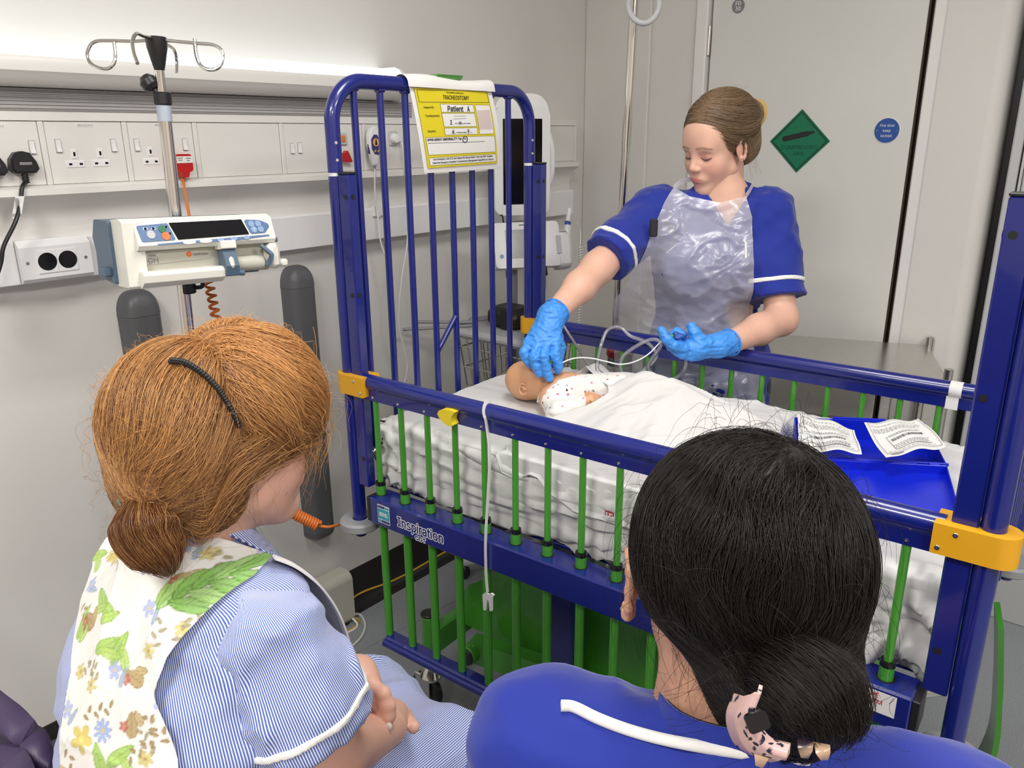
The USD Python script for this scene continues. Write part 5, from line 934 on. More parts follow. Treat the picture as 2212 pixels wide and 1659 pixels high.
# white tie with a plastic clip on the near rail
k = conc(1045, 905, 1, -.02); xk = k[0]
t = thing('white_strap', 'white fabric strap looped over the near rail with a plastic clip hanging down', 'strap', c2w((xk, -.03, -.3)), YAW)
lp = [(xk + .012, .0205 * math.cos(a) * 1.12, .037 + .0205 * math.sin(a) * 1.12) for a in np.linspace(.2, 3.5, 16)]; lp = [(xk - .014 + .02 * i / 15, p[1], p[2]) for i, p in enumerate(lp)]
hang = [conc(x, y, 1, d) for x, y, d in ((1052, 925, -.018), (1058, 985, -.024), (1054, 1075, -.03), (1049, 1165, -.042), (1050, 1240, -.042), (1053, 1280, -.040))]
part(t, 'webbing', cw(sweep(bez(lp + hang, 90), [(-.0008, -.0048), (.0008, -.0048), (.0008, .0048), (-.0008, .0048)])), 'sheet_white', 40)
h = conc(1055, 1282, 1, -.040); cpx = lambda x, y: ((x - 1055) * .00108, (1282 - y) * .00112)
P = Polygon([cpx(*q) for q in ((1040, 1290), (1046, 1284), (1058, 1283), (1064, 1278), (1071, 1280), (1066, 1288), (1065, 1320), (1060, 1322), (1057, 1298), (1052, 1296), (1048, 1325), (1042, 1326))]).buffer(.0008, 3)
part(t, 'plastic_clip', cw(extr(P, .005, h + A([0, .0025, 0]), (1, 0, 0), (0, 0, 1))), 'white_plastic', 30)
k = conc(2062, 852, 1, WD - .02); t = thing('tape_band', 'strip of white tape wrapped round the far rail near the foot', 'tape', c2w((k[0], WD, .02)), YAW)
part(t, 'band', cw(sweep([(k[0] - .014, WD, .037), (k[0] + .014, WD, .037)], ring(.0206, 20))), 'paper_white', 40); part(t, 'tail', cw(bx((k[0] - .018, WD - .0125, -.012), (k[0] + .010, WD - .0095, .03), .0006)), 'paper_white')
# ================================================================ people: shared builders
def hair_mat(name, c0, c1, rough=.34, spec=.35):
    mk(name, {'a': ('attribute', {'attribute': 'tint'}), 'h': ('hair_info', {}), 'r': ('rgb_ramp', {'ramp': [(0, c0), (1, c1)]}), 'w': ('object_info', {}), 'p': ('principled_bsdf', {'roughness': rough, 'specular_ior_level': spec, 'anisotropic': .6}),
              'g': ('geometry', {}), 'n': ('noise_texture', {'scale': 90.0, 'detail': 4.0})}, [('g.position', 'n.vector'), ('n.fac', 'r.fac'), ('r.color', 'p.base_color')])
def strand_mat(name, c0, c1, rough=.3):
    mk(name, {'g': ('geometry', {}), 'n': ('noise_texture', {'scale': 55.0, 'detail': 6.0, 'roughness': .75}), 'r': ('rgb_ramp', {'ramp': [(.28, c0), (.5, (A(c0) + A(c1)) / 2), (.72, c1)]}),
              'd': ('principled_bsdf', {'roughness': rough, 'specular_ior_level': .55}), 't': ('translucent_bsdf', {}), 'm': ('mix_closure', {'fac': .12})},
       [('g.position', 'n.vector'), ('n.fac', 'r.fac'), ('r.color', 'd.base_color'), ('r.color', 't.color'), ('d.BSDF', 'm.closure1'), ('t.BSDF', 'm.closure2')], 'm.closure')
def frame_of(face, pitch=0.0, roll=0.0):
    """axes of a head: rows right of the person, forward, up"""
    f = unit((face[0], face[1], 0)); r = np.cross(f, (0, 0, 1.)); u = A([0, 0, 1.])
    f2 = f * math.cos(pitch) - u * math.sin(pitch); u2 = np.cross(r, f2); q = rot(f2, roll)[:3, :3]
    return A([q @ r, f2, q @ u2])
HEAD = [('e', (0, -.015, .045), (.075, .097, .085), None, .02), ('e', (0, .045, -.022), (.060, .053, .085), None, .04), ('c', (.045, .015, -.055), (0, .068, -.096), .020, .017, .03), ('c', (-.045, .015, -.055), (0, .068, -.096), .020, .017, .03),
        ('e', (0, .077, -.098), (.016, .013, .014), None, .02), ('e', (.037, .060, -.030), (.023, .022, .026), None, .025), ('e', (-.037, .060, -.030), (.023, .022, .026), None, .025), ('c', (-.036, .077, .024), (.036, .077, .024), .0125, .0125, .022),
        ('e', (0, .042, .052), (.063, .051, .05), None, .03), ('-e', (.033, .097, .000), (.018, .013, .0125), None, .014), ('-e', (-.033, .097, .000), (.018, .013, .0125), None, .014),
        ('e', (.032, .0775, .001), (.0155, .0125, .0125), None, .005), ('e', (-.032, .0775, .001), (.0155, .0125, .0125), None, .005),
        ('c', (0, .088, .014), (0, .108, -.026), .0062, .0100, .014), ('e', (.0095, .101, -.031), (.0075, .0085, .0065), None, .007), ('e', (-.0095, .101, -.031), (.0075, .0085, .0065), None, .007),
        ('e', (0, .090, -.061), (.027, .011, .014), None, .016), ('e', (0, .0985, -.0588), (.021, .0058, .0038), None, .005), ('e', (0, .0975, -.0665), (.017, .0064, .0045), None, .004)]
def ears():
    out = []
    for s in (1, -1):
        for a0, a1 in zip(np.linspace(-2.2, 2.3, 9)[:-1], np.linspace(-2.2, 2.3, 9)[1:]):
            p = lambda a: (s * (.077 + .006 * (1 - math.cos(a)) * .5), -.006 - .015 * math.cos(a) * 1.0, -.002 + .028 * math.sin(a)); out.append(('c', p(a0 + np.pi * 0), p(a1), .0042, .0042, .004))
        out += [('e', (s * .076, .002, -.004), (.005, .013, .022), None, .006), ('e', (s * .077, .002, -.030), (.0042, .006, .008), None, .005)]
    return out
def xf(parts, R, c, s=1.0):
    """parts from a local frame (rows of R are its axes) to the world"""
    g = lambda p: tuple(A(p) * s @ R + c); out = []
    for q in parts:
        if q[0] == 'c': out.append(('c', g(q[1]), g(q[2]), q[3] * s, q[4] * s, q[5] * s))
        else: out.append((q[0], g(q[1]), tuple(A(q[2]) * s), R if q[3] is None else A(q[3]) @ R, q[4] * s))
    return out
def bounds(parts, m=.02):
    lo, hi = [], []
    for q in parts:
        if q[0] == '-e': continue
        r = max(q[3], q[4]) if q[0] == 'c' else max(q[2])
        for p in ((q[1], q[2]) if q[0] == 'c' else (q[1],)): lo.append(A(p) - r); hi.append(A(p) + r)
    return np.min(lo, 0) - m, np.max(hi, 0) + m
def mesh_of(parts, h, tb=6, m=.02):
    lo, hi = bounds(parts, m); return build_body(parts, lo, hi, h, tb)
def one(ms):
    """several watertight pieces of one body united into one surface"""
    try:
        out = None
        for m in ms:
            q = manifold3d.Manifold(manifold3d.Mesh(A(m.vertices, np.float32), A(m.faces, np.uint32)))
            if q.is_empty() or q.status() != manifold3d.Error.NoError: raise ValueError
            out = q if out is None else out + q
        k = out.to_mesh(); return trimesh.Trimesh(A(k.vert_properties[:, :3], float), k.tri_verts, process=False)
    except Exception: return trimesh.Trimesh(*join(ms), process=False)
def skin_tint(V, base, R=None, c=None, s=1.0, lips=(.55, .17, .15), brow=None, blush=.35, lash=True):
    t = np.tile(A([base]), (len(V), 1)); t *= (1 + .10 * (fb(V[:, 0] * 40, V[:, 1] * 40, V[:, 2] * 40, 3, 31) - .5))[:, None]
    if R is None: return t
    q = (V - c) @ R.T / s; near = np.linalg.norm(q, axis=1) < .16
    def blob(p, r): return np.exp(-(((q - p) / r) ** 2).sum(1)) * near
    for sx in (1, -1):
        b = blob((sx * .042, .078, -.03), (.024, .03, .024)) * blush; t = t * (1 - b[:, None] * A([0, .42, .38]))
        t = t * (1 - .22 * blob((sx * .076, 0, -.005), (.012, .03, .03))[:, None] * A([.1, .8, .8]))
        b = np.clip(blob((sx * .033, .09, .002), (.017, .02, .011)) * .35, 0, 1); t = t * (1 - b[:, None] * A([.25, .6, .45]))
        if brow is not None:
            arch = .0285 - np.clip(np.abs(q[:, 0]) - .036, 0, 1) * .35 - np.clip(.030 - np.abs(q[:, 0]), 0, 1) * .15; m = np.clip(1.15 - np.abs(q[:, 2] - arch) / .0030, 0, 1) * .75 * (np.abs(np.abs(q[:, 0]) - .033) < .021) * (q[:, 1] > .05) * near; t = t * (1 - m[:, None] * .75) + m[:, None] * .75 * A(brow)
        if lash:
            m = np.clip(1.2 - np.abs(q[:, 2] + .0068 - ((np.abs(q[:, 0]) - .032) / .0155) ** 2 * .005) / .0017, 0, 1) * (np.abs(np.abs(q[:, 0]) - .032) < .0158) * (q[:, 1] > .06) * near; t = t * (1 - m[:, None] * .8) + m[:, None] * .8 * A([.05, .03, .025])
    m = np.clip(np.maximum(blob((0, .104, -.0588), (.019, .012, .0040)), blob((0, .104, -.0668), (.017, .012, .0048))) * 1.6, 0, 1); t = t * (1 - m[:, None] * .85) + m[:, None] * .85 * A(lips)
    b = blob((0, .112, -.028), (.012, .012, .012)) * .3; return t * (1 - b[:, None] * A([0, .4, .35]))
def wrinkled(parts, h, amp, sc, seed, cuts=(), folds=(), m=.03, tb=4):
    """a garment: the field of its parts, loosened by folds and cut by half spaces (point, normal kept outwards removed)"""
    lo, hi = bounds(parts, m); val, lo, h = field(parts, lo, hi, h); P = pts_of(lo, val.shape, h); near = np.abs(val) < .03
    Q = P[near]; d = np.zeros(len(Q))
    n = 1 - np.abs(2 * fb(Q[:, 0] * sc[0], Q[:, 1] * sc[1], Q[:, 2] * sc[2], 3, seed) - 1); d -= (n ** 3 - .35) * amp
    for c, w, a in folds: c = A(c); u = Q - c; d -= a * np.exp(-(np.linalg.norm(u, axis=1) / w) ** 2) * np.sin((u @ unit(u.mean(0) + 1e-6)) * 0 + np.arctan2(u[:, 2], u[:, 0]) * 9)
    val[near] += d
    for p, nrm in cuts: val = np.maximum(val, (P - A(p)) @ unit(nrm))
    v, f = nets(val, lo, h); mm = trimesh.Trimesh(v, f, process=False)
    if tb: taubin(mm, tb)
    return mm, (val, lo, h)
def keep_big(m):
    ps = trimesh.graph.connected_components(m.edges, nodes=np.arange(len(m.vertices)), min_len=60)
    big = max(ps, key=len); ok = np.zeros(len(m.vertices), bool); ok[big] = True; f = m.faces[ok[m.faces].all(1)]; idx = -np.ones(len(ok), int); idx[big] = np.arange(len(big)); return trimesh.Trimesh(m.vertices[big], idx[f], process=False)
def sample(F, Q):
    val, lo, h = F; from scipy.ndimage import map_coordinates
    return map_coordinates(val, ((A(Q).reshape(-1, 3) - lo) / h).T, order=1, mode='nearest').reshape(np.shape(Q)[:-1])
def drape(F, o, U, V, W, poly, step, off, far=.0, smooth=6, wr=None, start=.35, depth=.6):
    """a sheet over a body: for each point (a, b) of the polygon in the U, V plane at o, the height along W where the body is met; far = how low it hangs where it is not"""
    from scipy.ndimage import gaussian_filter
    x0, y0, x1, y1 = poly.bounds; xs, ys = np.arange(x0 - step, x1 + 2 * step, step), np.arange(y0 - step, y1 + 2 * step, step); a, b = np.meshgrid(xs, ys, indexing='ij')
    base = A(o) + a[..., None] * U + b[..., None] * V; H = np.full(a.shape, np.nan)
    for k in np.arange(start, -depth, -.004):
        d = sample(F, base + k * W); hit = np.isnan(H) & (d < 0); H[hit] = k
    miss = np.isnan(H)
    if miss.any():
        from scipy.ndimage import distance_transform_edt
        dist, (i, j) = distance_transform_edt(miss, return_indices=True); H2 = H[i, j] - far * (dist * step) ** 1.0; H = np.where(miss, H2, H)
    Hr = H.copy(); H = gaussian_filter(H, smooth) if smooth else H; H = np.where(miss, H, np.maximum(H, Hr - off * .35)); H = gaussian_filter(H, 1.2)
    H = H + off + (wr(a, b) if wr is not None else 0); P = base + H[..., None] * W
    import shapely; inside = shapely.contains_xy(poly, a.ravel(), b.ravel()).reshape(a.shape)
    # pull the border cells onto the outline
    v, f = grid(P); ins = inside.ravel(); f = f[ins[f].any(1)]; out = np.unique(f[~ins[f]]); ab = np.stack([a.ravel(), b.ravel()], 1); ring_ = poly.exterior
    from scipy.interpolate import RegularGridInterpolator as RGI
    I = RGI((xs, ys), P, bounds_error=False, fill_value=None)
    for k in out: q = ring_.interpolate(ring_.project(Point(*ab[k]))); ab[k] = (q.x, q.y)
    v = v.copy(); v[out] = I(ab[out]); used = np.unique(f); idx = np.zeros(len(v), int); idx[used] = np.arange(len(used)); return v[used], idx[f], ab[used]
def shell2(v, f, n_off):
    """gives an open sheet a thickness"""
    m = trimesh.Trimesh(v, f, process=False); N = A(m.vertex_normals); e = np.sort(np.vstack([f[:, [0, 1]], f[:, [1, 2]], f[:, [2, 0]]]), 1); u, c = np.unique(e, axis=0, return_counts=True); b = set(map(tuple, u[c == 1])); k = len(v); rim = []
    for i, j in np.vstack([f[:, [0, 1]], f[:, [1, 2]], f[:, [2, 0]]]):
        if (min(i, j), max(i, j)) in b: rim += [(j, i, i + k), (j, i + k, j + k)]
    return np.vstack([v, v - N * n_off]), np.vstack([f, f[:, ::-1] + k, A(rim, int).reshape(-1, 3)])
def cw_grid(P):
    v, f = grid(P); n, m = P.shape[:2]; k = np.arange(n * m).reshape(n, m); e = [np.stack([np.full(m - 2, a), b, c], 1) for a, b, c in ((k[0, 0], k[0, 1:-1], k[0, 2:]), (k[-1, 0], k[-1, 2:], k[-1, 1:-1]))]; return v, np.vstack([f] + e)
def finger(pts, r0, r1, k=.004): return [('c', tuple(p), tuple(q), r0 + (r1 - r0) * i / max(len(pts) - 1, 1), r0 + (r1 - r0) * (i + 1) / max(len(pts) - 1, 1), k) for i, (p, q) in enumerate(zip(pts[:-1], pts[1:]))]
D_ = lambda *q: [dep(*p) for p in q]
# ================================================================ the standing nurse
plain('tunic_blue', (.004, .020, .27), .8, bump=(900, .12), sheen_weight=.2)
cloth('white_trim', (.80, .79, .77)); cloth('trouser_navy', (.008, .013, .06))
mk('apron_film', {'a': ('transparent_bsdf', {'color': (.97, .97, .98)}), 'd': ('diffuse_bsdf', {'color': (.88, .88, .92)}), 't': ('translucent_bsdf', {'color': (.88, .88, .92)}), 'g': ('glossy_bsdf', {'color': (1, 1, 1), 'roughness': .28}), 'f': ('layer_weight', {'blend': .4}),
   'mr': ('math', {'math_type': 'multiply_add', 'value2': .38, 'value3': .46}), 'gp': ('math', {'math_type': 'multiply_add', 'value2': .14, 'value3': .05}), 'md': ('mix_closure', {'fac': .4}), 'm1': ('mix_closure', {}), 'm2': ('mix_closure', {}),
   'q': ('geometry', {}), 'mp': ('mapping', {'scale': (30.0, 30.0, 18.0)}), 'n': ('noise_texture', {'scale': 1.0, 'detail': 3.0, 'distortion': .8}), 'b': ('bump', {'strength': .18, 'distance': .003})},
   [('q.position', 'mp.vector'), ('mp.vector', 'n.vector'), ('n.fac', 'b.height'), ('b.normal', 'g.normal'), ('d.BSDF', 'md.closure1'), ('t.BSDF', 'md.closure2'), ('f.facing', 'mr.value1'), ('mr.value', 'm1.fac'), ('f.facing', 'gp.value1'), ('gp.value', 'm2.fac'),
    ('a.BSDF', 'm1.closure1'), ('md.closure', 'm1.closure2'), ('m1.closure', 'm2.closure1'), ('g.BSDF', 'm2.closure2')], 'm2.closure')
strand_mat('hair_fair', (.12, .068, .034), (.40, .26, .15)); plain('hair_fair_cap', (.16, .098, .055), .5, noise=(160, .3))
plain('clip_amber', (.62, .42, .16), .25)
SKIN = (.72, .43, .32)
def nurse():
    shR, elR, wrR = dep(1412, 462, 2.13), dep(1292, 578, 2.03), dep(1191, 684, 1.905); shL, elL, wrL = dep(1664, 466, 2.11), dep(1688, 690, 2.08), dep(1562, 746, 1.93)
    mid = (shR + shL) / 2; hc = dep(1552, 317, 2.05); X = unit((shL - shR) * (1, 1, 0)); Fw = unit(np.cross((0, 0, 1.), X)) * -1; Fw = Fw if Fw[1] < 0 else -Fw
    wa, pe = A([.525, .775, 1.08]), A([.525, .80, .93]); ax = A([X, Fw, (0, 0, 1.)])
    t = thing('person', 'standing nurse in royal blue tunic, clear plastic apron and blue gloves at far rail', 'person', (.525, .80, 0))
    nk = mid + A([.028, .01, .045])
    tor = [('e', mid + A([0, .02, -.10]), (.150, .098, .155), ax, .05), ('e', mid + Fw * .065 + A([0, 0, -.135]) + X * .065, (.062, .055, .06), ax, .05), ('e', mid + Fw * .065 + A([0, 0, -.135]) - X * .065, (.062, .055, .06), ax, .05), ('e', wa, (.125, .095, .16), ax, .07), ('e', pe, (.165, .12, .14), ax, .07),
           ('c', shR + X * .02, shL - X * .02, .052, .052, .04), ('c', nk, nk + A([0, .01, -.06]), .055, .075, .04)]
    legs = []
    for s in (-1, 1): hp = pe + X * s * .085; legs += [('c', hp + A([0, 0, -.05]), A([hp[0], hp[1] + .01, .48]), .082, .055, .03), ('c', A([hp[0], hp[1] + .01, .48]), A([hp[0], hp[1] + .02, .08]), .053, .036, .02)]
    arms = [('c', shR, elR, .046, .042, .02), ('c', elR, elR * .6 + wrR * .4, .041, .039, .02), ('c', elR * .6 + wrR * .4, wrR, .038, .026, .02), ('c', shL, elL, .045, .040, .02), ('c', elL, elL * .6 + wrL * .4, .041, .039, .02), ('c', elL * .6 + wrL * .4, wrL, .038, .026, .02)]
    R = frame_of((-.27, -.96), math.radians(17), math.radians(-3)); s = .93; RS = R * s
    neck = [('c', hc + A([0, -.012, -.05]) @ np.eye(3) + R[1] * -.01, nk, .050, .056, .03)]
    big = mesh_of(tor + arms + legs + neck, .0075, 8)
    hd = mesh_of(xf(HEAD + ears(), R, hc, s) + [('c', hc + R[2] * -.05 - R[1] * .02, nk, .047, .05, .02)], .0023, 2)
    b = one([big, hd]); part(t, 'body', b, 'skin_tint', True, prim={'tint': skin_tint(A(b.vertices), SKIN, R, hc, s, brow=(.20, .12, .07))})
    for sx in (1, -1):
        ls = []
        for k in np.linspace(-.012, .013, 9): p = A([sx * (.032 + k * -1), .0885 - abs(k) * .25, -.0062 + (k / .0155) ** 2 * .004]); ls.append(tube([p @ RS + hc, (p + A([sx * -k * .25 * -1, .004, -.0035])) @ RS + hc], .00035, 5))
        part(t, 'eyelash', ls, 'ink_black', kind='stuff')
    part(t, 'ear_stud', trimesh.creation.icosphere(2, .0022).apply_translation(A([-.083, .004, -.034]) @ RS + hc), 'chrome', True)
    # tunic
    gar = [(q[0], q[1], tuple(A(q[2]) + .012), *q[3:]) if q[0] == 'e' else ('c', q[1], q[2], q[3] + .012, q[4] + .012, q[5]) for q in tor[:-1]]
    gar += [('c', pe + A([0, 0, -.1]), pe + A([0, .0, -.2]), .17, .175, .05), ('c', shR, elR, .063, .067, .03), ('c', shL, elL, .063, .066, .03), ('c', nk, nk + A([0, .01, -.06]), .060, .085, .03)]
    cR, cL = shR + (elR - shR) * .86, shL + (elL - shL) * .80; aR, aL = unit(elR - shR), unit(elL - shL)
    gl, gh = bounds(gar, .03); val, lo, h = field(gar, gl, gh, .006); P = pts_of(lo, val.shape, h); nr = np.abs(val) < .03; Q = P[nr]
    d = -(np.clip(1 - np.abs(2 * fb(Q[:, 0] * 13, Q[:, 1] * 13, Q[:, 2] * 9, 3, 41) - 1), 0, 1) ** 3 - .3) * .013
    dA = np.linalg.norm(Q - (shR + X * .03), axis=1); d -= .006 * np.exp(-(dA / .09) ** 2) * np.sin(np.arctan2(Q[:, 2] - shR[2] + .1, Q[:, 0] - shR[0] - .12) * 16); val[nr] += d
    sideR, sideL = np.linalg.norm(P - cR, axis=-1) < .14, np.linalg.norm(P - cL, axis=-1) < .14
    val = np.where(sideR & ((P - shR) @ aR > 0), np.maximum(val, (P - cR) @ aR), val); val = np.where(sideL & ((P - shL) @ aL > 0), np.maximum(val, (P - cL) @ aL), val)
    far_ = ((P - cR) @ aR > 0) & (np.linalg.norm(P - elR, axis=-1) < .13); val[far_] = np.maximum(val[far_], .01); far_ = ((P - cL) @ aL > 0) & (np.linalg.norm(P - elL, axis=-1) < .12); val[far_] = np.maximum(val[far_], .01)
    val = np.maximum(val, .74 - P[..., 2]); F = (val.copy(), lo, h)
    # open V neck: cut down to the breastbone
    L = (P - nk) @ ax.T; vn = np.maximum(np.abs(L[..., 0]) - .052 - .62 * (L[..., 2] - .015) * 1.0, -(L[..., 1] - .0)); val = np.maximum(val, -np.maximum(vn, -(L[..., 2] + .12)) ); val = np.maximum(val, L[..., 2] - .05 - .15 * np.maximum(-L[..., 1], 0))
    v, f = nets(val, lo, h); m = keep_big(trimesh.Trimesh(v, f, process=False)); taubin(m, 5)
    tu = part(t, 'tunic', m, 'tunic_blue', True)
    for c, a, k in ((cR - aR * .038, aR, .0035), (cL - aL * .042, aL, .0035)):
        vb = np.maximum(F[0] - .0025, np.abs((P - c) @ a) - .0065); vb = np.where(np.linalg.norm(P - c, axis=-1) < .11, vb, .2); S0 = np.argwhere(vb < .02); i0, i1 = S0.min(0), S0.max(0) + 1
        # a finer grid for the thin band
        l2 = lo + i0 * h; n2 = ((i1 - i0) * h / .0025).astype(int); P2 = pts_of(l2, n2, .0025); v2 = np.maximum(sample(F, P2) - .0032, np.abs((P2 - c) @ a) - .0055); v2 = np.maximum(v2, np.linalg.norm(P2 - c, axis=-1) - .105); vv, ff = nets(v2, l2, .0025); bm = keep_big(trimesh.Trimesh(vv, ff, process=False)); taubin(bm, 3); part(tu, 'sleeve_band', bm, 'white_trim', True, label='white band round the sleeve cuff')
    cp_ = [nk + A([.064 * math.sin(q), -.062 * math.cos(q) - .002, .004 + .016 * (1 - abs(q) / 2.4)]) @ ax for q in np.linspace(-2.4, 2.4, 30)]
    cup = np.stack([np.stack([p + A([0, 0, z]) + unit((p - nk) * (1, 1, 0)) * o for z, o in ((-.03, .010), (-.01, .004), (.012, -.001), (.026, .002), (.027, .005), (.012, .005), (-.01, .010), (-.03, .016))]) for p in cp_]); part(tu, 'collar', cw_grid(cup), 'tunic_blue', 50)
    part(tu, 'badge_pin', tube([dep(1605, 518, 1.955), dep(1611, 524, 1.955), dep(1611, 558, 1.955)], .003, 8), 'cream_print'); part(tu, 'name_badge', cbox(dep(1412, 492, 2.005), (.02, .012, .045), .003, A([X, Fw, (0, 0, 1.)])), 'ink_black')
    tr = mesh_of([('c', q[1], q[2], q[3] + .018, q[4] + .03, q[5]) for q in legs], .010, 4); part(t, 'trousers', tr, 'trouser_navy', True)
    for s in (-1, 1): hp = pe + X * s * .085; part(t, 'shoe', mesh_of([('e', (hp[0], hp[1] - .05, .045), (.045, .125, .045), None, .03), ('e', (hp[0], hp[1] + .02, .06), (.042, .06, .06), None, .03)], .008, 3), 'black_plastic', True)
    # gloves
    K = D_((1200, 738, 1.885), (1181, 742, 1.878), (1160, 746, 1.882), (1143, 744, 1.892)); pr_ = [('c', tuple(wrR), tuple(k), .027, .0145, .014) for k in K] + [('c', tuple(K[0]), tuple(K[3]), .0135, .0125, .01)]
    fs = [D_((1200, 738, 1.885), (1199, 768, 1.868), (1206, 786, 1.875), (1206, 799, 1.885)), D_((1181, 742, 1.878), (1174, 770, 1.858), (1180, 795, 1.868), (1186, 816, 1.878)), D_((1160, 746, 1.882), (1153, 771, 1.862), (1158, 790, 1.87), (1165, 806, 1.88)), D_((1143, 744, 1.892), (1133, 762, 1.878), (1139, 778, 1.882), (1146, 786, 1.895))]
    for q in fs: pr_ += finger(q, .0122, .0098, .0035)
    pr_ += finger(D_((1200, 715, 1.915), (1209, 750, 1.93), (1206, 776, 1.925), (1199, 795, 1.915)), .015, .0105, .005)
    pr_ += [('c', tuple(wrR), tuple(wrR + (elR - wrR) * .20), .0285, .0325, .01)]
    def glove(parts, wr, el, name):
        lo_, hi_ = bounds(parts, .02); vl, lo_, hh = field(parts, lo_, hi_, .0024); Pg = pts_of(lo_, vl.shape, hh); near = np.abs(vl) < .015; Qg = Pg[near]
        vl[near] -= (np.clip(1 - np.abs(2 * fb(Qg[:, 0] * 55, Qg[:, 1] * 55, Qg[:, 2] * 95, 2, 51) - 1), 0, 1) ** 3 - .3) * .0035
        a = unit(el - wr); vl = np.maximum(vl, (Pg - wr) @ a - .026 - .003 * np.sin(Pg[..., 0] * 300)); v, f = nets(vl, lo_, hh); m = trimesh.Trimesh(v, f, process=False); taubin(m, 3)
        g = part(t, 'glove', m, 'glove_blue', True, label='blue nitrile glove'); c = wr + a * .026
        e1 = unit(np.cross(a, (0, 0, 1.))); e2 = np.cross(a, e1); part(g, 'rolled_cuff', tube([c + (e1 * math.cos(q) + e2 * math.sin(q)) * .0335 for q in np.linspace(0, 2 * np.pi, 30)], .0022, 8), 'glove_blue')
    glove(pr_, wrR, elR, 'glove')
    Kl = D_((1478, 752, 1.895), (1478, 742, 1.93), (1482, 760, 1.91), (1492, 766, 1.90)); w = dep(1552, 746, 1.925); pl_ = [('c', tuple(w), tuple(dep(1505, 752, 1.905)), .028, .026, .014)] + [('c', tuple(dep(1505, 752, 1.905)), tuple(k), .022, .013, .012) for k in Kl]
    for q in (D_((1478, 752, 1.885), (1455, 746, 1.868), (1440, 733, 1.862), (1429, 715, 1.862)), D_((1478, 742, 1.93), (1462, 738, 1.925), (1454, 726, 1.92), (1462, 718, 1.915), (1474, 722, 1.912)), D_((1482, 762, 1.91), (1462, 757, 1.905), (1450, 748, 1.905), (1452, 738, 1.905)), D_((1492, 768, 1.90), (1472, 764, 1.892), (1462, 758, 1.888), (1460, 748, 1.889))): pl_ += finger(q, .0125, .010, .004)
    pl_ += finger(D_((1525, 742, 1.90), (1510, 735, 1.895), (1501, 722, 1.892), (1494, 706, 1.892)), .018, .0112, .006) + [('c', tuple(w), tuple(wrL + (elL - wrL) * .14), .0285, .032, .01)]
    glove(pl_, wrL, elL, 'glove')
    # apron
    o = A([.525, wa[1], 1.08]); UX, UZ, WF = X, A([0, 0, 1.]), Fw
    def ab(x, y, tt): q = dep(x, y, tt) - o; return (q @ UX, q[2])
    pol = Polygon([ab(1457, 404, 2.05), ab(1490, 424, 2.04), ab(1555, 438, 2.02), ab(1614, 424, 2.02), ab(1626, 470, 2.02), ab(1628, 560, 2.02), ab(1634, 660, 2.02), ab(1648, 760, 2.03), ab(1670, 870, 2.05), (.22, -.42), (-.24, -.42), ab(1335, 720, 2.10), ab(1330, 660, 2.10), ab(1352, 618, 2.10), ab(1380, 560, 2.09), ab(1402, 500, 2.08), ab(1432, 440, 2.06)])
    def wr(a, b):
        n = 1 - np.abs(2 * fb(a * 9 + b * 6, b * 14 - a * 7, 1., 2, 61) - 1); n2 = 1 - np.abs(2 * fb(a * 10 - b * 14, b * 34 + a * 12, 5., 2, 63) - 1); r = np.hypot(a - .02, b - .165); th = np.arctan2(b - .165, a - .02)
        return (n ** 6) * .006 + (n2 ** 7) * .0028 + .0022 * np.sin(th * 11) * np.exp(-r / .12) + .008 * np.sin(a * 22 + 2 * np.sin(b * 6)) * np.clip(-b / .2, 0, 1) - .012 * np.clip(-b, 0, .1) * 0
    v, f, _ = drape(F, o, UX, UZ, WF, pol, .0045, .012, far=.7, smooth=9, wr=wr)
    ap = part(t, 'apron', (v, f), 'apron_film', True, label='thin clear plastic apron')
    for crn, c in ((ab(1457, 404, 2.05), -1), (ab(1614, 424, 2.02), 1)):
        p0 = v[np.argmin(np.linalg.norm(_ - A(crn), axis=1))]; e = nk + X * c * .058 + A([0, .035, .050]); part(ap, 'neck_strap', sweep(bez([p0, p0 * .5 + e * .5 + X * c * .012 + A([0, -.012, .006]), e], 16), [(-.0008, -.006), (.0008, -.006), (.0008, .006), (-.0008, .006)]), 'apron_film', 40)
    # hair: a smooth cap drawn back into a bun, with single strands over it
    bun = A([-.010, -.122, .050])
    HP = [('e', (0, -.020, .050), (.0845, .104, .0895), None, .02), ('e', tuple(bun), (.030, .028, .034), None, .02), ('e', (0, -.072, -.02), (.06, .045, .05), None, .04), ('-e', (0, .100, -.045), (.069, .077, .104), None, .010), ('-e', (.085, -.002, -.03), (.024, .028, .05), None, .008), ('-e', (-.085, -.002, -.03), (.024, .028, .05), None, .008)]
    cap = mesh_of(xf(HP, R, hc, s), .0028, 4); hp = part(t, 'hair', cap, 'hair_fair_cap', True, label='fair hair drawn back into a clip')
    rg = np.random.default_rng(11); V = A(cap.vertices); q = (V - hc) @ R.T / s; bw_ = A(bun) @ RS + hc; lines, wid, tc = [], [], []
    def hadd(Ls, w, t0=0.0):
        for l in Ls: lines.append(l); wid.append(np.linspace(w, w * .7, len(l))); tc.append(ramp((.075, .040, .018), (.46, .32, .19), np.clip(rg.normal(.45, .26) + t0, 0, 1)))
    roots = V[rg.choice(len(V), 5200)]
    def bend(P): o = (P - hc) @ R.T / s; fr = np.clip((o[:, 1] + .02) / .07, 0, 1)[:, None]; up = np.clip((o[:, 2] - .03) / .07, 0, 1)[:, None]; return R[0] * (np.sign(o[:, 0:1] + .012) * 1.1 * fr * up) - R[2] * .5 * fr
    hadd(flow(cap, roots, bw_, 24, .0085, .0035, rg, bend, .026, .22), .00046)
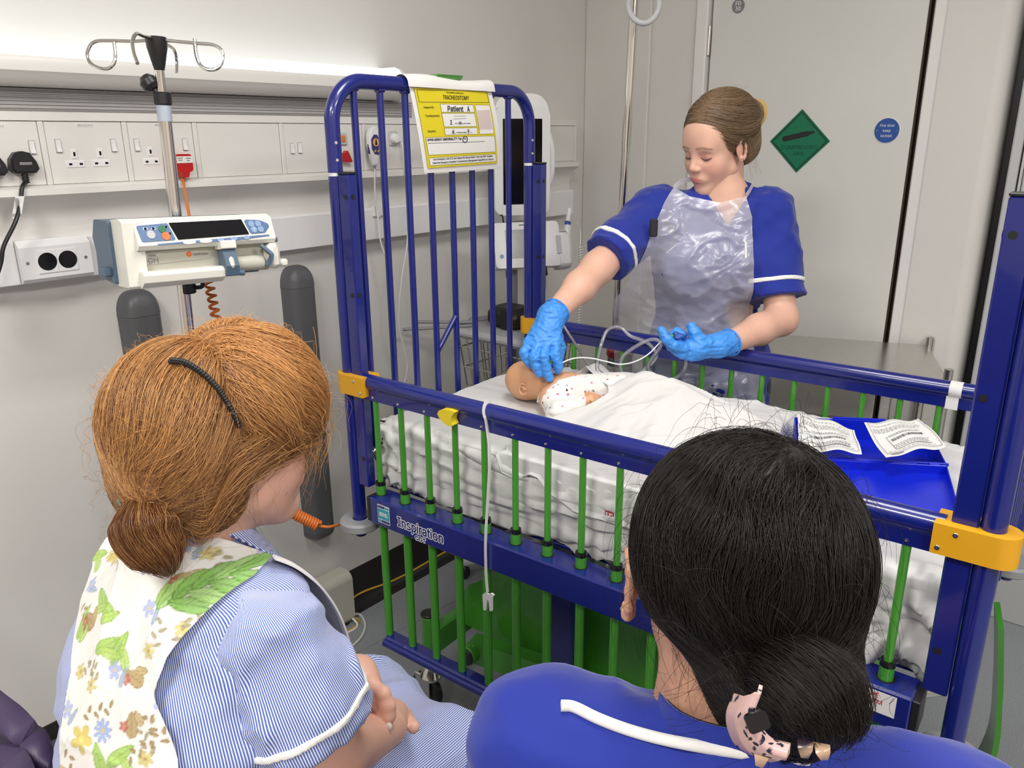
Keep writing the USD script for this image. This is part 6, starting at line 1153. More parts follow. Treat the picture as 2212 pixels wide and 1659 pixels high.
    for k in range(60):                                            # loose wisps by the ear and nape, fly-aways on top
        if k < 34: a = A([-.080 + rg.uniform(-.003, .004), -.012 + rg.uniform(-.03, .012), .025]); d = rg.uniform(-.3, .5); L = [a + A([-.0012 * i * d * 2, -.0016 * i, -.0085 * i]) + A([0, .003 * math.sin(i * .4 + k), 0]) for i in range(int(rg.integers(8, 17)))]
        else: a = A([rg.uniform(-.05, .05), rg.uniform(-.06, .03), .136]); L = [a + A([0, -.006 * i, .004 * math.sin(i * .35)]) for i in range(9)]
        hadd([A(L) @ RS + hc], .00034, .1)
    vis_curves(hp, 'strands', lines, wid, tc, 'hair_fairs')
    cl = bun + A([-.006, -.026, .0]); part(t, 'hair_clip', [(A(m_[0]) @ RS + hc, m_[1]) for m_ in (sweep(bez([cl + A([-.005, .01, .036]), cl + A([-.012, -.012, .02]), cl + A([-.012, -.014, -.01]), cl + A([-.004, .004, -.034])], 16), [(-.006, -.008), (.006, -.008), (.006, .008), (-.006, .008)]), sweep(bez([cl + A([.02, .01, .030]), cl + A([.022, -.012, .012]), cl + A([.018, -.010, -.014])], 12), [(-.004, -.006), (.004, -.006), (.004, .006), (-.004, .006)]))], 'clip_amber', 40, label='amber claw clip')
# ================================================================ strands
def vis_curves(parent, name, lines, widths, tints, mat, label=None):
    path = curves(parent, name, lines, widths, mat, label); g = UsdGeom.BasisCurves(stage.GetPrimAtPath(path))
    UsdGeom.PrimvarsAPI(g).CreatePrimvar('tint', Sdf.ValueTypeNames.Color3fArray, 'vertex').Set(Vt.Vec3fArray.FromNumpy(np.concatenate([np.tile(A(c, np.float32)[None], (len(l), 1)) for c, l in zip(tints, lines)]).astype(np.float32))); return path
def hair_strand(name, rough=.32, spec=.5, trans=.12):
    mk(name, {'a': ('attribute', {'attribute': 'tint'}), 'p': ('principled_bsdf', {'roughness': rough, 'specular_ior_level': spec}), 't': ('translucent_bsdf', {}), 'm': ('mix_closure', {'fac': trans})},
       [('a.color', 'p.base_color'), ('a.color', 't.color'), ('p.BSDF', 'm.closure1'), ('t.BSDF', 'm.closure2')], 'm.closure')
hair_strand('hair_fairs', .36, .4, .15); hair_strand('hair_red', .34, .45, .2); hair_strand('hair_black', .34, .22, .03)
plain('hair_red_cap', (.20, .075, .022), .5, noise=(120, .3)); plain('hair_black_cap', (.012, .010, .009), .45, noise=(120, .2))
from scipy.spatial import cKDTree
def flow(cap, roots, target, steps, step, lift, rng, bend=None, stop=.02, jitter=.25, clump=24):
    """strands that run over a cap mesh from their roots towards a target; bend(p) adds a direction"""
    V, N = A(cap.vertices), A(cap.vertex_normals); tr = cKDTree(V); P = roots.copy(); n = len(P); out = [P.copy()]; alive = np.full(n, steps); ph = rng.uniform(0, 2 * np.pi, n); lf = lift * rng.uniform(.15, 1, n)
    cl = V[rng.integers(0, len(V), n // clump)]; own = cKDTree(cl).query(P)[1]; cj = rng.normal(0, 1, (len(cl), 3))[own]
    for k in range(steps):
        T = (target(P, k) if callable(target) else target) - P; d = np.linalg.norm(T, axis=1, keepdims=True); alive = np.where((d[:, 0] < stop) & (alive == steps), k, alive); D = T / np.maximum(d, 1e-6)
        if bend is not None: D = D + bend(P)
        D = D + jitter * (.6 * cj + .5 * np.stack([np.sin(ph + k * .5), np.cos(ph * 1.7 + k * .4), np.sin(ph * 2.3 + k * .3)], 1)) * .5
        j = tr.query(P)[1]; nn = N[j]; D -= nn * (D * nn).sum(1, keepdims=True); D /= np.linalg.norm(D, axis=1, keepdims=True) + 1e-9; P = P + D * step
        j = tr.query(P)[1]; w = lf * np.sin(np.pi * min((k + 1) / steps * 1.1, 1)) ** .5; P = P - N[j] * ((P - V[j]) * N[j]).sum(1, keepdims=True) + N[j] * w[:, None]; out.append(P.copy())
    O = np.stack(out, 1); return [O[i, :max(4, alive[i] + 1)] for i in range(n)]
def ramp(c0, c1, t): return A(c0) * (1 - t) + A(c1) * t
# ================================================================ the nurse and what she holds
nurse()
# what she holds: the suction catheter and the clear tubing
solo('suction_catheter', tube(bez(D_((1196, 805, 1.885), (1203, 794, 1.88), (1222, 780, 1.88), (1247, 773, 1.88), (1278, 774, 1.88), (1310, 781, 1.88), (1340, 787, 1.88), (1372, 781, 1.88), (1402, 764, 1.88), (1428, 738, 1.88), (1446, 728, 1.89)), 80), .0017, 8), 'white_plastic', 'thin white suction catheter running from the doll to the gloved left hand', 'tube', True)
vt = thing('catheter_valve', 'small blue and green catheter connector held in the gloved left hand', 'connector', dep(1462, 726, 1.885))
part(vt, 'valve', mesh_of([('e', dep(1460, 722, 1.885), (.008, .008, .007), None, .004), ('e', dep(1470, 726, 1.885), (.010, .008, .007), None, .004), ('e', dep(1462, 730, 1.883), (.009, .007, .006), None, .004)], .0012, 2), 'sign_blue', True); part(vt, 'collar', rod(dep(1445, 728, 1.888), dep(1455, 726, 1.886), .0045, 14, .001), 'cot_green')
solo('suction_tubing', tube(bez(D_((1480, 745, 1.90), (1481, 790, 1.92), (1466, 812, 1.95), (1440, 822, 1.97), (1415, 812, 1.98), (1400, 790, 1.97), (1418, 762, 1.94), (1428, 745, 1.93), (1418, 734, 1.93), (1398, 736, 1.94), (1368, 752, 1.95), (1346, 770, 1.96), (1340, 790, 1.97), (1346, 806, 1.98), (1365, 810, 1.99), (1392, 798, 2.0), (1418, 770, 2.0), (1400, 742, 2.02), (1362, 726, 2.04), (1345, 710, 2.05), (1330, 706, 2.05), (1312, 714, 2.04), (1300, 740, 2.03), (1293, 770, 2.03), (1290, 795, 2.03), (1298, 806, 2.03), (1320, 815, 2.05)), 220), .0050, 12), 'clear_tube', 'loops of clear suction tubing lying over the far rail below the nurse', 'tube', True)
solo('grey_lead', tube(bez(D_((1214, 698, 2.13), (1228, 720, 2.12), (1244, 745, 2.12), (1262, 775, 2.13), (1282, 800, 2.13), (1300, 812, 2.14)), 40), .0034, 8), 'cable_grey', 'grey lead slanting down over the far rail beside the gloved right hand', 'cable', True)
# ================================================================ striped uniform
mk('stripes', {'a': ('attribute', {'attribute': 'stripe'}), 'f': ('math', {'math_type': 'multiply', 'value2': 1 / .0029}), 'w': ('math', {'math_type': 'fraction'}), 'r': ('rgb_ramp', {'ramp': [(0, (.085, .14, .45)), (.44, (.085, .14, .45)), (.54, (.70, .74, .84)), (.90, (.70, .74, .84)), (1, (.085, .14, .45))]}), 'p': ('principled_bsdf', {'roughness': .85, 'sheen_weight': .1}), 'o': ('math', {'math_type': 'add', 'value2': 1000.0})},
   [('a.fac', 'f.value1'), ('f.value', 'o.value1'), ('o.value', 'w.value1'), ('w.value', 'r.fac'), ('r.color', 'p.base_color')])
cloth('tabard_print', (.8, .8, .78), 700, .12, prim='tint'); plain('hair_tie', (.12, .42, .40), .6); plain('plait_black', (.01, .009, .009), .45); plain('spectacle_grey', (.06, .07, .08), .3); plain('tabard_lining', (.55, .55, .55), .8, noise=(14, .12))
def round_axis(v, p, a, e, r):
    """stripe coordinate of points around an axis"""
    a = unit(a); e1 = unit(A(e) - a * (A(e) @ a)); e2 = np.cross(a, e1); q = v - p; return np.arctan2(q @ e2, q @ e1) * r
def snap(c1, c2, pts, up=.006):
    """where sight lines meet the hair"""
    out = []
    for x, y in pts:
        r = ray(x, y); r = r / np.linalg.norm(r); best = None
        for c in (c1, c2):
            V = A(c.vertices) - CAM; t = V @ r; d = np.linalg.norm(V - t[:, None] * r, axis=1); k = d < .006
            if k.any(): q = t[k].min(); best = q if best is None else min(best, q)
        out.append(CAM + r * ((best or .93) - up))
    return out
def redhead():
    hc = dep(476, 962, .955); R = frame_of((.06, 1.0), .05, -.02); s = 1.0
    shR, shL, C7, elR, wrR = dep(578, 1368, .93), dep(335, 1215, 1.10), dep(375, 1172, .955), dep(708, 1640, .985), dep(838, 1572, 1.16)
    X = unit((shR - shL) * (1, 1, .5)); Fw = unit(np.cross((0, 0, 1.), X)); Fw = Fw if Fw[1] > 0 else -Fw; ax = A([X, Fw, (0, 0, 1.)]); mid = (shR + shL) / 2
    hip = A([mid[0] + .01, mid[1] - .10, .575]); wa = A([mid[0], mid[1] - .06, .78])
    t = thing('person', 'seated red-haired woman in a printed tabard over a blue striped dress, seen from behind', 'person', (hip[0], hip[1], 0))
    elL = shL + A([.04, .17, -.24]); wrL = dep(772, 1462, 1.14)
    tor = [('e', mid + A([0, -.035, -.12]), (.165, .115, .17), ax, .06), ('e', wa, (.15, .115, .17), ax, .08), ('e', hip, (.185, .15, .13), ax, .08), ('c', shR - X * .03, shL + X * .03, .058, .058, .05), ('c', C7 + A([0, .03, .0]), C7 + A([0, .02, -.06]), .052, .075, .04), ('e', mid + Fw * .07 + A([0, 0, -.17]), (.14, .075, .08), ax, .06)]
    kn = [hip + X * sx * .10 + A([-.03, .40, -.02]) for sx in (-1, 1)]
    leg = [('c', hip + X * sx * .09 + A([0, .05, 0]), k, .088, .062, .05) for sx, k in zip((-1, 1), kn)] + [('c', k, A([k[0], k[1] + .03, .09]), .055, .036, .02) for k in kn]
    arm = [('c', shR, elR, .050, .043, .02), ('c', elR, wrR, .044, .028, .02), ('c', shL, elL, .05, .043, .02), ('c', elL, wrL, .044, .029, .02)]
    # left hand lying over the right forearm, fingers pointing down to the right
    kq = D_((800, 1478, 1.115), (812, 1498, 1.115), (818, 1518, 1.12), (808, 1534, 1.13)); hnd = [('c', tuple(wrL), tuple(k), .026, .0125, .012) for k in kq]
    for q in ([kq[0], *D_((828, 1498, 1.10), (840, 1524, 1.10), (843, 1545, 1.105))], [kq[1], *D_((832, 1520, 1.10), (838, 1546, 1.10), (834, 1566, 1.105))], [kq[2], *D_((826, 1542, 1.105), (828, 1560, 1.105), (822, 1572, 1.11))], [kq[3], *D_((812, 1552, 1.12), (812, 1566, 1.12), (808, 1574, 1.12))]): hnd += finger(q, .0105, .0085, .004)
    hnd += finger([wrL, *D_((775, 1500, 1.13), (798, 1532, 1.13), (820, 1556, 1.12))], .016, .009, .006)
    rh = [('c', tuple(wrR), tuple(wrR + (wrR - elR) * .28 + A([-.02, 0, 0])), .028, .024, .01)]; kr = wrR + (wrR - elR) * .30
    for i in range(4): rh += finger([kr + X * (-.03 + i * .018), kr + X * (-.04 + i * .018) + A([-.03, .02, -.01]), kr + X * (-.05 + i * .018) + A([-.05, .015, -.03])], .010, .008, .004)
    big = mesh_of(tor + leg + arm, .009, 6); hd = mesh_of(xf(HEAD + ears(), R, hc, s) + [('c', hc - R[2] * .05 - R[1] * .02, C7 + A([0, .035, .0]), .048, .056, .03)], .0026, 2); ha = mesh_of(hnd, .0026, 3); hb = mesh_of(rh, .0028, 3)
    b = one([big, hd, ha, hb]); part(t, 'body', b, 'skin_tint', True, prim={'tint': skin_tint(A(b.vertices), (.70, .40, .30), R, hc, s, brow=(.3, .14, .06))})
    tn = dep(840, 1569, 1.092); part(t, 'thumb_nail', mesh_of([('e', tn, (.006, .0045, .006), None, .003)], .0012, 2), 'pale_pink', True)
    # dress: bodice, sleeves, skirt, each with its stripes running its own way
    gar = [(q[0], q[1], tuple(A(q[2]) + .014), *q[3:]) if q[0] == 'e' else ('c', q[1], q[2], q[3] + .013, q[4] + .013, q[5]) for q in tor[:-2]] + [tor[-1]] + [('c', C7 + A([0, .02, -.03]), C7 + A([0, .02, -.07]), .066, .085, .04)]
    bod, F = wrinkled(gar, .008, .012, (7, 7, 16), 71, cuts=[(C7 + A([0, 0, .03]), (0, .25, 1))]); v = A(bod.vertices)
    part(t, 'bodice', bod, 'stripes', True, prim={'stripe': round_axis(v, wa, (0, 0, 1.), Fw, .16)})
    for sh, el, sd, k in ((shR, elR, 73, .72), (shL, elL, 75, .74)):
        a = unit(el - sh); L = np.linalg.norm(el - sh); c = sh + a * L * k
        sl = [('c', sh - a * .0 , sh + a * L * .45, .063, .070, .03), ('c', sh + a * L * .45, el, .070, .076, .03)]
        m, Fs = wrinkled(sl, .005, .012, (13, 13, 9), sd, cuts=[(c, a)]); v = A(m.vertices); top = A([0, -.3, 1.0])
        sp = part(t, 'sleeve', m, 'stripes', True, prim={'stripe': round_axis(v, sh, a, top, .075)}, label='striped short sleeve')
        for off, w_, nm, mt in ((-.030, .0045, 'cuff_piping', 'white_trim'),):
            lo, hi = c - .11, c + .11; P2 = pts_of(lo, np.full(3, int(.22 / .0025)), .0025); vb = np.maximum(sample(Fs, P2) - .0028, np.abs((P2 - c - a * off) @ a) - w_)
            vv, ff = nets(vb, lo, .0025); bm = keep_big(trimesh.Trimesh(vv, ff, process=False)); taubin(bm, 3); part(sp, nm, bm, mt, True)
    sk = [('e', hip + A([0, .03, .02]), (.20, .175, .14), ax, .08)] + [('c', hip + X * sx * .085 + A([0, .06, .02]), k + A([0, .03, .0]), .105, .085, .10) for sx, k in zip((-1, 1), kn)] + [('c', kn[0], kn[1], .075, .075, .08)]
    m, _ = wrinkled(sk, .008, .016, (9, 4, 9), 77, cuts=[((kn[0] + kn[1]) / 2 + A([0, .11, 0]), (0, 1, 0))]); v = A(m.vertices); part(t, 'skirt', m, 'stripes', True, prim={'stripe': round_axis(v, hip + A([0, 0, -.02]), (kn[0] + kn[1]) / 2 - hip, (0, 0, 1.), .19)})
    for k in kn: part(t, 'shoe', mesh_of([('e', (k[0], k[1] + .08, .045), (.045, .125, .045), None, .03), ('e', (k[0], k[1] + .02, .065), (.042, .06, .06), None, .03)], .009, 3), 'black_plastic', True)
    # collar
    Wc = unit(Fw * -.35 + X * .25 + A([0, 0, .9])); Uc = unit(np.cross(A([0, 0, 1.]), Wc)); Vc = np.cross(Wc, Uc)
    def abw(o, U, V, pts, F, W, d0):
        out = []
        for x, y in pts:                                           # where the sight line meets the cloth
            r = ray(x, y); ts = np.linspace(d0 - .14, d0 + .22, 181); P = CAM + ts[:, None] * r; dd = sample(F, P); k = np.argmax(dd < .006) if (dd < .006).any() else int(np.argmin(dd)); q = P[k] - o; out.append((q @ U, q @ V))
        return out
    oc = C7.copy(); cpts = [(400, 1128), (440, 1106), (484, 1100), (545, 1134), (600, 1172), (608, 1182), (600, 1190), (576, 1190), (520, 1164), (470, 1142), (424, 1130)]
    cpoly = Polygon(abw(oc, Uc, Vc, cpts, F, Wc, .95)).buffer(0).buffer(.004)
    v, f, ab2 = drape(F, oc, Uc, Vc, Wc, cpoly, .004, .012, far=.5, smooth=3, start=.12, depth=.3); cs = shell2(v, f, .003)
    co = part(t, 'collar', cs, 'stripes', True, prim={'stripe': np.r_[(ab2 @ (.5, .9)), (ab2 @ (.5, .9))]}); e = A(cpoly.exterior.coords)[::1]
    tr_ = cKDTree(ab2); bl_ = v[tr_.query(e)[1]]; part(co, 'piping', tube(np.vstack([bl_, bl_[:1]]) + Wc * .001, .0030, 8), 'white_trim')
    # tabard: printed cloth over back and shoulder
    W = unit(A([.28, -.78, .56])); U = unit(np.cross((0, 0, 1.), W) * 1.0); U = U if U[0] > 0 else -U; V = np.cross(W, U); V = V if V[2] > 0 else -V
    tp = [(262, 1035), (330, 1110), (420, 1150), (500, 1172), (592, 1202), (545, 1240), (480, 1290), (425, 1345), (370, 1420), (345, 1495), (358, 1560), (392, 1640), (402, 1700), (150, 1720), (152, 1650), (164, 1450), (175, 1340), (206, 1160), (236, 1070)]
    tpoly = Polygon(abw(mid, U, V, tp, F, W, .93)).buffer(0)
    if tpoly.geom_type != 'Polygon': tpoly = max(tpoly.geoms, key=lambda g: g.area)
    tpoly = tpoly.buffer(.006).buffer(-.004); wrt = lambda a, b: .010 * (1 - np.abs(2 * fb(a * 9, b * 5, 2., 3, 81) - 1)) ** 2 + .004 * np.sin(a * 26 + b * 12)
    v, f, ab3 = drape(F, mid, U, V, W, tpoly, .0017, .010, far=.6, smooth=9, wr=wrt, start=.3, depth=.6)
    if np.cross(v[f[0, 1]] - v[f[0, 0]], v[f[0, 2]] - v[f[0, 0]]) @ W < 0: f = f[:, ::-1]
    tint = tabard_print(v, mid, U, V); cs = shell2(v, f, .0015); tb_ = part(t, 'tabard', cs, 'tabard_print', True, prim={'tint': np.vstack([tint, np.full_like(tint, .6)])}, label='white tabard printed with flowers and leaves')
    # the front panel of the tabard standing away from the chest
    E1 = bez(D_((592, 1203, .93), (640, 1224, .95), (690, 1264, .98), (727, 1318, 1.02), (750, 1380, 1.06), (767, 1448, 1.10), (757, 1478, 1.12), (742, 1506, 1.13)), 60); E2 = bez(D_((585, 1215, .96), (618, 1242, 1.04), (652, 1284, 1.12), (678, 1342, 1.18), (698, 1400, 1.22), (712, 1450, 1.24), (716, 1480, 1.25), (716, 1510, 1.26)), 60)
    k = min(len(E1), len(E2)); P = np.stack([E1[:k] * (1 - q) + E2[:k] * q + A([0, 0, .012]) * math.sin(q * np.pi) * np.sin(np.linspace(0, 9, k))[:, None] * .4 for q in np.linspace(0, 1, 14)], 1)
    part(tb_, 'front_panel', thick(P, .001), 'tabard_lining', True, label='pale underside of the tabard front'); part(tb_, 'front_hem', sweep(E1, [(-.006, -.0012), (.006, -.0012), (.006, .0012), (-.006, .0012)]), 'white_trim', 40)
    # spectacles
    a, b2 = A([.083, .03, .012]), A([.074, .105, .010]); part(t, 'spectacles', [(A(q[0]) @ R + hc, q[1]) for q in (tube([(.083, -.01, .012), a, b2], .0017, 8), tube([(.034 + .024 * math.cos(k), .108, .002 + .018 * math.sin(k)) for k in np.linspace(0, 2 * np.pi, 24)], .0014, 6), tube([(-.034 + .024 * math.cos(k), .108, .002 + .018 * math.sin(k)) for k in np.linspace(0, 2 * np.pi, 24)], .0014, 6), tube([(.074, .105, .01), (.058, .108, .006)], .0015, 6), tube([(.01, .108, .004), (-.01, .108, .004)], .0014, 6))], 'spectacle_grey')
    # hair: a back mass drawn into a ponytail, a front mass brushed forward, a plaited band between
    loc_ = lambda p: A(p) @ R + hc; inv = lambda p: (A(p) - hc) @ R.T
    tie = dep(330, 1060, .862); tl = inv(tie)
    back = [('e', (0, -.040, .042), (.087, .084, .094), None, .03), ('e', (.008, -.066, .025), (.076, .056, .078), None, .03), ('e', (.040, -.064, -.002), (.046, .045, .055), None, .04), ('c', (.01, -.075, -.03), tuple(tl), .050, .016, .04), ('c', (.045, -.035, -.045), tuple(tl * .8 + A([.01, 0, 0])), .030, .026, .03)]
    front = [('e', (0, .034, .080), (.093, .078, .066), None, .02), ('e', (.050, .056, .050), (.046, .050, .056), None, .03), ('e', (.066, .030, .046), (.030, .046, .044), None, .03), ('e', (-.055, .06, .04), (.045, .055, .06), None, .03), ('-e', (0, .145, -.055), (.072, .066, .085), None, .02)]
    cb_ = mesh_of(xf(back, R, hc, s), .0038, 6); cf_ = mesh_of(xf(front, R, hc, s), .0038, 6)
    rg = np.random.default_rng(21); hairp = part(t, 'hair', cb_, 'hair_red_cap', True, label='red hair drawn back into a low ponytail'); part(hairp, 'front_hair', cf_, 'hair_red_cap', True)
    lines, wid, tc = [], [], []
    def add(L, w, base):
        for l in L: lines.append(l); wid.append(np.linspace(w, w * .6, len(l))); z = float((np.mean(l, 0) - hc) @ R[2]); q = np.clip(rg.normal(.42, .24) + base + np.clip((z - .03) * 3.0, -.35, .30), 0, 1); tc.append(ramp((.12, .038, .010), (.80, .43, .16), q))  # tint rises with height: top highlights and darker underside painted into the strands
    Vb, Vf = A(cb_.vertices), A(cf_.vertices); qb, qf = (Vb - hc) @ R.T, (Vf - hc) @ R.T
    rb_ = Vb[rg.choice(np.flatnonzero(qb[:, 1] > -.16), 9000)]; crown = loc_((.0, -.012, .135))
    def bendb(P): q = (P - hc) @ R.T; o = np.clip((q[:, 2] - .02) / .1, 0, 1)[:, None]; return (P - crown) / .12 * o * 1.1 + R[0] * .25 * np.sin(q[:, 2:3] * 70 + q[:, 0:1] * 30)
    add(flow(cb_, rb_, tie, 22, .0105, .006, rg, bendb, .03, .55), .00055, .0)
    rf = Vf[rg.choice(len(Vf), 7000)]
    def tf(P, k): q = (P - hc) @ R.T; sx = np.sign(q[:, 0:1] + 1e-6); return (np.concatenate([sx * .082, np.where(q[:, 1:2] > .05, .10, .04), np.full((len(P), 1), -.03)], 1)) @ R + hc
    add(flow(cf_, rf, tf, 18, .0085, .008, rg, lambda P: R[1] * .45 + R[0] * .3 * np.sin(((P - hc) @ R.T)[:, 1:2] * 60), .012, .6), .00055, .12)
    # side locks swept back over the ear to the tie, wisps and fly-aways
    side_ = [loc_(A([.090 + rg.normal(0, .005), .035 + rg.normal(0, .018), .028 + rg.normal(0, .014)])) for _ in range(1500)]
    for p in side_:
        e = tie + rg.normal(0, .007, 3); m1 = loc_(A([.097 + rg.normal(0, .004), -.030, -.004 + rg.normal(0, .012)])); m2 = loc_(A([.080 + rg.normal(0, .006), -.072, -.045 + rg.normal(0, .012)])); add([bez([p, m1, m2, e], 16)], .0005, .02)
    for k in range(420):
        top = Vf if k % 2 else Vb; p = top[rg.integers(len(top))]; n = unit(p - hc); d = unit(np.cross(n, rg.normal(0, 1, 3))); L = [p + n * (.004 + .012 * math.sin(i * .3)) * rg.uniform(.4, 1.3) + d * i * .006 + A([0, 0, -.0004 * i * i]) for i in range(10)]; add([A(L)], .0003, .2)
    for k in range(380):                                           # the fringe and the curls before the ear
        p = loc_(A([.045 + rg.uniform(-.05, .035), .092 + rg.normal(0, .010), .055 + rg.normal(0, .025)])); L = [p]; d = R[1] * rg.uniform(.0, .3) + R[0] * rg.uniform(-.1, .4) - R[2]
        for i in range(int(rg.integers(7, 15))): L.append(L[-1] + unit(d + rg.normal(0, .15, 3) - R[1] * .08 * i) * .0065)
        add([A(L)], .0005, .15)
    # ponytail
    pt = [tie + d for d in D_((318, 1100, .872), (320, 1160, .862), (352, 1210, .862), (372, 1250, .868))] if False else D_((330, 1060, .862), (316, 1100, .846), (320, 1155, .838), (348, 1200, .840), (368, 1238, .850))
    pc = bez(pt, 40); _, a_, b_ = frames(pc); rad = np.interp(np.linspace(0, 1, len(pc)), [0, .17, .42, .72, 1], [.014, .017, .035, .026, .003])
    part(hairp, 'ponytail', tube(pc, 1.0, 20, scale=rad * .92), 'hair_red_cap', True)
    for k in range(3600):
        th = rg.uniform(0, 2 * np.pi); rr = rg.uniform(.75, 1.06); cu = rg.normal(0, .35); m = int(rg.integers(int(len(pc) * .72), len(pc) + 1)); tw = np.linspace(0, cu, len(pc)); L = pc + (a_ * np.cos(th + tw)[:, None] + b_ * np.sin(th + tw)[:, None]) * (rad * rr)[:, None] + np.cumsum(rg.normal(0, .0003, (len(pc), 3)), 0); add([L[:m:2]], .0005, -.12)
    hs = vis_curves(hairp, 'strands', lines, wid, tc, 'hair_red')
    tdir = unit(pc[3] - pc[0]); e1 = unit(np.cross(tdir, (0, 0, 1.))); e2 = np.cross(tdir, e1)
    for k in range(3): part(t, 'hair_tie', tube([tie + tdir * (.007 + k * .005) + (e1 * math.cos(q) + e2 * math.sin(q)) * (.0265 + .001 * math.sin(q * 5 + k)) for q in np.linspace(0, 2 * np.pi, 30)], .0038, 8), 'hair_tie', label='pale turquoise hair tie')
    bp = [loc_(p) for p in ((-.085, -.03, .06), (-.06, -.018, .115), (-.02, -.012, .137), (.03, -.010, .132), (.07, -.012, .098), (.092, -.016, .045), (.094, -.02, .01))]
    bb = bez([q + unit(CAM - q) * .0 for q in snap(cb_, cf_, ((368, 779), (400, 784), (432, 803), (462, 830), (482, 856), (500, 885), (516, 918)))], 70); part(t, 'plaited_band', [trimesh.creation.icosphere(1, .0028).apply_translation(q + (A([0, 0, .0014]) if i % 2 else A([0, 0, -.0008]))) for i, q in enumerate(bb)], 'plait_black', True, kind='stuff', label='thin black plaited head band')
    return hip
def tabard_print(v, o, U, V):
    """flat print of the cloth: flowers, leaves, sprigs and a green shawl shape, as colour per point (plane coordinates a, b)"""
    q = np.stack([(v - o) @ U, (v - o) @ V], 1); a, b = q[:, 0], q[:, 1]; col = np.tile(A([[.78, .765, .73]]), (len(v), 1)); rg = np.random.default_rng(5); a0, a1, b0, b1 = a.min(), a.max(), b.min(), b.max()
    def put(mask, c, k=1.0): m = np.clip(mask, 0, 1)[:, None] * k; col[:] = col * (1 - m) + m * A(c)
    soft = lambda d, w=.0012: np.clip(.5 - d / w, 0, 1)
    def leaf(c, L, w, ang, fill, line):
        x = (q - c) @ A([[math.cos(ang), -math.sin(ang)], [math.sin(ang), math.cos(ang)]]); u = x[:, 0] / L; prof = w * np.sqrt(np.clip(1 - u * u, 0, 1)) * (1 - .35 * u); d = np.where(np.abs(u) < 1, np.abs(x[:, 1]) - prof, .02)
        put(soft(d), fill, .9); put(soft(np.abs(d + .0006) - .0005) * (np.abs(u) < 1), line, .7); put(soft(np.abs(x[:, 1]) - .0006) * (np.abs(u) < .95), line, .5); put(soft(np.abs(((x[:, 0] * 1 + np.abs(x[:, 1]) * 1.2) % .006) - .003) - .0006) * (d < 0), line, .3)
    def flower(c, r, n, fill, heart, line, ang=0):
        x = q - c; th = np.arctan2(x[:, 1], x[:, 0]) + ang; rr = np.hypot(x[:, 0], x[:, 1]); pr = r * (.42 + .58 * np.abs(np.cos(th * n / 2)) ** .7); d = rr - pr; put(soft(d, .0016), fill, .9); put(soft(np.abs(d) - .0006), line, .6); put(soft(np.abs(np.sin(th * n / 2)) * rr - .0006) * (d < 0), line, .35); put(soft(rr - r * .22), heart, .95)
    def sprig(c, ang, n, c1):
        for i in range(n): p = c + A([math.cos(ang), math.sin(ang)]) * i * .008; s = 1 if i % 2 else -1; leaf(p + A([math.cos(ang + s * .9), math.sin(ang + s * .9)]) * .005, .005, .0022, ang + s * .9, c1, A(c1) * .5)
    Y, B_, G, BR, RD, GR = (.62, .50, .10), (.30, .40, .68), (.36, .56, .10), (.42, .30, .12), (.50, .13, .10), (.45, .45, .44)
    for k in range(26):                                           # soft grey pencil grasses
        c = A([rg.uniform(a0, a1), rg.uniform(b0, b1)]); an = rg.uniform(0.6, 2.4); x = (q - c) @ A([[math.cos(an), -math.sin(an)], [math.sin(an), math.cos(an)]]); put(soft(np.abs(x[:, 1] - .9 * x[:, 0] ** 2 * 4) - .0005) * (np.abs(x[:, 0]) < .035), GR, .5)
    cells = [(i, j) for i in range(9) for j in range(9)]; rg.shuffle(cells)
    for k, (i, j) in enumerate(cells[:70]):
        c = A([a0 + (i + .5 + rg.uniform(-.35, .35)) * (a1 - a0) / 9, b0 + (j + .5 + rg.uniform(-.35, .35)) * (b1 - b0) / 9]); w = k % 7
        if w == 0: flower(c, .016, 5, Y, (.75, .62, .2), (.38, .27, .05), k)
        elif w == 1: flower(c, .013, 9, B_, (.6, .5, .15), (.16, .22, .45), k)
        elif w == 2: leaf(c, .021, .0075, rg.uniform(0, 3), G, (.14, .28, .04)); leaf(c + A([.010, -.008]), .016, .006, rg.uniform(0, 3), (.45, .62, .16), (.16, .3, .05))
        elif w == 3: sprig(c, rg.uniform(0, 6), 6, BR)
        elif w == 4: flower(c, .010, 5, (.40, .45, .72), (.65, .55, .2), (.2, .25, .5), k); leaf(c + A([.014, -.004]), .012, .0035, rg.uniform(0, 3), (.40, .50, .60), (.2, .25, .4))
        elif w == 5: leaf(c, .014, .008, rg.uniform(0, 3), BR, (.2, .13, .05)); leaf(c + A([.008, .009]), .009, .005, rg.uniform(0, 3), (.55, .42, .2), (.2, .13, .05)); flower(c + A([-.010, -.004]), .006, 5, RD, (.6, .4, .2), (.3, .05, .05))
        else: flower(c, .009, 6, (.60, .52, .18), (.4, .3, .1), (.35, .28, .1), k); sprig(c + A([.006, .006]), rg.uniform(0, 6), 4, (.45, .40, .25))
    # a large leaf spray in green with dark strokes near the shoulder
    def px2(x, y): p = dep(x, y, .90) - o; return A([p @ U, p @ V])
    c0, c1 = px2(392, 1320), px2(560, 1200); L = np.linalg.norm(c1 - c0); an = math.atan2(*(c1 - c0)[::-1]); x = (q - (c0 + c1) / 2) @ A([[math.cos(an), -math.sin(an)], [math.sin(an), math.cos(an)]]); u = x[:, 0] / (L / 2)
    for kk in range(9):
        f0 = kk / 8 * 2 - 1; leaf((c0 + c1) / 2 + A([math.cos(an), math.sin(an)]) * f0 * L * .36 + A([-math.sin(an), math.cos(an)]) * (-1) ** kk * .010, .022, .009, an + .5 * (-1) ** kk + 2.9, (.24, .50, .10) if kk % 3 else (.36, .62, .18), (.03, .07, .02))
    return col
rhip = redhead()
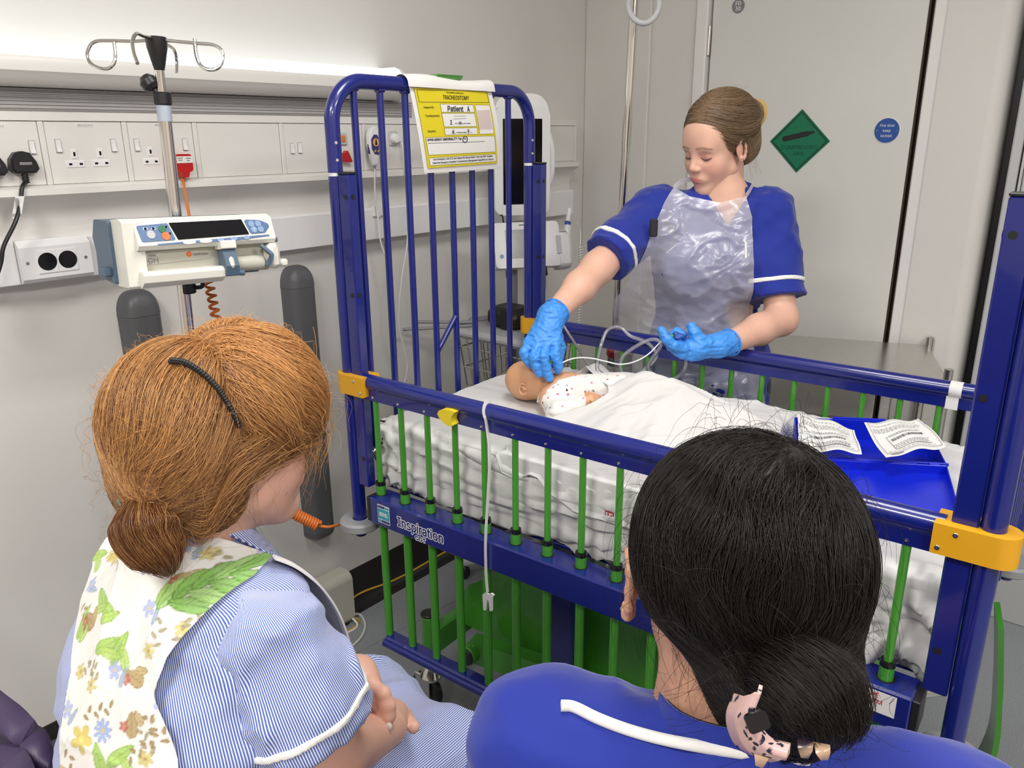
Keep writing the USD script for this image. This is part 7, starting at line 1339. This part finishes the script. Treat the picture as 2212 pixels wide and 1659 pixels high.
def chair(x, y, label, back_x=0.0, group=None):
    t = thing('chair', label, 'chair', (x, y, 0)); by = y - .26
    part(t, 'seat', [cbox((x, y, .43), (.48, .50, .07), .03)], 'purple_vinyl', 40)
    n = 30; a = np.linspace(-1, 1, n); sec = []
    for q in np.linspace(0, 1, 14): z = .47 + q * .335; wv = .25 * (1 - .0 * q) ; rr = [(x + back_x + k * wv, by - .05 * (1 - k * k) * .6 - .05 * q, min(z, .805 - .055 * max(abs(k) - .55, 0) ** 2 * 8)) for k in a]; sec.append(rr)
    part(t, 'backrest', thick(A(sec), .035), 'purple_vinyl', True)
    for sx in (-.2, .2):
        for sy in (-.21, .21): part(t, 'leg', rod((x + sx, y + sy, 0), (x + sx, y + sy, .40), .013, 14), 'steel')
    return t
chair(rhip[0], rhip[1] + .20, 'purple vinyl chair that the red haired woman sits on', .0)
chair(.235, -.69, 'empty purple vinyl chair left of the red haired woman, at the bottom left corner', .0)

# ================================================================ the dark-haired woman in front
def darkhair():
    big_ears = [('c', tuple(A(q[1]) * (1.09, 1.05, 1.12) + (0, -.010, -.006)), tuple(A(q[2]) * (1.09, 1.05, 1.12) + (0, -.010, -.006)), *q[3:]) if q[0] == 'c' else (q[0], tuple(A(q[1]) * (1.09, 1.05, 1.12) + (0, -.010, -.006)), *q[2:]) for q in ears()]
    hc = dep(1606, 1258, .695); hb = hc; R = frame_of((-.42, .90), .08, .0); RS = R; s = 1.0; f = unit((R[1][0], R[1][1], 0)); X = A([R[0][0], R[0][1], 0.]); X = unit(X); ax = A([X, f, (0, 0, 1.)]); hb = hc - X * .012
    C7 = hc - f * .055 + A([0, 0, -.120]); mid = C7 + A([0, 0, -.055]) + f * .01; shR, shL = mid + X * .185 + A([0, 0, -.012]), mid - X * .175 + A([0, 0, -.005])
    hip = mid - f * .06 + A([0, 0, -.47]); wa = mid - f * .035 + A([0, 0, -.26]); t = thing('person', 'seated dark-haired woman in royal blue tunic with white collar piping, seen from behind', 'person', (hip[0], hip[1], 0))
    tor = [('e', mid - f * .02 + A([0, 0, -.12]), (.165, .11, .17), ax, .06), ('e', wa, (.15, .115, .17), ax, .08), ('e', hip, (.185, .15, .13), ax, .08), ('c', shR - X * .03, shL + X * .03, .056, .056, .05), ('c', C7 + f * .02, C7 + f * .01 + A([0, 0, -.06]), .052, .080, .04)]
    kn = [hip + X * q * .11 + f * .44 + A([0, 0, .02]) for q in (-1, 1)]; el = [sh + X * q * .03 + f * .08 + A([0, 0, -.27]) for sh, q in ((shL, -1), (shR, 1))]; wr = [hip + X * q * .08 + f * .30 + A([0, 0, .10]) for q in (-1, 1)]
    leg = [('c', hip + X * q * .09 + f * .04, k, .088, .062, .05) for q, k in zip((-1, 1), kn)] + [('c', k, A([k[0] + f[0] * .03, k[1] + f[1] * .03, .09]), .055, .036, .02) for k in kn]
    arm = [q for sh, e, w in zip((shL, shR), el, wr) for q in (('c', sh, e, .05, .043, .02), ('c', e, w, .043, .028, .02))]; hnd = []
    for w, q in zip(wr, (-1, 1)):
        for i in range(4): a = w + X * (-.026 + i * .017); hnd += [('c', tuple(w), tuple(a + f * .07), .024, .011, .01)] + finger([a + f * .07, a + f * .105 + A([0, 0, -.01]), a + f * .125 + A([0, 0, -.03])], .0098, .008, .003)
        hnd += finger([w + f * .02, w - X * q * .035 + f * .05, w - X * q * .045 + f * .085], .013, .009, .005)
    b = one([mesh_of(tor + leg + arm, .009, 6), mesh_of(xf(HEAD + big_ears, R, hb, s) + [('c', hb - R[2] * .05 - R[1] * .02, C7 + f * .02 - X * .012, .052, .060, .03)], .0026, 2), mesh_of(hnd, .0032, 3)]); tv = skin_tint(A(b.vertices), (.56, .30, .20), R, hc, s, brow=(.03, .02, .015))
    q = (A(b.vertices) - hc) @ R.T; nape = np.clip((-.035 - q[:, 1]) / .02, 0, 1) * np.clip((-.02 - q[:, 2]) / .03, 0, 1) * np.clip((q[:, 2] + .16) / .05, 0, 1); tv *= (1 - .5 * nape * fb(q[:, 0] * 500, q[:, 1] * 300, q[:, 2] * 120, 2, 6))[:, None]
    part(t, 'body', b, 'skin_tint', True, prim={'tint': tv}); part(t, 'ear_stud', trimesh.creation.icosphere(2, .0026).apply_translation(A([-.092, -.004, -.040]) @ R + hb), 'chrome', True)
    gar = [(q[0], q[1], tuple(A(q[2]) + .013), *q[3:]) if q[0] == 'e' else ('c', q[1], q[2], q[3] + .012, q[4] + .012, q[5]) for q in tor[:-1]] + [('c', sh, e, .066, .075, .04) for sh, e in zip((shL, shR), el)] + [('c', C7 + A([0, 0, -.03]), C7 + A([0, 0, -.07]), .064, .092, .04)]
    cu = [(sh + (e - sh) * .75, unit(e - sh)) for sh, e in zip((shL, shR), el)]; lo, hi = bounds(gar, .03); val, lo, h = field(gar, lo, hi, .007); P = pts_of(lo, val.shape, h); nr = np.abs(val) < .03; Q = P[nr]
    val[nr] -= ((1 - np.abs(2 * fb(Q[:, 0] * 9, Q[:, 1] * 9, Q[:, 2] * 12, 3, 91) - 1)) ** 3 - .35) * .010; F = (val.copy(), lo, h)
    for (c, a), e in zip(cu, el): m_ = (np.linalg.norm(P - e, axis=-1) < .16) & (np.abs((P - mid) @ X) > .14); val = np.where(m_, np.maximum(val, (P - c) @ a), val)
    val = np.maximum(val, hip[2] - .02 - P[..., 2]); v, ff = nets(val, lo, h); m = keep_big(trimesh.Trimesh(v, ff, process=False)); taubin(m, 5); tu = part(t, 'tunic', m, 'tunic_blue', True)
    part(t, 'trousers', mesh_of([('c', q[1], q[2], q[3] + .018, q[4] + .03, q[5]) for q in leg], .011, 4), 'trouser_navy', True)
    for k in kn: part(t, 'shoe', mesh_of([('e', (k[0] + f[0] * .08, k[1] + f[1] * .08, .045), (.06, .11, .045), None, .03)], .010, 3), 'black_plastic', True)
    # standing collar and the flat collar with its white piping
    rows = []
    for a in np.linspace(-2.5, 2.5, 40):
        d = X * math.sin(a) - f * math.cos(a); rows.append([C7 + f * .012 + d * (r * (1 + .12 * abs(math.sin(a)))) + A([0, 0, z - .016 * (1 - math.cos(a))]) for r, z in ((.104, -.052), (.090, -.030), (.074, -.008), (.062, .022), (.058, .046), (.054, .046), (.056, .02), (.066, -.012))])
    part(tu, 'collar', cw_grid(A(rows)), 'tunic_blue', True)
    pts = [(1212, 1524), (1240, 1527), (1290, 1551), (1350, 1574), (1420, 1594), (1500, 1610), (1590, 1624), (1680, 1634), (1745, 1640)]; L = []
    for x, y in pts:
        r = ray(x, y); ts = np.linspace(.45, 1.0, 240); dd = sample(F, CAM + ts[:, None] * r); k = int(np.argmax(dd < .003)) if (dd < .003).any() else int(np.argmin(dd)); L.append(CAM + ts[k] * r)
    L = bez(L, 60); part(tu, 'collar_piping', sweep(L, ring(.0052, 10)), 'white_trim', True)
    # hair
    loc_ = lambda p: A(p) @ R + hc; bunp = dep(1668, 1480, .60); bl = (bunp - hc) @ R.T
    H = [('e', (0, -.012, .050), (.0905, .098, .086), None, .03), ('e', (.004, -.040, .030), (.083, .072, .072), None, .03), ('e', (.030, -.050, -.050), (.056, .050, .056), None, .04), ('c', (.035, -.062, -.06), tuple(bl), .042, .022, .03), ('-e', (0, .135, -.05), (.078, .070, .10), None, .02), ('-e', (-.098, -.012, -.032), (.034, .050, .046), None, .012), ('-e', (.098, .018, -.040), (.022, .036, .042), None, .012), ('-e', (-.070, -.02, -.105), (.045, .08, .05), None, .02)]
    cap = mesh_of(xf(H, R, hc, s), .0032, 6); hp = part(t, 'hair', cap, 'hair_black_cap', True, label='thick black hair gathered low in a claw clip')
    rg = np.random.default_rng(33); V = A(cap.vertices); q = (V - hc) @ R.T; crown = loc_((.030, -.03, .140)); lines, wid, tc = [], [], []
    def add(Ls, w, t0=0.0):
        for l in Ls: lines.append(l); wid.append(np.linspace(w, w * .6, len(l))); k = np.clip(rg.normal(.3, .22) + t0, 0, 1); tc.append(ramp((.004, .0035, .003), (.034, .027, .023), k))
    ok = np.flatnonzero((q[:, 1] < .10)); roots = V[rg.choice(ok, 15000)]
    def bend(P): o = (P - hc) @ R.T; u = np.clip((o[:, 2] - .0) / .12, 0, 1)[:, None]; return (P - crown) / .10 * u * 1.4 - R[2] * .25 + R[0] * .45 * np.sin(o[:, 2:3] * 75 + o[:, 0:1] * 55)
    add(flow(cap, roots, bunp, 26, .0095, .008, rg, bend, .022, .85), .00050)
    for k in range(520):
        p = V[rg.integers(len(V))]; n = unit(p - hc); d = unit(np.cross(n, rg.normal(0, 1, 3))); c = rg.uniform(.3, 1.5); Lk = [p + n * (.003 + c * .012 * math.sin(i * .32)) + d * i * .0055 + A([0, 0, -.0003 * i * i]) for i in range(10)]; add([A(Lk)], .00030)
    for k in range(26):
        p = loc_((rg.uniform(-.05, .06), .02 + rg.normal(0, .03), .136)); d = unit(rg.normal(0, 1, 3) + R[1] * .8 + R[2] * .5); Lk = [p + d * i * .006 + R[2] * .02 * math.sin(i * .2 * rg.uniform(.8, 1.3)) + A([0, 0, -.0006 * i * i]) for i in range(12)]; add([A(Lk)], .00028)
    # the bun that falls over the clip
    bc = D_((1668, 1462, .60), (1722, 1478, .570), (1778, 1530, .556), (1795, 1600, .555)); pc = bez(bc, 40); _, a_, b_ = frames(pc); rad = np.interp(np.linspace(0, 1, len(pc)), [0, .25, .6, 1], [.022, .032, .034, .012])
    part(hp, 'bun', tube(pc, 1.0, 20, scale=rad * .9), 'hair_black_cap', True)
    for k in range(3200):
        th = rg.uniform(0, 2 * np.pi); rr = rg.uniform(.78, 1.12); tw = np.linspace(0, rg.normal(.3, .5), len(pc)); m = int(rg.integers(int(len(pc) * .7), len(pc) + 1)); Lk = pc + (a_ * np.cos(th + tw)[:, None] + b_ * np.sin(th + tw)[:, None]) * (rad * rr)[:, None] + np.cumsum(rg.normal(0, .0004, (len(pc), 3)), 0); add([Lk[:m:2]], .00045, .08)
    for k in range(60):                                            # curls standing off the bun
        p = pc[rg.integers(5, len(pc))] + rg.normal(0, .02, 3); r0 = rg.uniform(.006, .016); e = rg.normal(0, 1, (2, 3)); e /= np.linalg.norm(e, axis=1, keepdims=True); add([A([p + r0 * (e[0] * math.cos(q) + e[1] * math.sin(q)) + (p - pc[10]) * q * .06 for q in np.linspace(0, 4.5, 14)])], .0003)
    vis_curves(hp, 'strands', lines, wid, tc, 'hair_black')
    # claw clip, pinkish with dark spots
    o = dep(1640, 1560, .555); ux, uy, uz = RC[0], -RC[1], -RC[2]
    def cpx(x, y, d=.555): return dep(x, y, d)
    body = []
    for col in ([(1592, 1500), (1575, 1540), (1580, 1580), (1600, 1612), (1640, 1630)], [(1640, 1478), (1625, 1530), (1640, 1572), (1668, 1600), (1705, 1612)]): body.append(bez([cpx(x, y, .545 if col[0][0] == 1592 else .530) for x, y in col], 20))
    mid_ = (body[0] + body[1]) / 2 + uz * .010; P = np.stack([body[0], body[0] * .5 + mid_ * .5 + uz * .004, mid_, body[1] * .5 + mid_ * .5 + uz * .004, body[1]], 1); u, w_ = np.linspace(0, 1, P.shape[0]), np.linspace(0, 1, 5)
    from scipy.interpolate import RegularGridInterpolator as RGI
    I = RGI((u, w_), P); a, b2 = np.meshgrid(np.linspace(0, 1, 90), np.linspace(0, 1, 60), indexing='ij'); PP = I(np.stack([a, b2], -1)); sp = thick(PP, .0025); uv = np.stack([a.ravel(), b2.ravel()], 1); rc = np.random.default_rng(9); tn = np.tile(A([[.46, .30, .27]]), (len(uv), 1)) + .10 * np.stack([uv[:, 1], uv[:, 1] * .7, uv[:, 1] * .9], 1)
    for k in range(34): c = rc.random(2); an = rc.uniform(0, 3); x = (uv - c) * (1, .8); x = x @ A([[math.cos(an), -math.sin(an)], [math.sin(an), math.cos(an)]]); tn[(x[:, 0] / .055) ** 2 + (x[:, 1] / .022) ** 2 < 1] = (.015, .015, .03)
    tint_mat('clip_print', .25); hc_ = part(t, 'hair_clip', sp, 'clip_print', True, prim={'tint': np.vstack([tn, tn])}, label='pinkish claw clip with dark spots')
    part(hc_, 'clip_window', extr(rrect(.015, .013, .003), .003, dep(1634, 1556, .521), unit(RC[0] * .8 - RC[1] * .3), unit(-RC[1] * .9 + RC[0] * -.35)), 'black_gloss')
    tt = []
    for k, (x0, y0, x1, y1) in enumerate(((1650, 1612, 1640, 1655), (1690, 1605, 1690, 1640), (1740, 1600, 1738, 1636), (1775, 1610, 1780, 1640))): tt.append(sweep([dep(x0, y0, .535), dep((x0 + x1) / 2, (y0 + y1) / 2, .528), dep(x1, y1, .535)], [(-.0052, -.0016), (.0052, -.0016), (.0052, .0016), (-.0052, .0016)], scale=[1, .9, .45]))
    v, _ = join(tt); tn = np.tile(A([[.50, .33, .22]]), (len(v), 1)); tn[rc.random(len(v)) < .2] = (.03, .02, .03); part(hc_, 'clip_teeth', tt, 'clip_print', True, prim={'tint': tn}, kind='stuff')
    return hip, f
dhip, df = darkhair()
t_ = chair(dhip[0] + df[0] * .17, dhip[1] + df[1] * .17 + .0, 'purple vinyl chair under the dark haired woman', .0)
